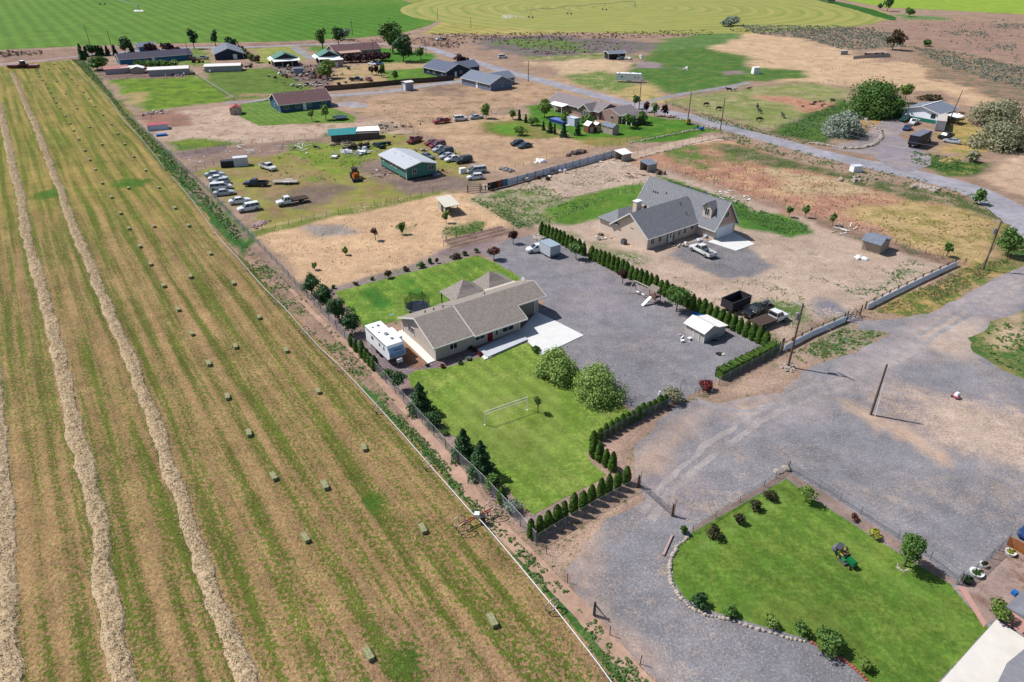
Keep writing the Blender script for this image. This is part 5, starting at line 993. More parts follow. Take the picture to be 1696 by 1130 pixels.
m = MB(); m.add([(0,0,0),(0,3.4,0),(-.45,3.4,2.2),(-.45,0,2.2),(2.4,0,0),(2.4,3.4,0),(2.1,3.4,2.3),(2.1,0,2.3),(.85,0,3.1),(.85,3.4,3.1)], [(0,1,2,3),(0,3,8,7,4),(4,7,6,5),(1,5,6,9,2),(3,2,9,8),(7,8,9,6)]); m.add([(2.4,.2,0),(4.0,.2,0),(4.0,3.6,0),(2.4,3.6,0),(2.2,.2,2.3),(4.0,.2,2.1),(4.0,3.6,2.1),(2.2,3.6,2.3)], [(0,1,5,4),(1,2,6,5),(2,3,7,6),(4,5,6,7)]); m.build('walls', M('leaning_boards', C(200,184,166), .9, .15, 3), t)
MB().slab([(-.75,-.2,2.05),(-.75,3.6,2.05),(.85,3.6,3.2),(.85,-.2,3.2)], .07).slab([(.85,-.2,3.2),(.85,3.6,3.2),(2.4,3.6,2.25),(2.4,-.2,2.25)], .07).slab([(2.2,0,2.5),(4.3,0,2.25),(4.3,3.8,2.25),(2.2,3.8,2.5)], .07).build('roof', slt2, t)
MB().box(-.1,1.0,.2,-.05,1.1,2.).box(-.12,2.2,.2,-.06,2.3,2.).build('door_battens', WOODD, t)
simple_house('garden_shed', 'beige garden shed with slate roof and tiny window near the rose-beige house', 'shed', (1014,224), 38, 2.8, 4.6, 2.2, .8, 'v', MATS['shed_beige'], slt2, .2, vents=0, trim=False, wins=[('l',1.9,1.2,.6,.6)])
t = simple_house('playhouse', 'tiny brown wooden playhouse with a white roof on the lawn', 'playhouse', (974,221), 34, 2.6, 2.2, 2.2, 1.0, 'v', M('reddish_wood', C(150,98,76), .9), WHITE, .15, vents=0, trim=False, doors=[('f',.9,.8,1.5,PALE)]); 
t = simple_house('outhouse', 'brown outhouse-sized hut with white roof between the playhouse and the garden shed', 'shed', (988,219), 34, 1.7, 1.7, 2.2, .5, 'v', MATS['reddish_wood'], WHITE, .15, vents=0, trim=False, doors=[('f',.4,.8,1.7,PALE)])
simple_house('pump_shed', 'grey-blue slatted lean shed behind the far barns junk yard', 'shed', (487,124), 24, 4, 4, 2.4, .3, 'u', M('blue_grey_metal', C(176,184,200)), slt2, .2, vents=0, trim=False)
t = thing('ruined_shed', G(1436,96), 12, 'collapsed plank shed and stockade on the dry range', 'ruin'); m = MB(); [m.box(i*1.3,0,0,i*1.3+1.2,.15,1.5+.3*(i%3)) for i in range(10)]; [m.box(-i*1.6-1.4,-i*.45,0,-i*1.6,-i*.45+.12,1.4) for i in range(6)]; m.build('planks', PALE, t); MB().slab([(0,.2,2.1),(9,.2,2.3),(9,4,2.5),(1,4,2.1)], .1).slab([(9.5,.2,2.0),(13,.2,2.1),(12.6,4,2.2),(9.6,4,2.2)], .1).build('roof', M('pink_brown_boards', C(190,164,150), .9), t); MB().box(1,3.6,0,12,3.8,2.1).build('back_wall', RUST, t)
simple_house('stone_hut', 'small stone-coloured hut left of the collapsed plank shed on the dry range', 'hut', (1392,91), 12, 4, 3, 1.8, .3, 'u', PALE, PALE, .1, vents=0, trim=False)
# corner roof of the nearest house
t = thing('corner_house', (0,0,0), 0, 'near house showing only its grey ribbed roof corners at the right edge', 'house'); crf = M('grey_ribbed_roof', C(138,138,146), .7, .12, 1.5, stripes=(0,2.4,.22))
def P3(px, py, z): q = G(px, py, z); return (q.x, q.y, z)
w = MB(); A = [P3(1712,1030,0), P3(1790,1085,0), P3(1800,1000,0), P3(1735,960,0)]; w.prism([(a[0],a[1]) for a in A], 0, 2.7); w.build('walls', tau, t)
MB().slab([P3(1666,1004,2.7), P3(1696,976,3.1), P3(1790,960,4.6), P3(1790,1060,4.0), P3(1720,1040,2.7)], .15).build('roof', crf, t)
MB().slab([P3(1648,1140,2.7), P3(1668,1098,2.7), P3(1700,1072,2.7), P3(1790,1100,4.4), P3(1790,1260,4.4), P3(1640,1200,2.9)], .15).build('roof', crf, t); MB().prism([P3(1700,1120,0)[:2],P3(1760,1120,0)[:2],P3(1760,1230,0)[:2],P3(1690,1230,0)[:2]],0,2.6).build('walls', tau, t)
# ================================================================ VEHICLES
veh = [('sedan','silver',(340,294),(373,291),'silver sedan, farthest car of the row along the ditch fence'),
 ('sedan','white',(346,301),(378,298),'white sedan second from the far end of the row along the ditch fence'),
 ('hatch','silver',(384,303),(349,307),'silver hatchback with its tailgate raised in the row by the ditch fence'),
 ('van','white',(347,316),(386,312),'white estate car third from the near end of the fence row'),
 ('sedan','silver',(355,325),(389,321),'silver sedan nearest end of the five-car fence row'),
 ('sedan','white',(382,339),(414,334),'white sedan standing next to the white off-road car'),
 ('suv','white',(429,346),(396,352),'white boxy off-road car with dark windows near the tile pile'),
 ('pickup','navy',(446,308),(404,308),'dark navy pickup hitched to the flat car trailer'),
 ('pickup','white',(431,276),(458,285),'white and red tow pickup beside the white tank'),
 ('flatbed','white',(508,333),(461,342),'old white flatbed truck with empty rusty deck in the junk lot'),
 ('pickup','maroon',(697,232),(677,240),'dark red junk pickup with open bonnet near the long shed'),
 ('sedan','maroon',(726,237),(705,242),'dark red wreck, farthest of the cars by the wire fence'),
 ('van','maroon',(738,241),(711,247),'maroon van with pale bonnet in the row by the wire fence'),
 ('sedan','silver',(738,247),(717,253),'pale silver sedan between the maroon van and a dark one'),
 ('suv','charcoal',(750,253),(725,258),'charcoal boxy car in the middle of the wire fence row'),
 ('sedan','silver',(751,260),(730,264),'silver-grey sedan right of the charcoal boxy car'),
 ('sedan','white',(761,264),(738,269),'cream-white sedan second from the near end of the wire fence row'),
 ('suv','black',(781,267),(755,272),'black people carrier at the near end of the wire fence row'),
 ('sedan','grey',(698,261),(716,264),'grey sedan parked behind the green mobile home'),
 ('van','silver',(804,285),(775,288),'white minivan with its bonnet up near the board gate'),
 ('hatch','white',(799,296),(775,298),'small white car with dark door panel beside the minivan'),
 ('pickup','red',(745,202),(718,206),'red pickup parked left of the white off-road car'),
 ('suv','white',(752,201),(774,199),'white off-road car parked between the red pickup and the silver sedan'),
 ('sedan','silver',(779,198),(799,196),'silver sedan parked next to the small round tree'),
 ('hatch','charcoal',(869,238),(844,243),'dark charcoal hatchback on the bare straw lot'),
 ('sedan','tealcar',(880,242),(858,247),'low dark coupe beside the charcoal hatchback'),
 ('suv','white',(824,97),(841,96),'white and maroon off-road car alone on the dry range beyond the road'),
 ('hatch','grey',(1034,98),(1021,100),'grey hatchback beside the small dark cabin'),
 ('flatbed','white',(742,66),(720,68),'white-cabbed truck with dark body at the far wood yard'),
 ('sedan','white',(611,107),(622,109),'white sedan beside the plum hedge at the mauve-roofed house'),
 ('pickup','blue',(621,107),(633,109),'light blue pickup beside the plum hedge'),
 ('sedan','maroon',(606,132),(617,136),'purple-red sedan alone on the dry yard behind the board fence'),
 ('pickup','silver',(346,99),(328,98),'silver pickup next to the orange backhoe at the far house'),
 ('sedan','white',(1474,184),(1469,193),'white sedan in the shade of the big round tree'),
 ('pickup','green',(1506,198),(1492,203),'green and white pickup parked against the green skirting'),
 ('pickup','white',(1521,201),(1505,210),'white pickup with tan bonnet in the weeds'),
 ('sedan','blue',(1507,211),(1496,219),'small blue car nearest the bend of the hillside drive'),
 ('sedan','silver',(1588,239),(1563,235),'silver estate car in straw grass right of the trucks'),
 ('pickup','black',(1575,227),(1556,231),'burnt-out black pickup wreck behind the silver estate car'),
 ('hatch','white',(900,415),(878,418),'white hatchback on the gravel yard in front of a cargo trailer'),
 ('pickup','white',(1186,432),(1141,409),'white double-cab pickup in front of the beige gabled house'),
 ('pickup','black',(1275,511),(1232,529),'black pickup loaded with scrap metal behind the arborvitae row'),
 ('flatbed','white',(1246,546),(1300,526),'white crew-cab flatbed truck beside the loaded black pickup'),
 ('pickup','navy',(581,134),(600,134),'dark pickup half hidden behind the dark board fence')]
for v in veh:
    vehicle(v[0], v[1], v[2], v[3], v[4], extra='hood' if ('bonnet up' in v[4] or 'open bonnet' in v[4]) else None)
# blue car cut by the frame
vehicle('sedan','blue',(1728,868),(1697,896),'dark blue car cut off by the right edge beyond the wooden fence')
# trailers
def flat_trailer(px0, px1, label, L=6, W=2):
    a, b = G(*px0), G(*px1); az = math.degrees(math.atan2((b-a).y,(b-a).x)); t = thing('car_trailer', (a+b)/2, az, label, 'trailer'); m = MB(); m.box(-L/2,-W/2,.5,L/2,W/2,.6)
    [m.box(-L/2,-W/2+.05+i*.25,.602,L/2,-W/2+.22+i*.25,.63) for i in range(8)]; m.build('deck', PALE, t); MB().beam((-L/2,0,.5),(-L/2-1.3,0,.5),.12).build('drawbar', BLACK, t); wheels(t, L, W+.5, .33, (.2,1.1)); [MB().box(.2-.4,y-.15,.66,1.5,y+.15,.76).build('mudguard', WHITE, t) for y in (-W/2-.1,W/2+.1)]
flat_trailer((453,304),(493,304),'flat plank-decked car trailer behind the navy pickup')
t = thing('cargo_trailer', G(911,422), 34, 'white box cargo trailer with grey roof behind the white hatchback', 'trailer'); MB().box(-1.2,-1.6,.35,1.2,1.9,2.3).build('box', M('trailer_white', C(216,222,230), .5), t); MB().box(-1.22,-1.62,2.3,1.22,1.92,2.36).build('roof', M('trailer_roof', C(170,186,200), .5), t); MB().box(-1.21,-1.61,.35,1.21,-1.58,.7).build('stone_guard', M('blue_grey', C(130,156,196)), t)
for x in (-1.15,1.0):
    MB().tube((x,0,.33),(x+.2,0,.33),.33,.33,12).build('wheel', RUBBER, t)
def travel_trailer(px, az, L, label, slide=True, seed=0, deco=True, tall=2.35):
    t = thing('travel_trailer', G(*px), az, label, 'caravan'); m = MB(); w = 1.25; h = L/2; z0 = .75; z1 = z0+tall
    pr = [(-h,z0),(h-.7,z0),(h,z0+.6),(h-.05,z0+1.3),(h-.75,z1-.1),(h-1.1,z1),(-h,z1)]
    vs = [(x,-w,z) for x,z in pr]+[(x,w,z) for x,z in pr]; n = len(pr); m.add(vs, [tuple(range(n)), tuple(range(2*n-1,n-1,-1))]+[(i,n+i,n+(i+1)%n,(i+1)%n) for i in range(n)]); m.build('body', M('caravan_white', C(236,238,242,.8), .4, .04, 1), t)
    if deco:
        q = MB(); q.add([(h+.005,-w+.08,z0+.62),(h+.005,w-.08,z0+.62),(h-.04,w-.08,z0+1.3),(h-.04,-w+.08,z0+1.3),(h-.5,-w+.08,z1-.42),(h-.5,w-.08,z1-.42)], [(0,1,2,3),(3,2,5,4)]); q.v = [(x+.012,y,z) for x,y,z in q.v]; q.build('front_panel', M('pale_blue_panel', C(150,184,226), .4, .1, 1.5), t)
        s = MB()
        for k in range(3):
            for i in range(6+k%2): x = h-.04-(.05+.17*k)*.5+.03; y0 = -.55+i*.19; s.beam((x-.0+.02,y0,z0+1.78-.2*k+.02*(i%2)),(x+.02,y0+.13,z0+1.80-.2*k-.05*(i%3)),.05,.07)
        s.build('painted_script', BLACK, t)
    if slide: MB().box(-1.2,-w-.02+2*w,z0+.25,1.9,w+.55,z1-.25).box(-1.2,w,z1-.26,1.9,w+.57,z1-.02).build('slide_out', MATS['caravan_white'], t)
    for x in (-.6,.4):
        for y in (-1,1): MB().tube((x,y*1.0,.36),(x,y*1.24,.36),.36,.36,12).build('wheel', RUBBER, t)
    for x, y, s in ((-h+1.2,.3,.22),(-h+1.3,-.6,.14),(.2,.2,.35),(h-2.1,.3,.25),(-.8,-.5,.12)): MB().box(x-s,y-s*.8,z1,x+s,y+s*.8,z1+.14).build('roof_vent', M('vent_grey', C(150,150,150)), t)
    for x, ww in ((-h+2.0,.7),(h-3.3,.45),(h-1.9,.4)): MB().box(x,-w-.012,z0+1.1,x+ww,-w+.01,z0+1.65).build('window', GLASS, t)
    MB().box(h-2.9,-w-.01,z0+.1,h-2.25,-w,z0+1.95).build('door', WHITE, t); MB().beam((-h+.3,-w-.08,z1-.12),(h-1.2,-w-.08,z1-.12),.1,.08).build('awning', M('vent_grey', C(150,150,150)), t)
    MB().beam((h-.5,-.4,z0-.05),(h+1.1,0,z0-.15),.09).beam((h-.5,.4,z0-.05),(h+1.1,0,z0-.15),.09).build('drawbar', BLACK, t); MB().box(h+.15,-.4,z0-.1,h+.65,.4,z0+.45).build('gas_bottle_cover', WHITE, t)
travel_trailer((640,584), -55, 7.8, 'white caravan with pale blue front beside the taupe house')
travel_trailer((1042,136), -12, 10.8, 'long white caravan standing on the pasture beyond the road', slide=True, deco=False, tall=2.7)
# dump trailer, box truck, container, backhoe, swather, tank
t = thing('dump_trailer', G(1217,510), 36, 'black open-topped dump trailer behind the arborvitae row', 'trailer'); L, W = 4.6, 2.3; BT = M('trailer_black', (.03,.028,.035,1), .5, .3, 3)
m = MB(); m.box(-L/2,-W/2,.6,L/2,W/2,.7); m.box(-L/2,-W/2,.7,L/2,-W/2+.07,2.0); m.box(-L/2,W/2-.07,.7,L/2,W/2,2.0); m.box(-L/2,-W/2+.07,.7,-L/2+.07,W/2-.07,2.0); m.box(L/2-.07,-W/2+.07,.7,L/2,W/2-.07,2.0); m.build('box', BT, t)
m = MB(); [m.box(-L/2-.05,-W/2-.06,z,L/2+.05,-W/2-.005,z+.1) for z in (.8,1.15,1.5,1.94)]; [m.box(-L/2-.06,-W/2,z,-L/2-.005,W/2,z+.1) for z in (.8,1.15,1.5,1.94)]; m.box(-L/2-.05,W/2,1.94,L/2+.05,W/2+.06,2.05); m.box(L/2,-W/2,1.94,L/2+.06,W/2,2.05); m.build('ribs', M('worn_black', C(86,80,90), .5, .3, 5), t); wheels(t, L, 2.2, .38, (-.5,.45))
t = thing('scrap_load', G(1268,512)+Vector((0,0,1.0)), -158, 'tangle of scrap metal and a bicycle frame piled in the black pickup bed', 'scrap'); m = MB(); g = random.Random(4); [m.beam((g.uniform(-1,1),g.uniform(-.7,.7),g.uniform(0,.3)),(g.uniform(-1,1),g.uniform(-.7,.7),g.uniform(.2,1.0)),.06) for i in range(26)]; m.ring((.3,.1,.6),.33,.04,(1,.3,0)); m.build('pieces', M('scrap_grey', C(150,150,158), .5, .3, 3), t)
t = thing('box_truck', G(1522,240), 44, 'black box truck with white cab by the hillside drive', 'truck'); m = MB(); m.box(-6,-1.3,1.0,3.8,1.3,3.6); m.build('cargo_box', M('truck_black', C(52,52,66), .5, .15, 1, stripes=(0,2,.2)), t); MB().box(-6.02,-1.32,3.6,3.82,1.32,3.66).build('roof', M('truck_roof', C(130,132,150), .6), t)
m = MB(); m.frustum((4.0,-1.15,6.2,1.15),(4.0,-1.05,5.6,1.05),1.0,3.3); m.build('cab', WHITE, t); MB().box(5.7,-.95,2.1,6.06,.95,2.9).build('windscreen', GLASS, t)
for x in (-4.5,-3.4,5.1):
    for y in (-1,1): MB().tube((x,y*.95,.5),(x,y*1.25,.5),.5,.5,12).build('wheel', RUBBER, t)
t = thing('cargo_container', G(1556,211), 60, 'white ribbed cargo container with tan roof beside the carport', 'container'); MB().box(-6.2,-1.3,.3,6.2,1.3,3.1).build('box', M('ribbed_white', C(186,188,204), .6, .15, 1, stripes=(1,1.3,.45)), t); MB().box(-6.22,-1.32,3.1,6.22,1.32,3.18).build('roof', M('container_roof', C(214,204,196), .8), t)
OR = paintm('tractor_orange', C(226,120,40))
def backhoe(px, az, label):
    t = thing('backhoe', G(*px), az, label, 'backhoe'); m = MB(); m.box(-.6,-.5,.8,2.0,.5,1.5); m.box(.6,-.45,1.5,1.9,.45,1.75); m.build('body', OR, t); MB().frustum((-1.2,-.75,.3,.75),(-1.0,-.65,.2,.65),1.3,2.5).build('cab_glass', GLASS, t); MB().box(-1.15,-.8,2.5,.35,.8,2.62).build('cab_roof', BLACK, t)
    for x, r in ((-1.0,.75),(1.5,.45)):
        for y in (-1,1): MB().tube((x,y*.7,r),(x,y*1.1,r),r,r,14).build('wheel', RUBBER, t)
    l = MB(); l.beam((.4,-.8,1.3),(2.9,-.8,.6),.16,.2); l.beam((.4,.8,1.3),(2.9,.8,.6),.16,.2); l.build('loader_arm', OR, t); MB().frustum((2.8,-1.1,3.5,1.1),(2.9,-1.1,3.2,1.1),.1,.8).build('bucket', BLACK, t)
    b = MB(); b.beam((-1.3,0,1.2),(-2.2,0,3.2),.2,.3); b.beam((-2.2,0,3.2),(-3.2,0,1.6),.18,.25); b.build('boom', OR, t); MB().frustum((-3.5,-.35,-2.9,.35),(-3.3,-.35,-2.9,.35),.9,1.6).build('digging_bucket', BLACK, t)
backhoe((589,296), -70, 'orange backhoe with black cab in front of the mobile home'); backhoe((325,104), 12, 'orange backhoe at the far grey-roofed house')
t = thing('hay_tractor', G(40,113), 4, 'red hay swather with pale cab at the far end of the hay field', 'tractor'); MB().box(-1.5,-1,.9,1.8,1,1.8).build('body', paintm('swather_red', C(140,40,40)), t); MB().frustum((-.9,-.9,.9,.9),(-.8,-.85,.7,.85),1.8,3.1).build('cab', GLASS, t); MB().box(-.9,-.95,3.1,.85,.95,3.22).build('cab_roof', WHITE, t); MB().box(-6.5,-1.2,.3,-2.0,1.2,1.5).box(2.2,-1.3,.3,6.5,1.3,1.4).build('header', MATS['swather_red'], t)
for x in (-1.2,1.4):
    for y in (-1,1): MB().tube((x,y*1.0,.8),(x,y*1.4,.8),.8,.8,12).build('wheel', RUBBER, t)
# ================================================================ BALES
BM = M('baled_hay', C(164,164,122), .95, .25, 7, col2=C(122,126,88)); TW = M('twine', C(204,196,160))
BR = [('row nearest the windrows', [(62,115),(64,121.7),(66.3,127),(71,133.6),(75.6,139.7),(79,146),(84.3,154),(88.8,162.4),(93.5,170.7),(99.8,180.3),(109.4,193),(116.4,205.6),(123.2,217),(131.5,231.7),(141.2,250.2),(149.3,265.7),(158.9,281.6),(170,304.5),(185.4,327.7),(200.2,354.4),(214.4,379.6),(232.3,409.3),(250.2,439),(272,474.6),(295.8,514),(318.3,554.1),(346.5,603.8),(377.5,659),(413.4,719.3),(454,791.5),(506.7,893.2),(611,1086)]),
 ('middle bale row', [(81.3,115.3),(90,107.4),(93.7,135.7),(109.4,156),(128,180.7),(149,211.5),(169.3,240.2),(213.5,312.8),(255.8,376),(316.4,459.5),(391,575.5),(539,806.3)]),
 ('row nearest the irrigation pipe', [(106.2,113.4),(112.8,123),(119.2,131.9),(129.1,142),(138.7,153.5),(148,164.1),(158.2,177.1),(171.2,191.3),(184.8,206.6),(196,222.5),(207.3,239.8),(221.8,260.4),(241.7,283.1),(263.7,311.6),(290.2,345.8),(312.5,374.9),(348.9,421.3),(387.6,470.5),(430,527),(474.7,581.8),(527.5,649.5),(603.4,743.2),(700.8,877.8),(816,1030.4)])]
def bale_proto():
    t = thing('hay_bale', (0,0,0)); m = MB(); L, W, Hh = .68, .29, .45; nx, ny = 6, 3; g = random.Random(3)
    me = bmesh.new(); bmesh.ops.create_cube(me, size=1); bmesh.ops.subdivide_edges(me, edges=me.edges[:], cuts=3, use_grid_fill=True)
    for v in me.verts: v.co = Vector((v.co.x*2*L*(1+g.uniform(-.03,.03)), v.co.y*2*W*(1+g.uniform(-.09,.09)), (v.co.z+.5)*Hh*(1+g.uniform(-.08,.08))))
    d = bpy.data.meshes.new('hay'); me.to_mesh(d); d.materials.append(BM); o = bpy.data.objects.new('hay', d); COL.objects.link(o); o.parent = t
    m = MB()
    for y in (-.14,.14): m.box(-L-.02,y-.012,-.0,L+.02,y+.012,.012).box(-L-.02,y-.012,Hh-.005,L+.02,y+.012,Hh+.012).box(-L-.025,y-.012,0,-L-.012,y+.012,Hh).box(L+.012,y-.012,0,L+.025,y+.012,Hh)
    m.build('twine', TW, t); return t
bp = None
for rn, pts in BR:
    for i, p in enumerate(pts):
        bp_ = bale_proto() if bp is None else copy_tree(bp); bp = bp or bp_
        k = len(pts)-1-i; bp_.location = G(p[0]-.3, p[1]+.3); bp_.rotation_euler = (0,0,R(-56+random.uniform(-7,7))); bp_.scale = (random.uniform(.88,1.0),)*3
        tag(bp_, 'hay bale, %s from the near end of the %s' % (ordw(k), rn), 'hay bale', 'hay bales')
# ================================================================ WHEEL LINES
def wheel_line(pts, wpx, label, mover=None, zc=.75):
    P = [G(x, y, zc) for x, y in pts]; Q = smooth_line([p[:2] for p in P], 5); o = P[0]; t = thing('wheel_line_irrigator', (o.x,o.y,0), 0, label, 'irrigation pipe', 'wheel line irrigators')
    MB().pipe([(q.x-o.x, q.y-o.y, zc) for q in Q], .052, 8).build('pipe', M('aluminium_pipe', C(200,202,206,.55), .45, .05, 3, metal=.15), t)
    for w in wpx:
        c = G(w[0], w[1], zc); j = min(range(len(Q)-1), key=lambda i: (Q[i]-Vector(c[:2])).length); d = (Q[j+1]-Q[j]).normalized(); c = Q[j]
        m = MB(); m.ring((0,0,0), zc-.02, .075, (d.x,d.y,0), 22); n = Vector((-d.y,d.x,0))
        for k in range(4): a = k*math.pi/4+.3; v = n*math.cos(a)+Vector((0,0,1))*math.sin(a); m.beam(-v*(zc-.03), v*(zc-.03), .02)
        q = m.build('wheel', M('dull_steel', C(176,166,152), .5, .15, 4, metal=.3), t); q.location = (c.x-o.x, c.y-o.y, zc)
    if mover:
        c = G(mover[0], mover[1], zc); d = (Vector(G(*mover[2])[:2])-Vector(c[:2])).normalized(); n = Vector((-d.y,d.x)); b = Vector((c.x-o.x, c.y-o.y)); f = MB()
        for s in (-.12,.12): f.beam((b.x+n.x*s-d.x*2.0,b.y+n.y*s-d.y*2.0,.82),(b.x+n.x*s+d.x*2.0,b.y+n.y*s+d.y*2.0,.82),.09,.1)
        f.build('mover_frame', M('red_frame', C(150,60,54), .6, .25, 4), t); MB().box(b.x-.3,b.y-.25,.85,b.x+.2,b.y+.25,1.25).build('engine_cover', WHITE, t); MB().box(b.x+.3,b.y-.5,.6,b.x+.8,b.y+.1,1.1).build('gearbox', BLACK, t)
        for e in (-1,1):
            for s in (-.55,.55):
                m = MB(); m.ring((0,0,0), .74, .08, (n.x,n.y,0), 22)
                for k in range(4): a = k*math.pi/4; v = Vector((d.x,d.y,0))*math.cos(a)+Vector((0,0,1))*math.sin(a); m.beam(-v*.7, v*.7, .025)
                q = m.build('drive_wheel', MATS['dull_steel'], t); q.location = (b.x+d.x*1.9*e+n.x*s, b.y+d.y*1.9*e+n.y*s, .74)
    return t
wheel_line([(283.8,292),(314.6,327),(338,359),(367.7,399),(400,434),(435,474.5),(471,510),(504,547.6),(532,578),(556,600),(592,637),(626.5,674),(671.6,724.6),(708.8,767),(748.6,812),(782,849.7),(797.7,863.6),(853.4,928.6),(896.8,981),(927.8,1018.5),(983.5,1089.7),(1013,1130),(1075,1215)],
 [(290,299),(314.6,327),(358,386),(405,440),(456,495),(504,547),(562,606),(628,676),(708,766),(912,1000),(1020,1140)], 'long aluminium pipe on spoked wheels with a red-framed engine mover', mover=(791,856,(823.5,849)))
wheel_line([(120,105),(129.7,118),(146,134),(165,153),(181.6,165),(195.8,186),(207.5,203),(225,219),(242.5,240),(259.4,261),(273,279)], [(122,108),(150,138),(185,169),(212,207),(240,238),(270,276)], 'farther wheeled irrigation pipe with a kink near the green pasture')
# ================================================================ CENTRE PIVOTS
def pivot(p0, p1, tw, label, h=4.2, tail=0):
    a, b = G(*p0), G(*p1); t = thing('centre_pivot', (a.x,a.y,0), 0, label, 'centre pivot'); d = b-a; L = d.length; u = d.normalized(); n = Vector((-u.y,u.x,0)); m = MB()
    N_ = 40; P = [u*(L*i/N_)+Vector((0,0,h+.8*abs(math.sin(math.pi*i/N_*(len(tw)+1))))) for i in range(N_+1)]; m.pipe(P, .16, 5); [m.beam(P[i], P[i]+Vector((0,0,-1.1)), .06) for i in range(1,N_)]; m.build('span_pipe', STEEL, t)
    MB().beam((-1,-1,0),(0,0,h),.2).beam((1,-1,0),(0,0,h),.2).beam((1,1,0),(0,0,h),.2).beam((-1,1,0),(0,0,h),.2).build('centre_tower', STEEL, t)
    for px in tw:
        c = G(*px)-a; c.z = 0; m = MB()
        for s in (-1,1): m.beam(c+n*s*2.0+Vector((0,0,.6)), c+Vector((0,0,h+.6)), .16)
        m.beam(c-n*2.0+Vector((0,0,.7)), c+n*2.0+Vector((0,0,.7)), .2); f = m.build('drive_tower', STEEL, t)
        for s in (-1,1): q = c+n*s*2.0+Vector((0,0,.6)); MB().tube(q-u*.2, q+u*.2, .62, .62, 12).build('wheel', RUBBER, f)
pivot((1051,12),(868,29),[(1001,17),(943,24),(879,30)], 'centre pivot sprinkler on the ring-mown circular field')
pivot((230,18),(120,-6),[(170,8)], 'centre pivot sprinkler with pale concrete pad on the striped green field')
pad('concrete_pad', [(222,17),(236,17),(238,19.5),(222,19.5)], 0, .2, conc)
sp = MB(); g = random.Random(9); a = G(872,28,4.5); e = G(833,17,7.0)
for i in range(260):
    f = g.random(); p = a.lerp(e, f); p.z = 4.5+5*f*(1-f)*2.2*g.uniform(.3,1.0)-f*1.0; q = .10+.5*f*g.random(); sp.blob((p.x+g.uniform(-1,1)*2*f,p.y+g.uniform(-1,1)*3*f,max(.3,p.z*g.uniform(.5,1))), (q*.7,q*.7,q*.7), 5, 3, .2, rnd=g)
wm_, nt, b = nmat('water_spray'); b.inputs['Base Color'].default_value = (.9,.92,.95,1); tr = nt.nodes.new('ShaderNodeBsdfTransparent'); mx = nt.nodes.new('ShaderNodeMixShader'); mx.inputs[0].default_value = .45; nt.links.new(tr.outputs[0], mx.inputs[1]); nt.links.new(b.outputs[0], mx.inputs[2]); nt.links.new(mx.outputs[0], nt.nodes['Material Output'].inputs[0])
tag(sp.build('water_spray', wm_), 'white water jet at the outer end of the centre pivot', 'water spray', None, 'stuff')
# ================================================================ TREES
for i, q in enumerate([(517,488),(541,509),(562,530),(583,552)]): tree('evergreen_tree', q, 3.9, 1.75, 'dark', 'dense dark evergreen, %s from the far end of the four by the back lawn' % ordw(i), group='dark evergreens at the ditch fence', low=.04, lobes=12)
for i, (q, s) in enumerate([((583,573),.9),((591,582),.95),((601,592),1.15),((608,599),1.),((614,605),1.),((621,612),1.)]): arb(q, s, .85, 'arborvitae beside the caravan, %s from the far end of its six' % ordw(i), 'arborvitae beside the caravan')
shrub((641,624), 1.0, 1.1, 'mid', 'low green shrub between the caravan hedge and the round dark tree'); tree('round_tree', (660,645), 2.6, 1.3, 'dark', 'small round dark tree on a short trunk near the caravan', low=.25)
conifer((697,682), 4.4, 1.9, 'dark', 'broad dark spruce at the corner of the front lawn', name='spruce', cat='spruce'); shrub((717,706), 1.3, 2.2, 'dark', 'dark bush just below the broad spruce')
conifer((768,757), 4.0, 1.75, 'dark', 'left one of two touching dark spruces by the lawn', name='spruce', cat='spruce'); conifer((797,786), 4.7, 1.9, 'dark', 'right and taller one of two touching dark spruces', name='spruce', cat='spruce')
shrub((815,811), 1.1, 2.0, 'mid', 'bright green upright bush below the two spruces'); arb((832,833), 1.15, .8, 'stout lone arborvitae between a bright bush and a silvery shrub', 'arborvitae along the front fence'); shrub((847,848), 1.15, 1.1, 'silver', 'pale silvery shrub in the near corner bed of the front lawn'); shrub((735,719), .6, .6, 'mid', 'tiny green shrub in the stony ditch bed')
tree('willow', (922,622), 4.9, 3.5, 'willow', 'round light green willow nearest the concrete driveway', low=.02, lobes=24, lobe_r=.33, mound=True, ls=.2, n=5200); tree('willow', (988,654), 4.6, 4.2, 'willow', 'broad light green willow at the far corner of the front lawn', low=.02, lobes=22, lobe_r=.4, mound=True)
tree('sapling', (891,684), 2.6, .75, 'mid', 'thin sapling on the lawn right of the volleyball net', low=.35, n=260)
shrub((887,583), .9, .7, 'arb', 'low clipped green shrub at the driveway corner of the porch')
FR = [(662,1070),(715,1045),(768,1015),(820,985),(868,955),(920,920),(978,890),(1030,855),(1087,825),(1135,795),(1187,770),(1240,740)]
for i, (x, y) in enumerate(FR): arb((700+x/3.687, 600+y/3.687), 1., 1.02, f=.84, label= 'arborvitae, %s from the ditch corner in the front row' % ordw(i), group='arborvitae along the front fence')
for i, (x, y) in enumerate([(1158,660),(1117,632),(1077,598),(1040,575)]): arb((700+x/3.687, 600+y/3.687), 1.02, 1., f=.88, label= 'arborvitae, %s up the short bend beyond the front row' % ordw(i), group='arborvitae at the bend of the front fence')
for i, (x, y) in enumerate([(1043,495),(1083,472),(1115,452),(1150,430),(1185,410),(1218,390),(1248,374),(1280,362),(1312,346),(1345,326),(1378,310),(1412,294),(1445,279),(1478,264)]): arb((700+x/3.687, 600+y/3.687), .86, .85, f=.95, label= 'short arborvitae, %s along the chain link beside the lane' % ordw(i), group='short arborvitae along the lane fence')
shrub((1115,665), 1.3, 1.9, 'olive', 'grey-green bushy shrub by the lamp post at the yard gate')
a, b = G(897,388), G(1267,573); n_ = 46
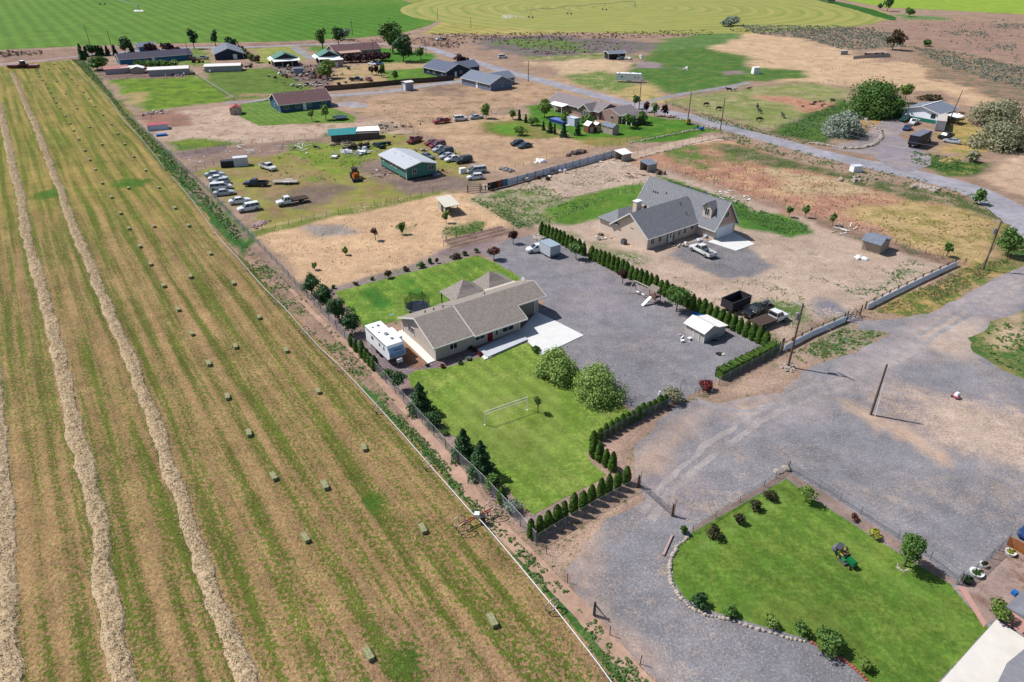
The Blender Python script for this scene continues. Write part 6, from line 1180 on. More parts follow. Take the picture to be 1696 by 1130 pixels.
for i in range(n_+1):
    p = a.lerp(b, i/n_)
    if i in (12,): continue
    arb(None, 1.06, 1.0, 'arborvitae, %s from the far end of the long yard row' % ordw(i), 'arborvitae in the long yard row', w=p)
# clipped hedge
a, b = G(1190,627), G(1284,579); d = b-a; L = d.length; k = 9000; g = RNG; tt = g.random(k); s = g.random(k)*2-1; face = g.integers(0,3,k); w_ = .62; hh = 1.35
bumpy = 1+.10*np.sin(tt*L*5)+.06*np.sin(tt*L*13)
y = np.where(face == 0, s*w_, np.where(face == 1, -w_, w_)*(.85+.15*bumpy)); z = np.where(face == 0, hh*bumpy, g.random(k)*hh*bumpy); x = tt*L
nr = np.stack([g.normal(size=k)*.4, np.where(face == 0, s*.3, np.sign(y)*1.), np.where(face == 0, 1., .2)+g.normal(size=k)*.3], 1); core = MB().box(0,-.52,0,L,.52,1.22)
hd = thing('clipped_hedge', a, math.degrees(math.atan2(d.y,d.x)), 'low clipped green hedge between the gravel yard and the chain link fence', 'hedge'); leafmesh('foliage', np.stack([x,y,z],1), nr, g.uniform(.12,.24,k), lm('arb'), hd, extra=core)
tree('ornamental_tree', (954,429), 3.2, 1.6, 'mid', 'small round green tree at the top end of the long arborvitae row', low=.3); tree('ornamental_tree', (1120,516), 4.2, 2.2, 'mid', 'round green tree between the play set and the cream shed', low=.28)
tree('plum_tree', (1031,470), 2.6, 1.1, 'plum', 'small dark purple plum tree beside the row of arborvitae', low=.3); tree('plum_tree', (850,404), 3.0, 1.05, 'plum', 'dark purple plum tree at the far corner of the gravel yard', low=.25)
tree('red_leaf_tree', (818,429), 2.6, 1.7, 'redleaf', 'sparse reddish-leaved tree by the back lawn corner', low=.3, n=420, lobes=14, lobe_r=.35)
for q, r, h, lf, lab in [((644,460),.85,1.3,'brown','brownish shrub, largest in the middle of the back lawn bed'),((673,449),.55,.9,'brown','small tan-green bush right of the largest brownish shrub'),((697,443),.75,1.0,'mid','dark green bush in the middle of the back lawn bed'),((713,436),.45,1.0,'mid','small upright bush left of a tiny cone shrub in the bed'),((724,436),.25,.9,'brown','tiny cone-shaped shrub in the back lawn bed'),((754,428),1.0,1.0,'brown','wide low brownish shrub near the garden plot'),((770,423),.5,.9,'mid','small green bush right of the wide low shrub'),((789,418),.45,.8,'mid','small green bush nearest the gravel yard in the lawn bed'),((589,472),.5,.5,'brown','tiny low shrub near the left end of the back bed'),((617,464),.35,.5,'mid','tiny green shrub second from the left in the back bed'),((553,478),.35,.6,'mid','tiny green shrub at the left end of the back lawn bed'),
  ((666,388),.9,2.4,'mid','tall green weed clump alone on the straw lot'),((573,422),.55,1.6,'lime','yellow-green young shrub on the straw lot'),((521,447),.5,1.5,'lime','spindly yellow-green sapling near the four evergreens')]: shrub(q, r, h, lf, lab, 'shrubs of the back yard')
tree('plum_sapling', (622,398), 2.6, .85, 'redleaf', 'small plum sapling with brown-purple leaves on the straw lot', low=.45, n=200); tree('sapling', (739,369), 2.6, .85, 'lime', 'bright young tree in front of the white-roofed lean-to', low=.15, n=300)
# lower right garden
shrub((1133,884), .5, 1.05, 'arb', 'round clipped bush at the left corner of the near lawn', group='shrubs on the near lawn')
for q, r, lf, lab in [((1276,827),.62,'brown','dark shrub farthest along the upper lawn edge'),((1252,844),.62,'brown','dark shrub second from the far corner of the near lawn'),((1222,866),.62,'brown','dark shrub third from the far corner of the near lawn'),((1183,888),.72,'brown','dark shrub nearest the round clipped bush'),((1159,1001),.75,'dark','dark leafy shrub at the left end of the stone border'),((1208,1020),.62,'brown','brown-green shrub second along the stone border'),((1277,1034),.55,'lime','bright green shrub by the middle of the stone border'),((1325,1047),.6,'mid','dark green shrub just left of the red stones'),((1376,1076),1.15,'mid','large rose bush with pink tint on the red stone border'),((1434,1108),.6,'lime','light green rose bush near the bottom of the photo'),((1449,889),.55,'yellow','yellow-green small shrub left of the leafy tree by the fence'),((1416,861),.4,'redleaf','thin dark red shrub against the white-topped fence'),((1651,1022),.9,'lime','yellow-green bush beside the patio corner')]: shrub(q, r*1.22, r*1.75, 'mid' if lf == 'brown' and 'brown' in lab else 'thicket' if lf == 'brown' else lf, lab, 'shrubs on the near lawn')
tree('young_tree', (1334,832), 2.3, 1.25, 'lime', 'small pale green tree at the far corner of the near lawn', low=.3, n=300, lobes=7); tree('maple_tree', (1497,938), 4.2, 1.75, 'mid', 'leafy green tree with a ring of mulch beside the near lawn fence', low=.2, lobes=16, lobe_r=.38)
rocks('tree_ring', [(1487,933),(1488,942),(1497,947),(1507,944)], 9, .14, 'brown edging ring round the leafy tree on the near lawn', 'edging', seed=4, line=.3)
shrub((1172,646), 1.15, 1.2, 'red', 'dark red-leaved shrub beside the open yard gate')
# right side and pasture
tree('round_tree', (1447,190), 13.0, 11.4, 'mid', 'huge round green tree beside the white house on the hillside', low=.0, lobes=26, lobe_r=.38, mound=True, n=14000, ls=.46); tree('elm_tree', (1497,171), 6.5, 3.3, 'lime', 'smaller tree with a visible trunk behind the huge round tree', low=.3)
tree('russian_olive', (1392,224), 7.6, 7.4, 'silver', 'silvery grey-green tree in the triangle beside the road', low=.0, lobes=22, lobe_r=.4, mound=True, n=7000, ls=.4); tree('russian_olive', (1646,208), 8.4, 9.2, 'olive', 'upper of two big pale olive-grey trees at the right edge', low=.0, lobes=22, lobe_r=.4, mound=True, n=7000, ls=.4); tree('russian_olive', (1652,244), 8.0, 9.0, 'olive', 'lower of two big pale olive-grey trees at the right edge', low=.0, lobes=22, lobe_r=.4, mound=True, n=7000, ls=.4)
shrub((1609,268), 2.2, 3.0, 'olive', 'small pale olive-grey bush left of the two big ones'); tree('round_tree', (1667,425), 5.4, 2.5, 'mid', 'compact round green tree near the roadside pole at the right edge', low=.1, lobes=12)
tree('young_tree', (1617,338), 3.5, 1.6, 'mid', 'sparse leafy young tree beside the road bend', low=.1, n=340); tree('young_tree', (1567,425), 3.0, 1.0, 'mid', 'sparse young tree at the top end of the white sheet fence', low=.2, n=240)
for i, q in enumerate([(1306,360),(1333,361),(1378,374)]): tree('sapling', q, 2.7, .75, 'mid', 'sapling, %s along the fence behind the beige house' % ['farthest','middle one','nearest'][i], group='saplings behind the beige house', low=.2, n=220)
tree('elm_tree', (1478,83), 9.5, 5.6, 'brown', 'brownish lone tree with a leaning side stem on the dry range', low=.2, lobes=14); shrub((1532,77), 2.6, 3.6, 'mid', 'dark round bush on the dry range right of the lone tree'); tree('far_tree', (1469,19), 10, 4.5, 'dark', 'lone dark tree on the edge of the yellow-green field', low=.2); tree('far_tree', (1457,17), 5, 2.2, 'dark', 'smaller dark tree left of the lone far tree', low=.1); tree('far_tree', (1505,28), 6.5, 4, 'mid', 'round green tree on the range below the yellow-green field', low=.05); tree('far_tree', (1374,5), 6, 6, 'silver', 'grey tree at the top edge of the photo', low=.05)
shrub((1203,44), 5, 5.5, 'silver', 'left of two silvery bushes at the edge of the ring-mown field'); shrub((1214,43), 5, 6.5, 'silver', 'right of two silvery bushes at the edge of the ring-mown field')
shrub((1546,166), 5.0, 1.3, 'brown', 'flat brown thorny bush on the dry slope above the white house')
# lots beyond
tree('cottonwood', (651,88), 16, 7.2, 'mid', 'tallest cottonwood behind the plum hedge', low=.05, lobes=20, lobe_r=.4); tree('cottonwood', (668,102), 11.5, 5.6, 'dark', 'lower dark cottonwood right of the tallest one', low=.05, lobes=16); tree('round_tree', (697,99), 6.0, 3.0, 'mid', 'small round tree right of the two cottonwoods', low=.2)
for i, x in enumerate([578,592,606,620,634]): shrub((x, 104-(i*.8)), 4.2, 3.6, 'plum', 'dark purple plum bush, %s from the left in the long plum hedge' % ordw(i), 'plum hedge')
tree('willow', (543,130), 7.0, 4.8, 'lime', 'bushy lime green tree in the middle of the junk yard', low=.02, lobes=14); tree('poplar', (535,84), 11, 3.2, 'mid', 'tall slim tree left of the mauve-roofed house', low=.15); tree('round_tree', (561,74), 9, 4.2, 'dark', 'dark tree on the verge behind the mauve-roofed house', low=.1); tree('russian_olive', (570.5,66), 6.5, 4.2, 'silver', 'small silver-grey tree beside the far verge', low=.05)
for q, h, r, lf, lab in [((616,124),4,1.5,'brown','brownish small tree on the dry yard, leftmost of four'),((623.6,125),4,1.3,'plum','dark purple narrow tree on the dry yard'),((632,128),4,1.4,'dark','dark green narrow tree on the dry yard'),((635,121),3.6,1.4,'lime','pale green small tree behind the narrow ones'),((656,134),4.2,1.7,'mid','sparse green tree behind the board fence')]: tree('yard_tree', q, h, r, lf, lab, group='small trees in the dry yard', low=.15)
tree('plum_tree', (760,106), 4.6, 2.4, 'plum', 'dark purple plum tree behind the slate-blue house', low=.1); tree('plum_tree', (769.6,106), 3.4, 1.9, 'plum', 'smaller plum tree right of the slate-blue house', low=.1)
tree('sapling', (517,201), 3.4, 1.2, 'lime', 'small pale tree left of the trampoline by the blue house', low=.3); tree('young_tree', (540,199), 5.0, 1.9, 'lime', 'pale green tree in front of the blue house corner', low=.25)
tree('round_tree', (805,196), 4.6, 2.0, 'lime', 'light green round tree right of the silver sedan', low=.05)
for i, (x, y) in enumerate([(583,400),(610,378),(686,372),(706,372),(725,372),(760,370),(812,366)]): conifer((x/4.24, (y+22)/4.24), 4.5 if i else 7, 1.3 if i else 2.4, 'dark', 'narrow dark conifer, %s from the left in the far roadside row' % ordw(i), 'roadside conifers at the long blue house')
shrub((153,92), 3.6, 5.2, 'dark', 'round dark bush among the far roadside conifers'); tree('round_tree', (161,116), 5.6, 5.8, 'mid', 'wide green tree at the left end of the long blue house', low=.0, lobes=14); tree('round_tree', (208,88), 7.5, 3.6, 'dark', 'dark tree behind the long blue house', low=.02); conifer((219,87), 6, 2, 'dark', 'small dark conifer right of the dark tree behind the blue house')
tree('plum_tree', (251,93), 6.2, 3.4, 'plum', 'purple plum tree beside the bright blue outbuilding', low=.05)
for i, q in enumerate([(277,86),(284,89),(291,94)]): tree('plum_tree', q, 5.0, 2.7, 'plum', 'purple plum tree, %s of three beside the far driveway' % ['farthest','middle one','nearest'][i], group='plum trees at the far driveway', low=.05)
for i, x in enumerate([234,244,254,265,276,288]): shrub((x, 114-(i%2)), 3.0, 3.4, 'mid' if i < 5 else 'lime', 'leafy bush, %s from the left in the row behind the mauve-white shed' % ordw(i), 'bushes behind the mauve-white shed')
tree('poplar', (322,81), 9.5, 3.0, 'dark', 'dark roadside tree left of the grey-roofed house', low=.12); tree('poplar', (357,76), 8, 2.6, 'dark', 'dark roadside tree right behind the grey-roofed house', low=.12); tree('round_tree', (381,81), 6, 2.8, 'dark', 'left of two dark trees near the far navy house', low=.05); tree('round_tree', (388,84), 6, 2.8, 'dark', 'right of two dark trees near the far navy house', low=.05)
for i, q in enumerate([(398,88),(404,92),(411,96),(418,101),(424,104)]): shrub(q, 2.2, 3.2, 'mid' if i%2 else 'brown', 'garden bush, %s down the line right of the grey-roofed house' % ordw(i), 'bushes right of the grey-roofed house')
# garden of the rose-beige house
tree('willow', (902,194), 6.0, 2.9, 'lime', 'weeping pale green tree left of the rose-beige house', low=.02, lobes=14)
for i, (x, y) in enumerate([(95,232),(145,252),(283,310),(335,330),(370,342),(440,362),(550,348)]): conifer((840+x/4.711,150+y/4.711), [3.,2.4,2.5,3.2,3.,4.,3.6][i], [.8,.6,.6,1.3,.5,1.5,1.4][i], 'dark', 'small garden conifer, %s from the left beside the round meadow garden' % ordw(i), 'garden conifers')
tree('yard_tree', (849,198), 3.0, 1.3, 'lime', 'small pale tree at the left corner of the conifer garden', low=.1); shrub((880,208), 2.2, 2.4, 'mid', 'big loose bush among the garden conifers'); shrub((863,224), 2.3, 2.4, 'lime', 'yellow-green bush beside the round meadow garden'); tree('yard_tree', (972,212), 4.0, 2.4, 'mid', 'green tree behind the playhouse', low=.1); tree('yard_tree', (934,205), 4.0, 1.6, 'lime', 'slender green tree in front of the white patio cover', low=.1)
tree('round_tree', (1043,212), 4.2, 2.7, 'mid', 'left of two round trees on the lawn right of the garden shed', low=.25); tree('round_tree', (1061,207), 4.2, 2.2, 'mid', 'right of two round trees on the lawn right of the garden shed', low=.25)
tree('yard_tree', (1051,180), 4.4, 1.7, 'dark', 'dark green roadside tree by the tall pole', low=.3); tree('yard_tree', (1084,192), 4.2, 1.6, 'mid', 'dark green roadside tree between two plum trees', low=.2); tree('plum_tree', (1070,186), 3.8, 1.1, 'plum', 'slim purple plum tree near the tall pole', low=.15); tree('plum_tree', (1101,194), 4.4, 1.4, 'plum', 'purple plum tree at the lawn end by the road', low=.15)
shrub((1139,206), 1.4, 1.6, 'yellow', 'yellow-green shrub by the road at the track entrance')
# ================================================================ GROUND COVER
weed = leafmat('leaves_weed', C(76,122,60), C(142,178,98)); dryw = leafmat('leaves_dry', C(150,128,84), C(206,180,124))
tufts('ditch_weeds', [([(627,672),(709,764),(782,846),(853,926),(928,1016),(1015,1136),(1050,1136),(990,1062),(920,982),(862,912),(800,852),(720,757),(640,676)], 12, .15, -.16), ([(118,98),(140,102),(215,195),(300,275),(400,388),(395,405),(330,330),(270,278),(180,160)], 3.22, 0.31, -.45), ([(400,400),(500,490),(600,600),(655,665),(640,675),(520,560),(405,440)], 8.05, 0.149, .02),
  ([(655,680),(720,745),(790,830),(880,920),(980,1020),(1090,1150),(1040,1150),(920,1000),(840,900),(740,790),(660,700)], 20.7, 0.149, -.12), ([(905,920),(950,975),(1010,1050),(1100,1140),(1090,1150),(990,1060),(930,990)], 4.6, 0.155, .12)], weed, 'low green weeds growing along the ditch bank')
tufts('yard_weeds', [([(1300,590),(1395,545),(1465,552),(1410,580),(1340,603)], 10.3, 0.174, -.08), ([(1436,520),(1590,446),(1680,425),(1600,478),(1500,520)], 5.75, 0.198, .0), ([(1620,560),(1696,520),(1760,560),(1750,630),(1660,610)], 3.68, 0.248, .05),
  ([(900,390),(1100,470),(1270,560),(1400,500),(1350,440),(1180,470),(1060,435)], 5.06, 0.105, .10), ([(1260,480),(1400,440),(1520,440),(1440,510),(1300,575)], 2.76, 0.112, .08), ([(800,320),(1025,262),(1100,290),(1050,330),(930,345)], 2.07, 0.136, .06), ([(410,386),(730,320),(790,322),(840,376),(600,464),(515,480)], 0.575, 0.0992, .1), ([(230,190),(640,200),(640,225),(300,250)], 0.276, 0.186, .15), ([(600,170),(900,170),(870,190),(664,210)], 0.322, 0.217, .1), ([(800,325),(900,305),(985,340),(900,372),(850,372)], 2.99, 0.198, .02), ([(1100,295),(1209,333),(1337,374),(1337,385),(1304,390),(1150,335)], 8.05, 0.186, -.35), ([(1380,470),(1450,480),(1500,430),(1560,440),(1420,505)], 3.45, 0.174, .0),
  ([(730,378),(800,370),(800,384),(740,398)], 4, .2, .02), ([(790,325),(870,370),(860,380),(780,330)], 6.9, 0.186, -.2), ([(460,240),(640,215),(640,260),(560,300),(440,290)], 1.15, 0.217, .1), ([(640,375),(690,372),(690,392)], 3.45, 0.186, .1), ([(1190,215),(1290,240),(1400,270),(1540,300),(1640,330),(1640,345),(1400,288),(1200,232)], 2.53, 0.248, .0), ([(1100,168),(1200,198),(1290,222),(1350,236),(1340,240),(1180,203)], 2.53, 0.248, -.2), ([(1340,190),(1400,165),(1400,200),(1370,235),(1290,222)], 1.84, 0.31, -.1), ([(1505,250),(1640,272),(1620,292),(1510,270)], 2.07, 0.31, -.1),
  ([(985,745),(1000,765),(1060,800),(900,900),(950,960),(930,950),(880,905)], 1.84, 0.124, .15)], weed, 'scattered green weeds on the bare lots and verges')
tufts('dry_grass', [([(1300,590),(1395,545),(1465,552),(1340,603)], 2.76, 0.155, .0), ([(1436,520),(1590,446),(1680,425),(1600,478),(1500,520)], 6.9, 0.174, -.1), ([(1110,285),(1190,240),(1400,292),(1640,345),(1690,385),(1590,440),(1350,360)], 1.15, 0.186, -.05), ([(410,386),(730,320),(790,322),(840,376),(600,464),(515,480)], 0.805, 0.112, .0)], dryw, 'dry tan grass tufts on the fields and verges')
sagem = lm('sage')
tufts('sagebrush', [([(1222,42),(1400,44),(1480,56),(1500,78),(1400,84),(1340,66),(1250,56)], .5, .62, -.16), ([(1510,78),(1600,90),(1696,112),(1700,150),(1640,134),(1560,108)], .42, .62, -.14), ([(1560,52),(1630,52),(1640,62),(1580,60)], .3, .6, -.05), ([(1480,35),(1696,32),(1700,110),(1600,80)], .05, .6, .08), ([(1640,40),(1700,40),(1700,48),(1650,48)], .3, .6, -.1), ([(1620,74),(1690,76),(1690,84),(1630,82)], .25, .6, -.1)], sagem, 'grey-green sagebrush scattered over the dry range', 1.1)
scrub = leafmat('leaves_scrub', C(70,58,50), C(130,110,92))
tufts('dark_scrub', [([(700,56),(1000,54),(1180,50),(1180,58),(1000,66),(760,66)], 0.2, 0.55, -0.15), ([(0,85),(70,84),(75,90),(0,96)], 0.4, 0.55, -0.3), ([(790,66),(900,62),(1040,72),(1050,84),(900,92)], 0.24, 0.495, 0), ([(560,70),(700,62),(760,66),(760,82),(700,74)], 0.2, 0.495, -0.1), ([(1200,48),(1460,46),(1465,50),(1220,54)], 0.2, 0.495, -0.2)], scrub, 'dark dry scrub along the far ditches')
# ================================================================ FENCES
DKP = M('dark_post', C(90,84,88), .7, .15, 4)
fence('mesh', [(888,903),(862,872),(800,806),(760,768),(700,703),(655,652),(600,592),(545,532),(500,484)], 'tall chain link fence along the ditch beside the home lot', h=1.7, step=3.1, pm=DKP)
fence('mesh', [(500,484),(460,440),(412,390),(345,318),(300,275),(262,238),(215,195)], 'weathered wire mesh fence along the ditch beside the junk lots', h=1.5, step=3.4, op_=.2, pm=WOODG)
fence('wire', [(215,195),(180,158),(150,120),(140,104)], 'old wire fence at the far end of the ditch', h=1.3, step=4, group='wire fences')
fence('mesh', [(888,903),(935,874),(985,845),(1055,807)], 'chain link fence in front of the arborvitae front row', h=1.4, step=3.2, pm=STEEL)
fence('mesh', [(998,730),(1040,705),(1085,684),(1126,665)], 'chain link fence in front of the short arborvitae along the lane', h=1.3, step=3.0)
fence('mesh', [(1190,638),(1225,619),(1262,600),(1293,582)], 'chain link fence in front of the clipped hedge', h=1.3, step=3.0)
fence('wire', [(905,918),(940,965),(985,1022)], 'thin wire fence between the path and gravel below the lot corner', h=1.2, step=3.5, pm=DKP, group='wire fences'); fence('wire', [(985,1022),(1010,1052),(1060,1100),(1110,1150)], 'thin wire fence running out of the bottom edge beside the path', h=1.2, step=4, pm=DKP, group='wire fences')
t = thing('corner_post', G(984,1019), -30, 'thick wooden brace post beside the dirt path', 'post'); MB().tube((0,0,-.2),(0,0,1.7),.14,.12,8).build('post', WOODD, t); MB().beam((0,0,1.4),(1.5,0,.05),.09).build('brace', WOODG, t)
WR = M('white_rail', C(228,228,230,.8), .5)
fence('mesh', [(1304,778),(1357,808),(1425,852),(1486,892),(1540,928),(1588,968)], 'chain link fence with white top rail behind the near lawn', h=1.15, step=3.0, rail=STEEL, op_=.14)
fence('mesh', [(1147,882),(1185,857),(1225,832),(1265,806),(1304,778)], 'low mesh fence along the upper left edge of the near lawn', h=.9, step=2.8, op_=.12)
fence('mesh', [(1592,968),(1614,950),(1640,925),(1668,900)], 'chain link fence between the gravel and the small dirt garden', h=1.3, step=2.2, op_=.22)
t = thing('garden_gate', G(1583,968), 38, 'small steel gate leaning at the corner of the near lawn', 'gate'); MB().tube((0,0,0),(0,0,1.2),.03,n=6).tube((1.0,0,0),(1.0,0,1.2),.03,n=6).tube((0,0,1.2),(1,0,1.2),.03,n=6).tube((0,0,.2),(1,0,.2),.03,n=6).tube((0,0,.2),(1,0,1.2),.02,n=6).build('frame', STEEL, t)
fence('board', [(1667,903),(1683,912),(1700,922),(1760,958)], 'new orange-brown wooden board fence at the right edge', name='wooden_fence', h=1.25, step=3, mat=WOODB, th=.05)
fence('board', [(538,151),(600,146),(673,139),(715,136),(752,133)], 'dark brown board privacy fence along the gravel drive', h=1.9, step=3.0, mat=WOODD, th=.06)
fence('rail', [(311,116),(345,139),(388,166)], 'diagonal fence of pale pallets between the two green pastures', name='pallet_fence', h=1.3, step=2.4, mat=PALE); fence('rail', [(451,114),(485,130),(524,147)], 'pale rail fence on the junk yard side of the dark green pasture', name='rail_fence', h=1.2, step=2.4, mat=PALE)
SH = M('sheet_metal', C(206,214,230,.7), .55, .14, 1.2); SD = M('dark_sheet', C(56,56,62), .7, .2, 2); SB = M('blue_sheet', C(70,140,190), .6, .12, 2); SR = M('orange_sheet', C(170,84,60), .7, .1, 2)
fence('panel', [(840,308),(873,299),(912,288),(960,275),(1025,257)], 'long fence of grey metal panels beside the dirt track', name='metal_panel_fence', h=1.7, step=2.9, mat=SH, group='panel fences')
fence('panel', [(808,316),(840,308)], 'patchwork of black, orange and blue panels at the yard entrance', name='patchwork_fence', h=1.8, step=1.5, mat=[SD,SD,SR,SB,SB], group='panel fences')
t = thing('board_gate', G(774,320), 15, 'open-framed white board gate at the yard entrance', 'gate'); MB().box(0,-.1,0,.2,.1,1.9).box(3.0,-.1,0,3.2,.1,1.9).box(5.6,-.1,0,5.8,.1,1.8).build('post', WOODD, t); MB().box(.2,-.03,.3,3,.03,.5).box(.2,-.03,.8,3,.03,1.0).box(.2,-.03,1.3,3,.03,1.5).box(3.3,-.03,.3,3.6,.03,1.7).box(4.2,-.03,.2,4.6,.03,1.6).box(3.3,-.03,1.1,5.5,.03,1.3).build('boards', PALE, t)
WS = M('white_sheet', C(214,224,242,.85), .6, .08, .8)
def sheet_fence(pts, label, h=1.0):
    t = fence('panel', pts, label, name='sheet_fence', h=h, step=2.7, mat=WS, group='white sheet fences', th=.04, posts=False); W = walk(pts, 2.7); o = W[0]; m = MB()
    n = Vector((-(W[-1]-W[0]).y,(W[-1]-W[0]).x)).normalized()*.35
    for a, b in zip(W[:-1], W[1:]): m.beam((a.x-o.x+n.x,a.y-o.y+n.y,1.15),(b.x-o.x+n.x,b.y-o.y+n.y,1.15),.07)
    for a in W: m.box(a.x-o.x+n.x-.08,a.y-o.y+n.y-.08,0,a.x-o.x+n.x+.08,a.y-o.y+n.y+.08,1.35)
    m.build('rail_frame', WOODD, t)
sheet_fence([(1298,582),(1345,557),(1401,533)], 'white sheet fence from the yard corner to the wooden gate'); sheet_fence([(1436,513),(1475,493),(1530,466),(1584,441)], 'white sheet fence from the wooden gate up to the leaning shed field')
t = thing('farm_gate', G(1401,533), 33, 'old pole gate between the two white sheet fences', 'gate'); m = MB(); [m.beam((0,0,z),(3.6,0,z+.1),.06) for z in (.3,.7,1.1)]; [m.beam((u,0,0),(u,0,1.9 if u in (0,3.6) else 1.2),.14 if u in (0,3.6) else .06) for u in (0,1.2,2.4,3.6)]; m.beam((0,0,.2),(1.8,0,1.8),.07).beam((1.8,0,1.8),(3.6,0,.3),.07); m.build('poles', WOODD, t)
t = thing('corner_post', G(1295,577), 0, 'thick dark post where the clipped hedge meets the sheet fence', 'post'); MB().tube((0,0,0),(0,0,1.7),.2,.18,8).build('post', WOODD, t); MB().tube((.0,0,1.7),(0,0,1.78),.18,.1,8).build('cap', WOODG, t)
# entrance gates of the yard and the lane
def tube_gate(px, az, L, h, label, mat=None):
    t = thing('tube_gate', G(*px), az, label, 'gate'); m = MB(); [m.tube((0,0,z),(L,0,z),.025,n=6) for z in (.15,.45,.75,h)]; [m.tube((u,0,.15),(u,0,h),.025,n=6) for u in (0,L/3,2*L/3,L)]; m.build('frame', mat or STEEL, t); return t
tube_gate((1150,656), 20, 2.0, 1.1, 'open chain link gate leaf beside the dark red shrub', DKP); t = thing('gate_post', G(1179,648), 0, 'white gate post with a concrete foot by the dark red shrub', 'post'); MB().tube((0,0,0),(0,0,1.5),.05,n=8).build('post', WHITE, t); MB().tube((0,0,0),(0,0,.15),.15,n=8).build('foot', conc, t)
a, b = G(1058,806), G(1112,854); tube_gate((1058,806), math.degrees(math.atan2((b-a).y,(b-a).x)), (b-a).length, .9, 'long low pipe gate across the side lane', DKP)
for i, q in enumerate([(1057,807),(1113,855)]):
    t = thing('gate_post', G(*q), 0, 'brown timber gate post at the %s end of the long pipe gate' % ['far','near'][i], 'post', 'gate posts'); MB().tube((0,0,-.1),(0,0,1.7),.13,.11,8).build('post', M('post_brown', C(130,90,60)), t); MB().tube((.2,.1,0),(.22,.12,2.2),.03,n=6).build('pipe', DKP, t)
t = thing('fence_post', G(1305,779), 0, 'tall steel corner post with white stones at its foot beside the near lawn', 'post'); MB().tube((0,0,0),(0,0,1.5),.05,n=8).build('post', STEEL, t)
t = thing('lamp_post', G(1125,658), 0, 'thin curved lamp post at the yard gate', 'lamp post'); MB().tube((0,0,0),(0,0,2.3),.03,n=6).pipe([(0,0,2.3),(.1,0,2.5),(.3,.05,2.55)], .03).build('pole', DKP, t); MB().blob((.35,.05,2.5),(.1,.1,.07)).build('lamp_head', DKP, t)
G1 = 'wire fences'
for pts, lab in [([(412,388),(500,369),(600,346),(717,321)], 'wire fence with posts between the junk lot and the straw lot'), ([(664,210),(717,203),(760,196),(840,186)], 'wire fence behind the red pickup'), ([(664,210),(700,228),(740,247),(785,271)], 'wire fence right of the long row of junk cars'), ([(785,271),(800,284),(840,282),(905,265),(1000,243),(1100,226),(1184,212)], 'wire fence on the far side of the dirt track'),
  ([(1104,279),(1167,297),(1230,316),(1300,340),(1350,359)], 'rail-topped wire fence behind the beige gabled house'), ([(1350,359),(1420,383),(1505,413),(1560,428),(1597,438)], 'wire fence from the leaning shed to the top of the sheet fence'), ([(905,366),(960,350),(1069,306)], 'low wire fence across the lawn of the beige house'),
  ([(1103,172),(1150,186),(1203,199),(1240,206),(1273,213),(1306,207),(1340,197),(1382,186)], 'cattle fence along the road and pasture corner'), ([(1355,141),(1372,137),(1400,140)], 'old posts at the top of the cattle pasture'), ([(940,128),(985,142),(1030,152),(1060,160)], 'post fence between the road and the caravan pasture'), ([(1030,262),(1080,250),(1130,240),(1184,228),(1240,242)], 'wire fence at the near edge of the dirt track'),
  ([(285,262),(345,250),(400,240)], 'wire fence of the small garden bed'), ([(400,240),(470,234),(540,226)], 'wire fence behind the bare brown corral'), ([(311,288),(340,278),(370,272)], 'board scrap fence in front of the brown corral'), ([(388,168),(430,163),(460,158)], 'wire fence at the near end of the dark green pasture'), ([(170,134),(240,130),(300,126)], 'wire fence in front of the mauve-white shed'),
  ([(735,408),(733,395),(800,378),(850,386)], 'thin wire fence round the tilled garden plot'), ([(1360,120),(1440,104),(1490,100),(1530,110)], 'thin fence beside the collapsed plank shed'), ([(430,78),(480,76),(520,75)], 'far roadside fence of the olive pasture'), ([(545,84),(560,94),(566,100)], 'dark stone-footed fence along the short far driveway')]:
    fence('wire', pts, lab, h=1.25, step=3.6 if 'road' in lab or 'cattle' in lab else 3.0, group=G1)
# ================================================================ UTILITY POLES
utility_pole((1305,608), 10.0, 'tall pole with transformer and crossarm in a heap of stones', 2.6, True, az=-55); utility_pole((1442,687), 7.5, 'dark bare leaning-looking pole alone on the gravel'); utility_pole((1628,447), 9.4, 'pole with crossarm and transformer near the right edge tree', 2.6, True, az=-40)
utility_pole((1193,215), 9.6, 'roadside pole in front of the cattle pasture', None); utility_pole((1139,201), 9.2, 'roadside pole at the lawn end left of the cattle pasture'); utility_pole((1058,182), 9.4, 'tall roadside pole behind the rose-beige house'); utility_pole((875,135), 8.0, 'pole beside the light blue-grey house on the road'); utility_pole((584,58), 9.0, 'far pole with equipment on the edge of the green field', None, True)
utility_pole((149,74), 10.4, 'left of two dark poles at the far end of the hay field'); utility_pole((187,86), 10.4, 'right of two dark poles at the far end of the hay field'); utility_pole((314,100), 8.4, 'dark pole beside the far backhoe'); utility_pole((1569,207), 10.5, 'leaning grey pole beside the container on the hillside', lean=1.4)
utility_pole((619,93), 7.6, 'thin pole in front of the tallest cottonwood'); utility_pole((706,92), 6.5, 'short dark pole at the far crossroads'); utility_pole((780,47), 6.5, 'thin pole inside the mown field'); utility_pole((725,33), 8.0, 'thin pole at the tip of the green field')
t = thing('conduit_riser', G(1444.5,688), 0, 'white conduit leaning up along the bare dark pole', 'pipe'); MB().tube((.28,-.2,0),(.12,-.1,5.0),.05,n=6).build('conduit', WHITE, t); t = thing('ladder', G(1622,449), -30, 'grey ladder standing against the right edge pole', 'ladder'); MB().beam((0,0,0),(.9,0,5.4),.06).beam((0,.4,0),(.9,.4,5.4),.06).build('rails', WOODG, t)
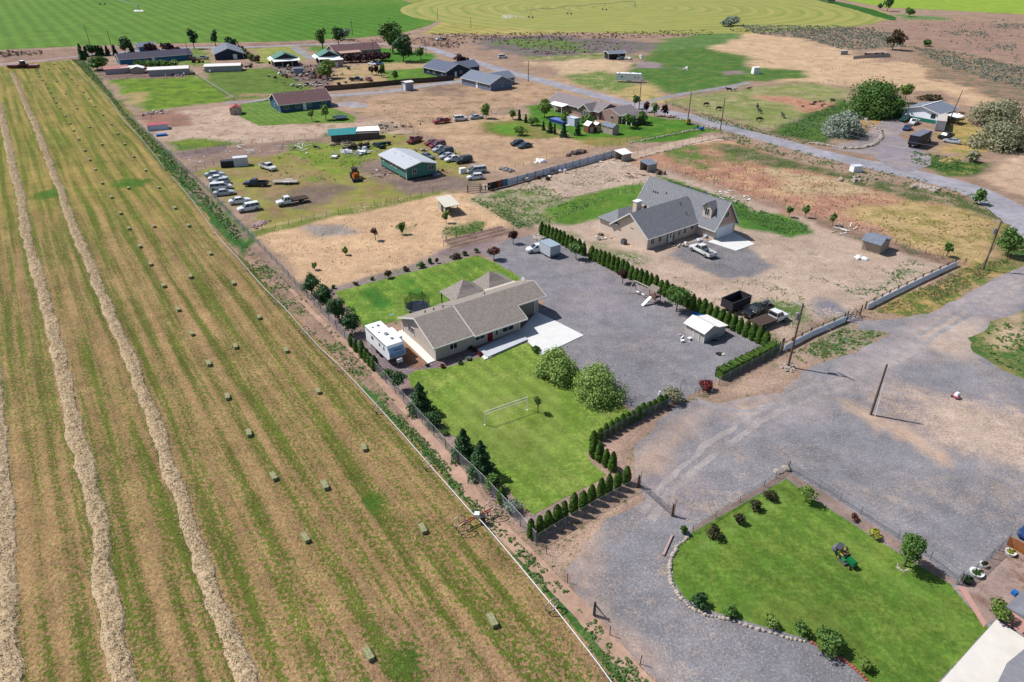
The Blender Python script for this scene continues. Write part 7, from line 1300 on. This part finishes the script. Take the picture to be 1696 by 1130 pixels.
p1 = G(1305,608)+Vector((0,0,9.5)); p2 = G(1442,687)+Vector((0,0,7.3)); p4 = G(1193,215)+Vector((0,0,9.3)); p5 = G(1139,201)+Vector((0,0,9)); p6 = G(1058,182)+Vector((0,0,9.2)); p7 = G(875,135)+Vector((0,0,7.8))
wire(p1, p2, .5, 'power line from the transformer pole to the bare dark pole'); wire(p1, G(1262,640)+Vector((0,0,.1)), .05, 'guy wire left of the transformer pole'); wire(p4, G(1760,330)+Vector((0,0,8)), 2.2, 'upper power line over the road to the right', .022); wire(p4-Vector((0,0,.9)), G(1764,336)+Vector((0,0,7)), 2.2, 'lower power line over the road to the right', .022); wire(p4, p5, .5, 'power line between the two cattle pasture poles'); wire(p5, p6, 1., 'power line toward the tall pole behind the rose-beige house'); wire(p6, p7, 2., 'power line toward the light blue-grey house')
# ================================================================ STONES, PILES, CLUTTER
GB = [(1140,890),(1122,905),(1112,925),(1109,945),(1110,962),(1116,975),(1128,992),(1145,1008),(1170,1020),(1200,1025),(1250,1042),(1300,1056),(1335,1064)]
P = [G(*q) for q in GB]; g = random.Random(2); nst = 0
stp = []
for i in range(60):
    f = (i+.5)/60*(len(P)-1); j = min(int(f),len(P)-2); p = P[j].lerp(P[j+1], f-j); q = g.uniform(.15,.27); m = MB(); m.blob((0,0,q*.3), (q,q*.85,q*.8), 7, 5, .16, rnd=g)
    o = m.build('border_stone', M('pale_stone', C(200,186,172), .9, .2, 3)); o.location = p+Vector((g.uniform(-.06,.06),g.uniform(-.06,.06),0)); tag(o, 'pale round stone, %s from the upper end of the lawn border' % ordw(i), 'stone', 'border stones of the near lawn')
rk = M('red_stone', C(190,104,96), .9, .15, 4); P = [G(*q) for q in [(1342,1064),(1370,1078),(1400,1096),(1425,1116),(1450,1145)]]
for i in range(22):
    f = (i+.5)/22*(len(P)-1); j = min(int(f),len(P)-2); p = P[j].lerp(P[j+1], f-j); q = g.uniform(.13,.2); m = MB(); m.blob((0,0,q*.4), (q,q*.8,q*.7), 7, 5, .12, rnd=g); o = m.build('red_border_stone', rk); o.location = p; tag(o, 'red-painted stone, %s from the pale end of the border' % ordw(i), 'stone', 'red border stones')
rocks('rock_heap', [(1293,606),(1310,600),(1322,610),(1300,618)], 34, .28, 'heap of grey stones at the foot of the transformer pole'); rocks('boulder', [(1293,780),(1297,780),(1297,784)], 3, .4, 'big pale boulder by the corner post of the near lawn'); rocks('gravel_pile', [(878,390),(893,388),(905,398),(890,402)], 60, .34, 'low pile of pale gravel at the top of the yard', seed=6, mat=M('gravel_pile', C(196,182,172), .9, .15, 4))
rocks('rock_row', [(1340,238),(1370,242),(1400,247),(1430,246),(1452,238),(1460,226),(1456,215)], 54, .65, 'curved row of tan boulders round the silvery tree', seed=3, line=1.8); rocks('rock_row', [(1425,192),(1440,205),(1452,215)], 20, .6, 'tan boulders between the huge tree and the drive', seed=5, line=1.8)
rocks('rock_heap', [(1370,296),(1400,298),(1385,306),(1440,292),(1475,300)], 26, .5, 'scattered pale rocks on the road verge', seed=7); rocks('rock_heap', [(1490,306),(1520,302),(1560,312),(1575,322),(1530,318)], 44, .6, 'heap of pinkish rocks on the road verge left of a young tree', seed=8); rocks('rubble_heap', [(818,276),(840,284),(855,288),(850,280)], 36, .5, 'grey rubble heap beside the dirt track', seed=9, mat=M('rubble', C(150,144,150), .9, .25, 3))
rocks('rock_row', [(1040,238),(1100,226),(1150,216),(1185,212)], 60, .35, 'row of small pale rocks along the lawn edge of the dirt track', seed=10, line=1.2); rocks('rock_row', [(1060,262),(1120,245),(1185,230),(1215,228)], 60, .32, 'row of small pale rocks along the reddish field', seed=11, line=1.2); rocks('rock_row', [(1110,192),(1140,203),(1165,210),(1185,215)], 30, .5, 'tan rocks by the road end of the lawn', seed=13, line=2.5)
rocks('boulder_heap', [(916,262),(930,258),(945,250),(985,246),(990,252),(950,258)], 26, .7, 'dark rocks and stumps heaped by the dirt track', seed=14, mat=M('dark_rock', C(112,98,92), .9, .3, 2)); rocks('plastic_heap', [(882,270),(900,264),(908,270)], 14, .6, 'pale tarpaulin-covered heap by the dirt track', seed=15, mat=WHITE)
rocks('white_bag', [(1416,427),(1422,425),(1424,433),(1433,431)], 5, .55, 'white sacks lying in front of the leaning shed', 'sacks', mat=M('sack', C(232,230,226,.75), .7), seed=16)
rocks('tile_pile', [(410,378),(435,364),(449,366),(425,379)], 98, .32, 'pile of pinkish broken tiles by the ditch fence', 'pile', mat=M('broken_tile', C(190,160,156), .85, .4, 5), seed=17)
def clutter(name, px, n, spread, label, mats, cat='junk', seed=0, s=.5, hgt=.5, long=0):
    """one heap of mixed scrap: every board, sheet and lump in it a part"""
    g = random.Random(seed+31); t = thing(name, G(*px), AZ, label, cat)
    for i in range(n):
        x, y = g.gauss(0, spread[0]), g.gauss(0, spread[1]); a = g.uniform(0,3.14); q = s*g.uniform(.4,1.5); z = hgt*g.uniform(.15,1.); m = MB(); mt = g.choice(mats)
        if g.random() < .35+long: m.beam((x,y,.08+z*.3),(x+math.cos(a)*q*3,y+math.sin(a)*q*3,.08+z*.6*g.random()),.14,.08).build('board', mt, t)
        elif g.random() < .6: m.slab([(x,y,z),(x+q*math.cos(a),y+q*math.sin(a),z*g.uniform(.4,1)),(x+q*(math.cos(a)-math.sin(a)),y+q*(math.sin(a)+math.cos(a)),z),(x-q*math.sin(a),y+q*math.cos(a),z)], z*.7).build('crate', mt, t)
        else: m.blob((x,y,z*.5), (q*.6,q*.5,z*.6), 7, 5, .25, 0, g).build('bundle', mt, t)
    return t
J = [PALE, WOODD, STEEL, RUST, WHITE]
clutter('scrap_heap', (512,128), 70, (7,6), 'reddish heap of boards and barrels left of the lime green tree', [RUST,WOODD,PALE,BLACK,SR], seed=51, s=1.1, hgt=1.2); clutter('scrap_heap', (520,124), 60, (9,7), 'sprawling junk yard heap of boards and metal between the far barns', J, seed=1, s=1.0, hgt=1.3); clutter('scrap_heap', (505,112), 26, (7,3), 'row of dark scrap between the two green-roofed barns', [WOODD,RUST,PALE], seed=2, s=.9, hgt=1.4); clutter('scrap_heap', (535,140), 30, (7,3), 'dark scrap cars and boards behind the board fence', [WOODD,SH,PALE,BLACK], seed=3, s=1.0, hgt=1.2)
clutter('collapsed_shed', (587,253), 40, (3.5,2.2), 'collapsed shed of pale boards and sheet metal in the junk lot', [PALE,SH,WOODD,WHITE], seed=4, s=1.1, hgt=1.1, long=.2); clutter('timber_stack', (602,245), 14, (1.8,1.2), 'dark stack of crates behind the collapsed shed', [BLACK,WOODD], seed=5, s=1.4, hgt=1.6); clutter('tarp_heap', (637,242), 8, (1.6,1.), 'dark green tarpaulin heap beside the collapsed shed', [M('green_tarp', C(40,70,66), .7)], seed=6, s=1.6, hgt=1.5)
clutter('scrap_heap', (640,213), 46, (7,3), 'low heap of brush and scrap above the red junk pickup', [WOODG,PALE,RUST], seed=7, s=.7, hgt=.7); clutter('scrap_heap', (300,124), 26, (3.5,2.5), 'white and dark scrap beside the mauve-white shed', [WHITE,WOODD,PALE], seed=8, s=.9, hgt=1.3); clutter('scrap_heap', (395,113), 26, (8,2.5), 'dark scrap and corral boards right of the white metal shed', [WOODD,BLACK,WOODG], seed=9, s=1.2, hgt=1.5); clutter('scrap_heap', (228,120), 24, (8,2), 'reddish clutter in front of the far animal sheds', [RUST,WOODD,PALE], seed=10, s=.9, hgt=1.)
clutter('scrap_heap', (252,189), 26, (3.5,2), 'pile of pink and grey scrap at the end of the bright green pasture', [PALE,RUST,SH], seed=11, s=.7, hgt=.8); clutter('lumber_pile', (490,246), 26, (2.,4.), 'pale lumber pile at the right end of the brown corral', [PALE,WHITE,WOODG], seed=12, s=1., hgt=.7, long=.5); clutter('lumber_pile', (402,248), 14, (1.2,4.), 'pale boards lying across the brown corral', [PALE,WHITE], seed=13, s=.8, hgt=.4, long=.5); clutter('brush_pile', (560,240), 30, (5,1.6), 'brushwood and boards left of the long low shed', [WOODG,WOODD,PALE], seed=14, s=.6, hgt=.7)
clutter('brush_pile', (690,250), 20, (2.5,1.6), 'brushwood and bricks behind the mobile home', [RUST,WOODG,PALE], seed=15, s=.6, hgt=.6); clutter('lumber_pile', (728,285), 14, (1.3,1.2), 'broken pallets at the right end of the mobile home', [PALE,RUST], seed=16, s=.7, hgt=.8, long=.3); clutter('debris', (640,286), 40, (4,2.5), 'debris scattered in the mud before the mobile home', [PALE,RUST,WHITE], seed=17, s=.35, hgt=.25); clutter('yard_junk', (905,292), 22, (5,1.2), 'barrels, planks and crates stacked against the panel fence', [PALE,WOODD,RUST,WHITE], seed=18, s=.8, hgt=1.1); clutter('yard_junk', (985,276), 22, (4.5,2), 'white frames and boards near the plywood stalls', [WHITE,PALE], seed=19, s=.6, hgt=.4, long=.4); clutter('yard_junk', (1050,292), 16, (3,1.6), 'planks lying in front of the open plywood stall', [PALE,RUST], seed=20, s=.6, hgt=.35, long=.3)
clutter('yard_junk', (1094,288), 9, (.8,.6), 'brown barrels beside the open plywood stall', [RUST,WOODG], seed=21, s=.8, hgt=1.2); clutter('white_rubble', (1185,322), 22, (3.5,.8), 'white rubble strip behind the beige gabled house', [WHITE,PALE], seed=22, s=.4, hgt=.3); clutter('white_rubble', (1222,330), 22, (2.2,1.), 'white rubble heap behind the grey roof ridge', [WHITE,PALE], seed=23, s=.5, hgt=.5); clutter('lumber_pile', (1398,386), 12, (1.8,.8), 'white boards left of the leaning shed', [WHITE,PALE], seed=24, s=.8, hgt=.3, long=.5)
clutter('yard_junk', (1131,407), 9, (.9,.5), 'garden chairs and a wheelbarrow in the shade of the beige house', [PALE,WHITE,BLACK], seed=25, s=.5, hgt=.7); clutter('yard_junk', (1165,397), 4, (.6,.3), 'grey bags by the garage corner of the beige house', [SH], seed=26, s=.6, hgt=.6); clutter('yard_junk', (998,394), 12, (1.6,1.), 'garden tools and hoses beyond the air conditioning unit', [WHITE,STEEL,M('green_tarp', C(40,70,66))], seed=27, s=.4, hgt=.3); clutter('yard_junk', (1136,563), 9, (1.,.6), 'bucket and tools in front of the cream shed', [WHITE,BLACK,SH], seed=28, s=.35, hgt=.4); clutter('yard_junk', (1190,562), 9, (1.1,.5), 'bicycles and frames leaning behind the cream shed', [STEEL,BLACK], seed=29, s=.4, hgt=.8, long=.3)
clutter('yard_junk', (1197,586), 3, (.4,.2), 'black fire bowl and pale stone on the gravel yard', [BLACK,PALE], seed=30, s=.5, hgt=.3, long=-1); clutter('yard_junk', (938,206), 12, (1.8,1.), 'garden furniture beside the white patio cover', [BLUE,WHITE,BLACK], seed=31, s=.8, hgt=.8); clutter('yard_junk', (1160,213), 5, (.7,.5), 'blue barrel and mailbox by the dirt track entrance', [BLUE,BLACK], seed=32, s=.8, hgt=1.2); clutter('debris', (350,263), 30, (6,3), 'pale litter scattered over the brown corral', [PALE,WHITE], seed=33, s=.3, hgt=.15); clutter('scrap_heap', (1580,194), 16, (4,3), 'dark scrap and an old cart beyond the leaning pole', [RUST,WOODD,WHITE], seed=34, s=1., hgt=.8)
clutter('wood_yard', (745,74), 40, (12,2.5), 'dark logs and posts of the far wood yard', [WOODD,WOODG], seed=35, s=1.2, hgt=1.0, long=.3); clutter('scrap_heap', (1052,98), 6, (3,1.), 'white tanks right of the dark cabin', [WHITE], seed=36, s=1.3, hgt=1.5); clutter('brush_pile', (1360,172), 14, (4,2), 'dark brush heap at the reddish corner of the cattle pasture', [WOODD], seed=37, s=1., hgt=.8); clutter('white_rubble', (1138,115), 9, (2,1.5), 'white rubble heap in the green pasture', [WHITE,PALE], seed=38, s=1., hgt=.8)
clutter('plywood_load', (582,109), 14, (2.2,1.), 'white boards stacked left of the plum hedge', [WHITE,PALE], seed=39, s=.9, hgt=.5); clutter('lumber_pile', (310,368), 10, (.5,.5), 'white scrap beside the ditch mesh fence', [WHITE], seed=40, s=.3, hgt=.3) if 0 else None
def boxy(name, px, az, dims, label, mat, cat, lid=None):
    t = thing(name, G(*px), az, label, cat); w, d, h = dims; MB().frustum((-w/2,-d/2,w/2,d/2),(-w*.47,-d*.47,w*.47,d*.47),0,h).build('body', mat, t); MB().box(-w*.5,-d*.5,h,w*.5,d*.5,h+.06).build('lid', lid or mat, t); return t
boxy('chest_freezer', (766,287), 30, (1.6,1.,1.3), 'discarded white freezer standing upright near the minivan', WHITE, 'freezer'); boxy('electric_box', (1417,284), 10, (2.6,1.8,1.5), 'open white crate-like tank by the roadside', WHITE, 'tank', SH); boxy('water_tank', (400,274), 20, (3.6,2.2,2.2), 'white water tank inside a pallet pen at the corral', M('tank_white', C(224,228,236)), 'tank'); boxy('water_tank', (1251,122), 10, (3,2.4,2.6), 'white square tank at the tip of the green pasture', WHITE, 'tank'); boxy('trailer_dark', (378,276), 18, (3.4,2.,1.6), 'black open crate left of the white water tank', BLACK, 'crate')
boxy('utility_box', (1100,660) if 0 else (1092,655), 20, (.18,.18,.6), 'small white utility box behind the short arborvitae', WHITE, 'utility box'); boxy('silver_trailer', (948,207), 40, (2.4,4.2,2.4), 'small silver enclosed trailer beside the rose-beige house', SH, 'trailer'); boxy('blue_bin', (1679,985), 20, (.42,.42,.4), 'bright blue round bin beside the near roof corner', BLUE, 'bin'); boxy('dog_kennel', (262,214), 26, (6,3.6,1.6), 'wire kennel with a reddish tarpaulin roof by the ditch fence', SH, 'kennel', pinkr); boxy('blue_tub', (268,225), 26, (3,1.6,.5), 'blue tub beside the kennel at the ditch fence', BLUE, 'tub')
for q, s, lab, lf in [((1616,952),.62,'large white planter with green plants in the dirt garden','mid'),((1600,963),.58,'dark round planter in the fence corner of the dirt garden','dark'),((1628,938),.36,'small white flower pot by the chain link','brown'),((1672,918),.5,'white pot with yellow-green plant by the wooden fence','yellow')]:
    t = thing('planter', G(*q), 0, lab, 'planter', 'planters in the dirt garden'); MB().tube((0,0,0),(0,0,.38),s*.8,s,14).build('pot', WHITE if 'white' in lab else RUBBER, t); c, nr = crown_pts(s*.85,.25,160,5,seed=3); c[:,2] += .45; leafmesh('plant', c, nr, RNG.uniform(.12,.2,160), lm(lf), t)
# play set, trampolines, pools, volleyball net, toy car
t = thing('swing_set', G(1075,497), -52, 'wooden swing beam and roofed play tower with white slide', 'play set'); m = MB(); m.beam((-3.6,0,2.2),(.4,0,2.2),.12,.16); m.beam((-3.6,0,2.2),(-3.9,-1.1,0),.1).beam((-3.6,0,2.2),(-3.9,1.1,0),.1); m.build('swing_beam', PALE, t)
m = MB(); [m.box(u,v,0,u+.1,v+.1,2.4) for u in (.4,1.7) for v in (-.7,.6)]; m.box(.4,-.7,1.1,1.8,.7,1.2); m.box(.4,-.72,1.2,1.8,-.66,1.8); m.build('tower', M('play_wood', C(150,116,98), .9), t); m = MB(); gable_roof(m, .3, 1.9, -.8, .8, 2.4, .6, 'u', .1, .06); m.build('tower_roof', WOODG, t); MB().slab([(.6,-.7,1.2),(1.1,-.7,1.2),(1.1,-2.6,.15),(.6,-2.6,.15)], .06).build('slide', WHITE, t)
for x in (-2.6,-1.4): MB().tube((x-.25,0,2.2),(x-.25,0,.55),.012,n=4).tube((x+.25,0,2.2),(x+.25,0,.55),.012,n=4).box(x-.28,-.15,.5,x+.28,.15,.56).build('swing', WHITE, t)
def trampoline(px, r, net, label):
    t = thing('trampoline', G(*px), 10, label, 'trampoline'); MB().tube((0,0,.82),(0,0,.86),r,r,28).build('mat', M('trampoline_mat', C(48,66,86), .8), t); m = MB(); n = 28; P = [(math.cos(2*math.pi*i/n)*r,math.sin(2*math.pi*i/n)*r,.86) for i in range(n+1)]; m.pipe(P, .06, 6)
    for i in range(6): a = i*math.pi/3; m.tube((math.cos(a)*r,math.sin(a)*r,0),(math.cos(a)*r,math.sin(a)*r,.85),.03,n=5)
    m.build('frame', M('blue_rim', C(70,130,160), .5) if not net else STEEL, t)
    if net:
        m = MB(); [m.tube((math.cos(i*math.pi/3)*r*1.05,math.sin(i*math.pi/3)*r*1.05,.3),(math.cos(i*math.pi/3)*r*1.05,math.sin(i*math.pi/3)*r*1.05,2.7),.035,n=6) for i in range(6)]; m.build('net_pole', DKP, t); q = MB()
        for i in range(36):
            a, b = i*math.pi/18, (i+1)*math.pi/18; za = 2.65-.5*abs(math.sin(3*a)); zb = 2.65-.5*abs(math.sin(3*b)); q.add([(math.cos(a)*r,math.sin(a)*r,.9),(math.cos(b)*r,math.sin(b)*r,.9),(math.cos(b)*r,math.sin(b)*r,zb),(math.cos(a)*r,math.sin(a)*r,za)], [(0,1,2,3)])
        q.build('safety_net', meshwire('net_mesh', C(44,58,40), .3, 14), t)
trampoline((692,515), 1.9, True, 'netted trampoline behind the left end of the taupe house'); trampoline((563.5,198), 2.4, False, 'round trampoline with blue rim beside the blue house lawn')
t = thing('paddling_pool', G(1156,524), 0, 'bright blue paddling pool behind the cream shed', 'paddling pool'); MB().tube((0,0,0),(0,0,.35),.95,1.0,24).build('wall', BLUE, t); MB().tube((0,0,.35),(0,0,.37),.85,.85,24).build('water', M('pool_water', C(60,150,225), .15), t)
t = thing('swimming_pool', G(927,203), 40, 'blue covered above-ground pool beside the rose-beige house', 'swimming pool'); MB().box(-1.6,-3.4,0,1.6,3.4,.9).build('wall', M('pool_wall', C(40,70,140), .6), t); MB().box(-1.5,-3.3,.9,1.5,3.3,.96).build('cover', M('pool_cover', C(110,140,210), .5, .3, 2), t)
a, b = G(803,704), G(873.6,679); d = b-a; t = thing('volleyball_net', a, math.degrees(math.atan2(d.y,d.x)), 'white volleyball net frame standing on the front lawn', 'volleyball net'); L = d.length; MB().tube((0,0,0),(0,0,2.0),.045,n=8).tube((0,0,0),(0,0,.04),.12,n=10).build('post', WHITE, t); MB().tube((L,0,0),(L,0,2.0),.045,n=8).tube((L,0,0),(L,0,.04),.12,n=10).build('post', WHITE, t); MB().beam((0,0,2.0),(L,0,2.0),.035).beam((0,0,1.6),(L,0,1.6),.03).build('net_tape', WHITE, t)
m = MB(); m.add([(0,0,1.6),(L,0,1.6),(L,0,2.0),(0,0,2.0)], [(0,1,2,3)]); m.build('net', meshwire('net_white', C(220,220,220), .12, 12), t)
t = thing('toy_car', G(1582,659), 120, 'white and pink ride-on toy car alone on the gravel', 'toy car'); MB().frustum((-.5,-.3,.5,.3),(-.42,-.26,.42,.26),.12,.42).build('body', paintm('toy_pink', C(222,120,150)), t); MB().frustum((-.3,-.26,.25,.26),(-.22,-.22,.12,.22),.42,.85).build('roof', WHITE, t); MB().frustum((.1,-.24,.3,.24),(.1,-.2,.2,.2),.42,.78).build('windscreen', GLASS, t)
for x in (-.32,.32):
    for y in (-1,1): MB().tube((x,y*.22,.14),(x,y*.32,.14),.14,.14,10).build('wheel', RUBBER, t)
for q, s, lab in [((702,604),.28,'dark lidded drain box left of the walkway end'),((747,603),.0,''),((733,605),.35,'red-flowered low shrub in the rock bed')]:
    if s and 'shrub' in lab: shrub((733,609), .4, .45, 'red', lab, 'rock bed shrubs')
for i, (q, lf) in enumerate([((763,602),'dark'),((777,596),'silver'),((795,589),'red'),((779,578),'dark'),((786,582),'redleaf')]): shrub(q, .45, .5, lf, ['dark tuft in the rock bed below the window','silvery tuft in the rock bed right of the dark tuft','red shrub beside the doorstep','dark shrub against the shaded house wall','brown-red shrub between the wall and the porch slab'][i], 'rock bed shrubs')
shrub((708,607), .3, .35, 'dark', 'tiny dark tuft at the end of the side walkway', 'rock bed shrubs'); t = thing('drain_cover', G(664,528), 0, 'round green drain cover on the back lawn', 'drain cover'); t.location = G(649,522); MB().tube((0,0,.02),(0,0,.08),.4,.38,18).build('lid', M('drain_green', C(120,176,150), .6), t); MB().tube((0,0,.08),(0,0,.12),.08,.08,8).build('knob', DKP, t)
t = thing('timber_beam', G(1106,904), 62, 'loose timber beam lying on the gravel left of the stone border', 'timber'); MB().box(-1.5,-.1,0,1.5,.1,.2).build('beam', M('pinkish_timber', C(196,168,160), .9), t)
# ================================================================ SKINNED FIGURES
def skin(name, V, E, Rr, mat, parent, sub=2):
    me = bpy.data.meshes.new(name); me.from_pydata(V, E, []); o = bpy.data.objects.new(name, me); COL.objects.link(o); md = o.modifiers.new('s', 'SKIN'); sv = me.skin_vertices[0].data
    for i, r in enumerate(Rr): sv[i].radius = r if isinstance(r, tuple) else (r, r)
    sv[0].use_root = True; md.use_smooth_shade = True; s2 = o.modifiers.new('d', 'SUBSURF'); s2.levels = s2.render_levels = sub
    dg = bpy.context.evaluated_depsgraph_get(); dg.update(); nm = bpy.data.meshes.new_from_object(o.evaluated_get(dg)); o.modifiers.clear(); o.data = nm; nm.materials.clear(); nm.materials.append(mat); o.parent = parent; return o
cowm = M('black_hide', (.018,.016,.016,1), .7, .2, 3); cowp = M('pied_hide', C(220,216,212), .8, .05, 1)
def cow_proto(mat, graze=True):
    t = thing('cow', (0,0,0)); hz = .35 if graze else 1.35
    V = [(-.75,0,1.12),(-.2,0,1.05),(.35,0,1.05),(.8,0,1.15),(1.15,0,.95 if graze else 1.4),(1.4,0,hz+.18 if graze else 1.5),(1.62,0,hz-.1 if graze else 1.4),
         (-.78,.22,.85),(-.9,.24,.5),(-.85,.24,.04),(-.78,-.22,.85),(-.9,-.24,.5),(-.85,-.24,.04),(.68,.2,.8),(.66,.22,.42),(.68,.22,.04),(.68,-.2,.8),(.66,-.22,.42),(.68,-.22,.04),(-1.05,0,1.2),(-1.12,0,.6),(1.34,.2,hz+.3),(1.34,-.2,hz+.3)]
    E_ = [(0,1),(1,2),(2,3),(3,4),(4,5),(5,6),(0,7),(7,8),(8,9),(0,10),(10,11),(11,12),(3,13),(13,14),(14,15),(3,16),(16,17),(17,18),(0,19),(19,20),(5,21),(5,22)]
    Rr = [(.34,.36),(.38,.42),(.36,.40),(.28,.36),.19,.15,.09,.15,.07,.06,.15,.07,.06,.13,.065,.06,.13,.065,.06,.05,.03,.04,.04]
    skin('body', V, E_, Rr, mat, t, 1); return t
c1 = cow_proto(cowm); c2 = cow_proto(cowm, False); c3 = cow_proto(cowp, False)
cows = [(c1,(1169,176),25,'black cow grazing nearest the road corner of the pasture'),(None,(1190,183),20,'black cow grazing left of the tall roadside pole'),(c2,(1254,180),80,'upper of two black cows standing close together'),(None,(1258,188),110,'lower of two black cows standing close together'),(None,(1296,195),95,'black cow alone at the right of the herd'),(None,(1257,201),10,'black cow nearest the pasture fence'),(None,(1207,152),170,'black cow at the far edge of the pasture drive'),(c3,(1215,152),10,'black and white cow beside the pasture drive'),(None,(1240,149),0,'dark calf lying at the top of the pasture')]
for i, (pr_, q, az, lab) in enumerate(cows):
    o = pr_ if pr_ else copy_tree(c1 if i in (1,5) else c2); o.location = G(*q); o.rotation_euler[2] = R(az); tag(o, lab, 'cow' if 'calf' not in lab else 'calf', 'cattle in the pasture')
    if 'calf' in lab: o.scale = (.7,.7,.7)
# mower with its rider
MG = paintm('mower_green', C(24,130,74)); MY = paintm('mower_yellow', C(226,196,50), 0.)
t = thing('riding_mower', G(1401,931), math.degrees(math.atan2(*(G(1416,943)-G(1388,916)).yx)), 'green ride-on lawn mower with grey rear grass bags on the near lawn', 'lawn mower')
MB().frustum((.1,-.27,1.05,.27),(.15,-.22,.95,.22),.42,.86).build('hood', MG, t); MB().box(-.85,-.3,.35,.15,.3,.55).box(-.55,-.42,.3,.1,.42,.38).build('chassis', MG, t); MB().frustum((-.5,-.62,.4,.62),(-.45,-.55,.35,.55),.08,.24).build('cutting_deck', M('deck_grey', C(90,96,90), .6), t)
MB().box(-.72,-.24,.55,-.3,.24,.66).frustum((-.82,-.24,-.66,.24),(-.88,-.2,-.78,.2),.6,1.02).build('seat', MY, t); MB().tube((.1,0,.8),(-.05,0,1.0),.02,n=6).ring((-.08,0,1.02),.17,.03,(1,0,.9),14).build('steering_wheel', BLACK, t)
for x, r, y in ((-.6,.27,.42),(.75,.19,.4)):
    for s in (-1,1): w = MB().tube((x,s*(y-.1),r),(x,s*(y+.08),r),r,r,12).build('wheel', RUBBER, t); MB().tube((x,s*(y+.0),r),(x,s*(y+.09),r),r*.45,r*.45,8).build('rim', MY, w)
bg = M('bag_grey', C(120,122,136), .8, .15, 4)
for s in (-1,1): MB().blob((-1.25,s*.3,.68),(.33,.3,.42),9,7,.05).build('grass_bag', bg, t)
MB().beam((-.9,-.45,1.05),(-1.3,.45,1.08),.5,.08).build('bag_cover', M('dark_cover', C(84,86,100), .6), t)
pz = M('dark_clothes', C(38,38,44), .9, .2, 4); sk = M('skin_tone', C(196,150,124), .6, .05, 3)
p = thing('person', t.location.copy(), math.degrees(t.rotation_euler[2]), 'person in dark clothes and black cap riding the green mower', 'person')
V = [(-.5,0,.74),(-.48,0,1.0),(-.44,0,1.24),(-.42,0,1.34),(-.40,0,1.42),(-.39,0,1.52),(-.40,0,1.60),(-.44,.19,1.24),(-.28,.25,1.02),(-.10,.14,1.04),(-.44,-.19,1.24),(-.28,-.25,1.02),(-.10,-.14,1.04),(-.44,.1,.72),(-.06,.17,.80),(.02,.18,.42),(.14,.18,.38),(-.44,-.1,.72),(-.06,-.17,.80),(.02,-.18,.42),(.14,-.18,.38)]
E_ = [(0,1),(1,2),(2,3),(3,4),(4,5),(5,6),(2,7),(7,8),(8,9),(2,10),(10,11),(11,12),(0,13),(13,14),(14,15),(15,16),(0,17),(17,18),(18,19),(19,20)]
Rr = [(.15,.12),(.14,.11),(.16,.1),.06,(.075,.085),(.085,.1),.06,.06,.045,.035,.06,.045,.035,.09,.07,.05,.04,.09,.07,.05,.04]
skin('body', V, E_, Rr, sk, p, 2)
V2 = [(-.5,0,.72),(-.49,0,1.0),(-.45,0,1.24),(-.45,.19,1.24),(-.29,.255,1.03),(-.45,-.19,1.24),(-.29,-.255,1.03)]; skin('shirt', V2, [(0,1),(1,2),(2,3),(3,4),(2,5),(5,6)], [(.17,.135),(.16,.125),(.18,.115),.075,.055,.075,.055], pz, p, 2)
V3 = [(-.5,0,.72),(-.44,.1,.72),(-.06,.17,.80),(.015,.18,.46),(-.44,-.1,.72),(-.06,-.17,.80),(.015,-.18,.46)]; skin('trousers', V3, [(0,1),(1,2),(2,3),(0,4),(4,5),(5,6)], [.14,.11,.085,.062,.11,.085,.062], pz, p, 2)
MB().blob((-.40,0,1.585),(.105,.095,.075),10,6,.0).box(-.33,-.07,1.565,-.2,.07,1.585).build('cap', BLACK, p)
MB().blob((-.29,0,1.49),(.02,.015,.02),6,4,0).build('nose', sk, p)
for s in (-1,1):
    MB().blob((-.305,s*.032,1.53),(.01,.014,.01),6,4,0).build('eye', BLACK, p); MB().blob((-.40,s*.092,1.51),(.02,.012,.03),6,4,0).build('ear', sk, p)
    h = MB(); h.blob((-.05,s*.13,1.05),(.045,.04,.025),8,5,.03)
    for k in range(4): h.pipe([(-.04+.0*k,s*(.10+.02*k),1.06),(.0,s*(.10+.02*k),1.07),(.01,s*(.10+.02*k),1.03-.004*k)], .009, 5)
    h.pipe([(-.07,s*.10,1.05),(-.05,s*.075,1.04),(-.02,s*.07,1.045)], .010, 5); h.build('hand', sk, p)
# ================================================================ LIGHT, SKY, CAMERA
w = bpy.data.worlds.new('World'); S.world = w; w.use_nodes = True; nt = w.node_tree; bg = nt.nodes['Background']; sk_ = nt.nodes.new('ShaderNodeTexSky'); sk_.sky_type = 'NISHITA'; sk_.sun_disc = False
SEL, SAZ = R(52), 160.
sk_.sun_elevation = SEL; sk_.sun_rotation = R(90-SAZ); nt.links.new(sk_.outputs[0], bg.inputs[0]); bg.inputs[1].default_value = .075
sd = bpy.data.lights.new('sun', 'SUN'); sd.energy = 4.3; sd.angle = R(.5); sd.color = (1,.975,.94); so = bpy.data.objects.new('sun', sd); COL.objects.link(so)
dv = Vector((math.cos(SEL)*math.cos(R(SAZ)), math.cos(SEL)*math.sin(R(SAZ)), math.sin(SEL))); so.rotation_euler = dv.to_track_quat('Z', 'Y').to_euler(); so.location = (0,100,120)
cd = bpy.data.cameras.new('camera'); co = bpy.data.objects.new('camera', cd); COL.objects.link(co); S.camera = co
co.location = (0,0,H); co.rotation_euler = (math.pi/2-TH, 0, 0); cd.sensor_fit = 'HORIZONTAL'; cd.sensor_width = 36; cd.lens = F/1696*36; cd.clip_end = 6000; cd.clip_start = .5
S.view_settings.view_transform = 'Standard'; S.view_settings.look = 'None'; S.view_settings.gamma = 1; S.view_settings.exposure = .66
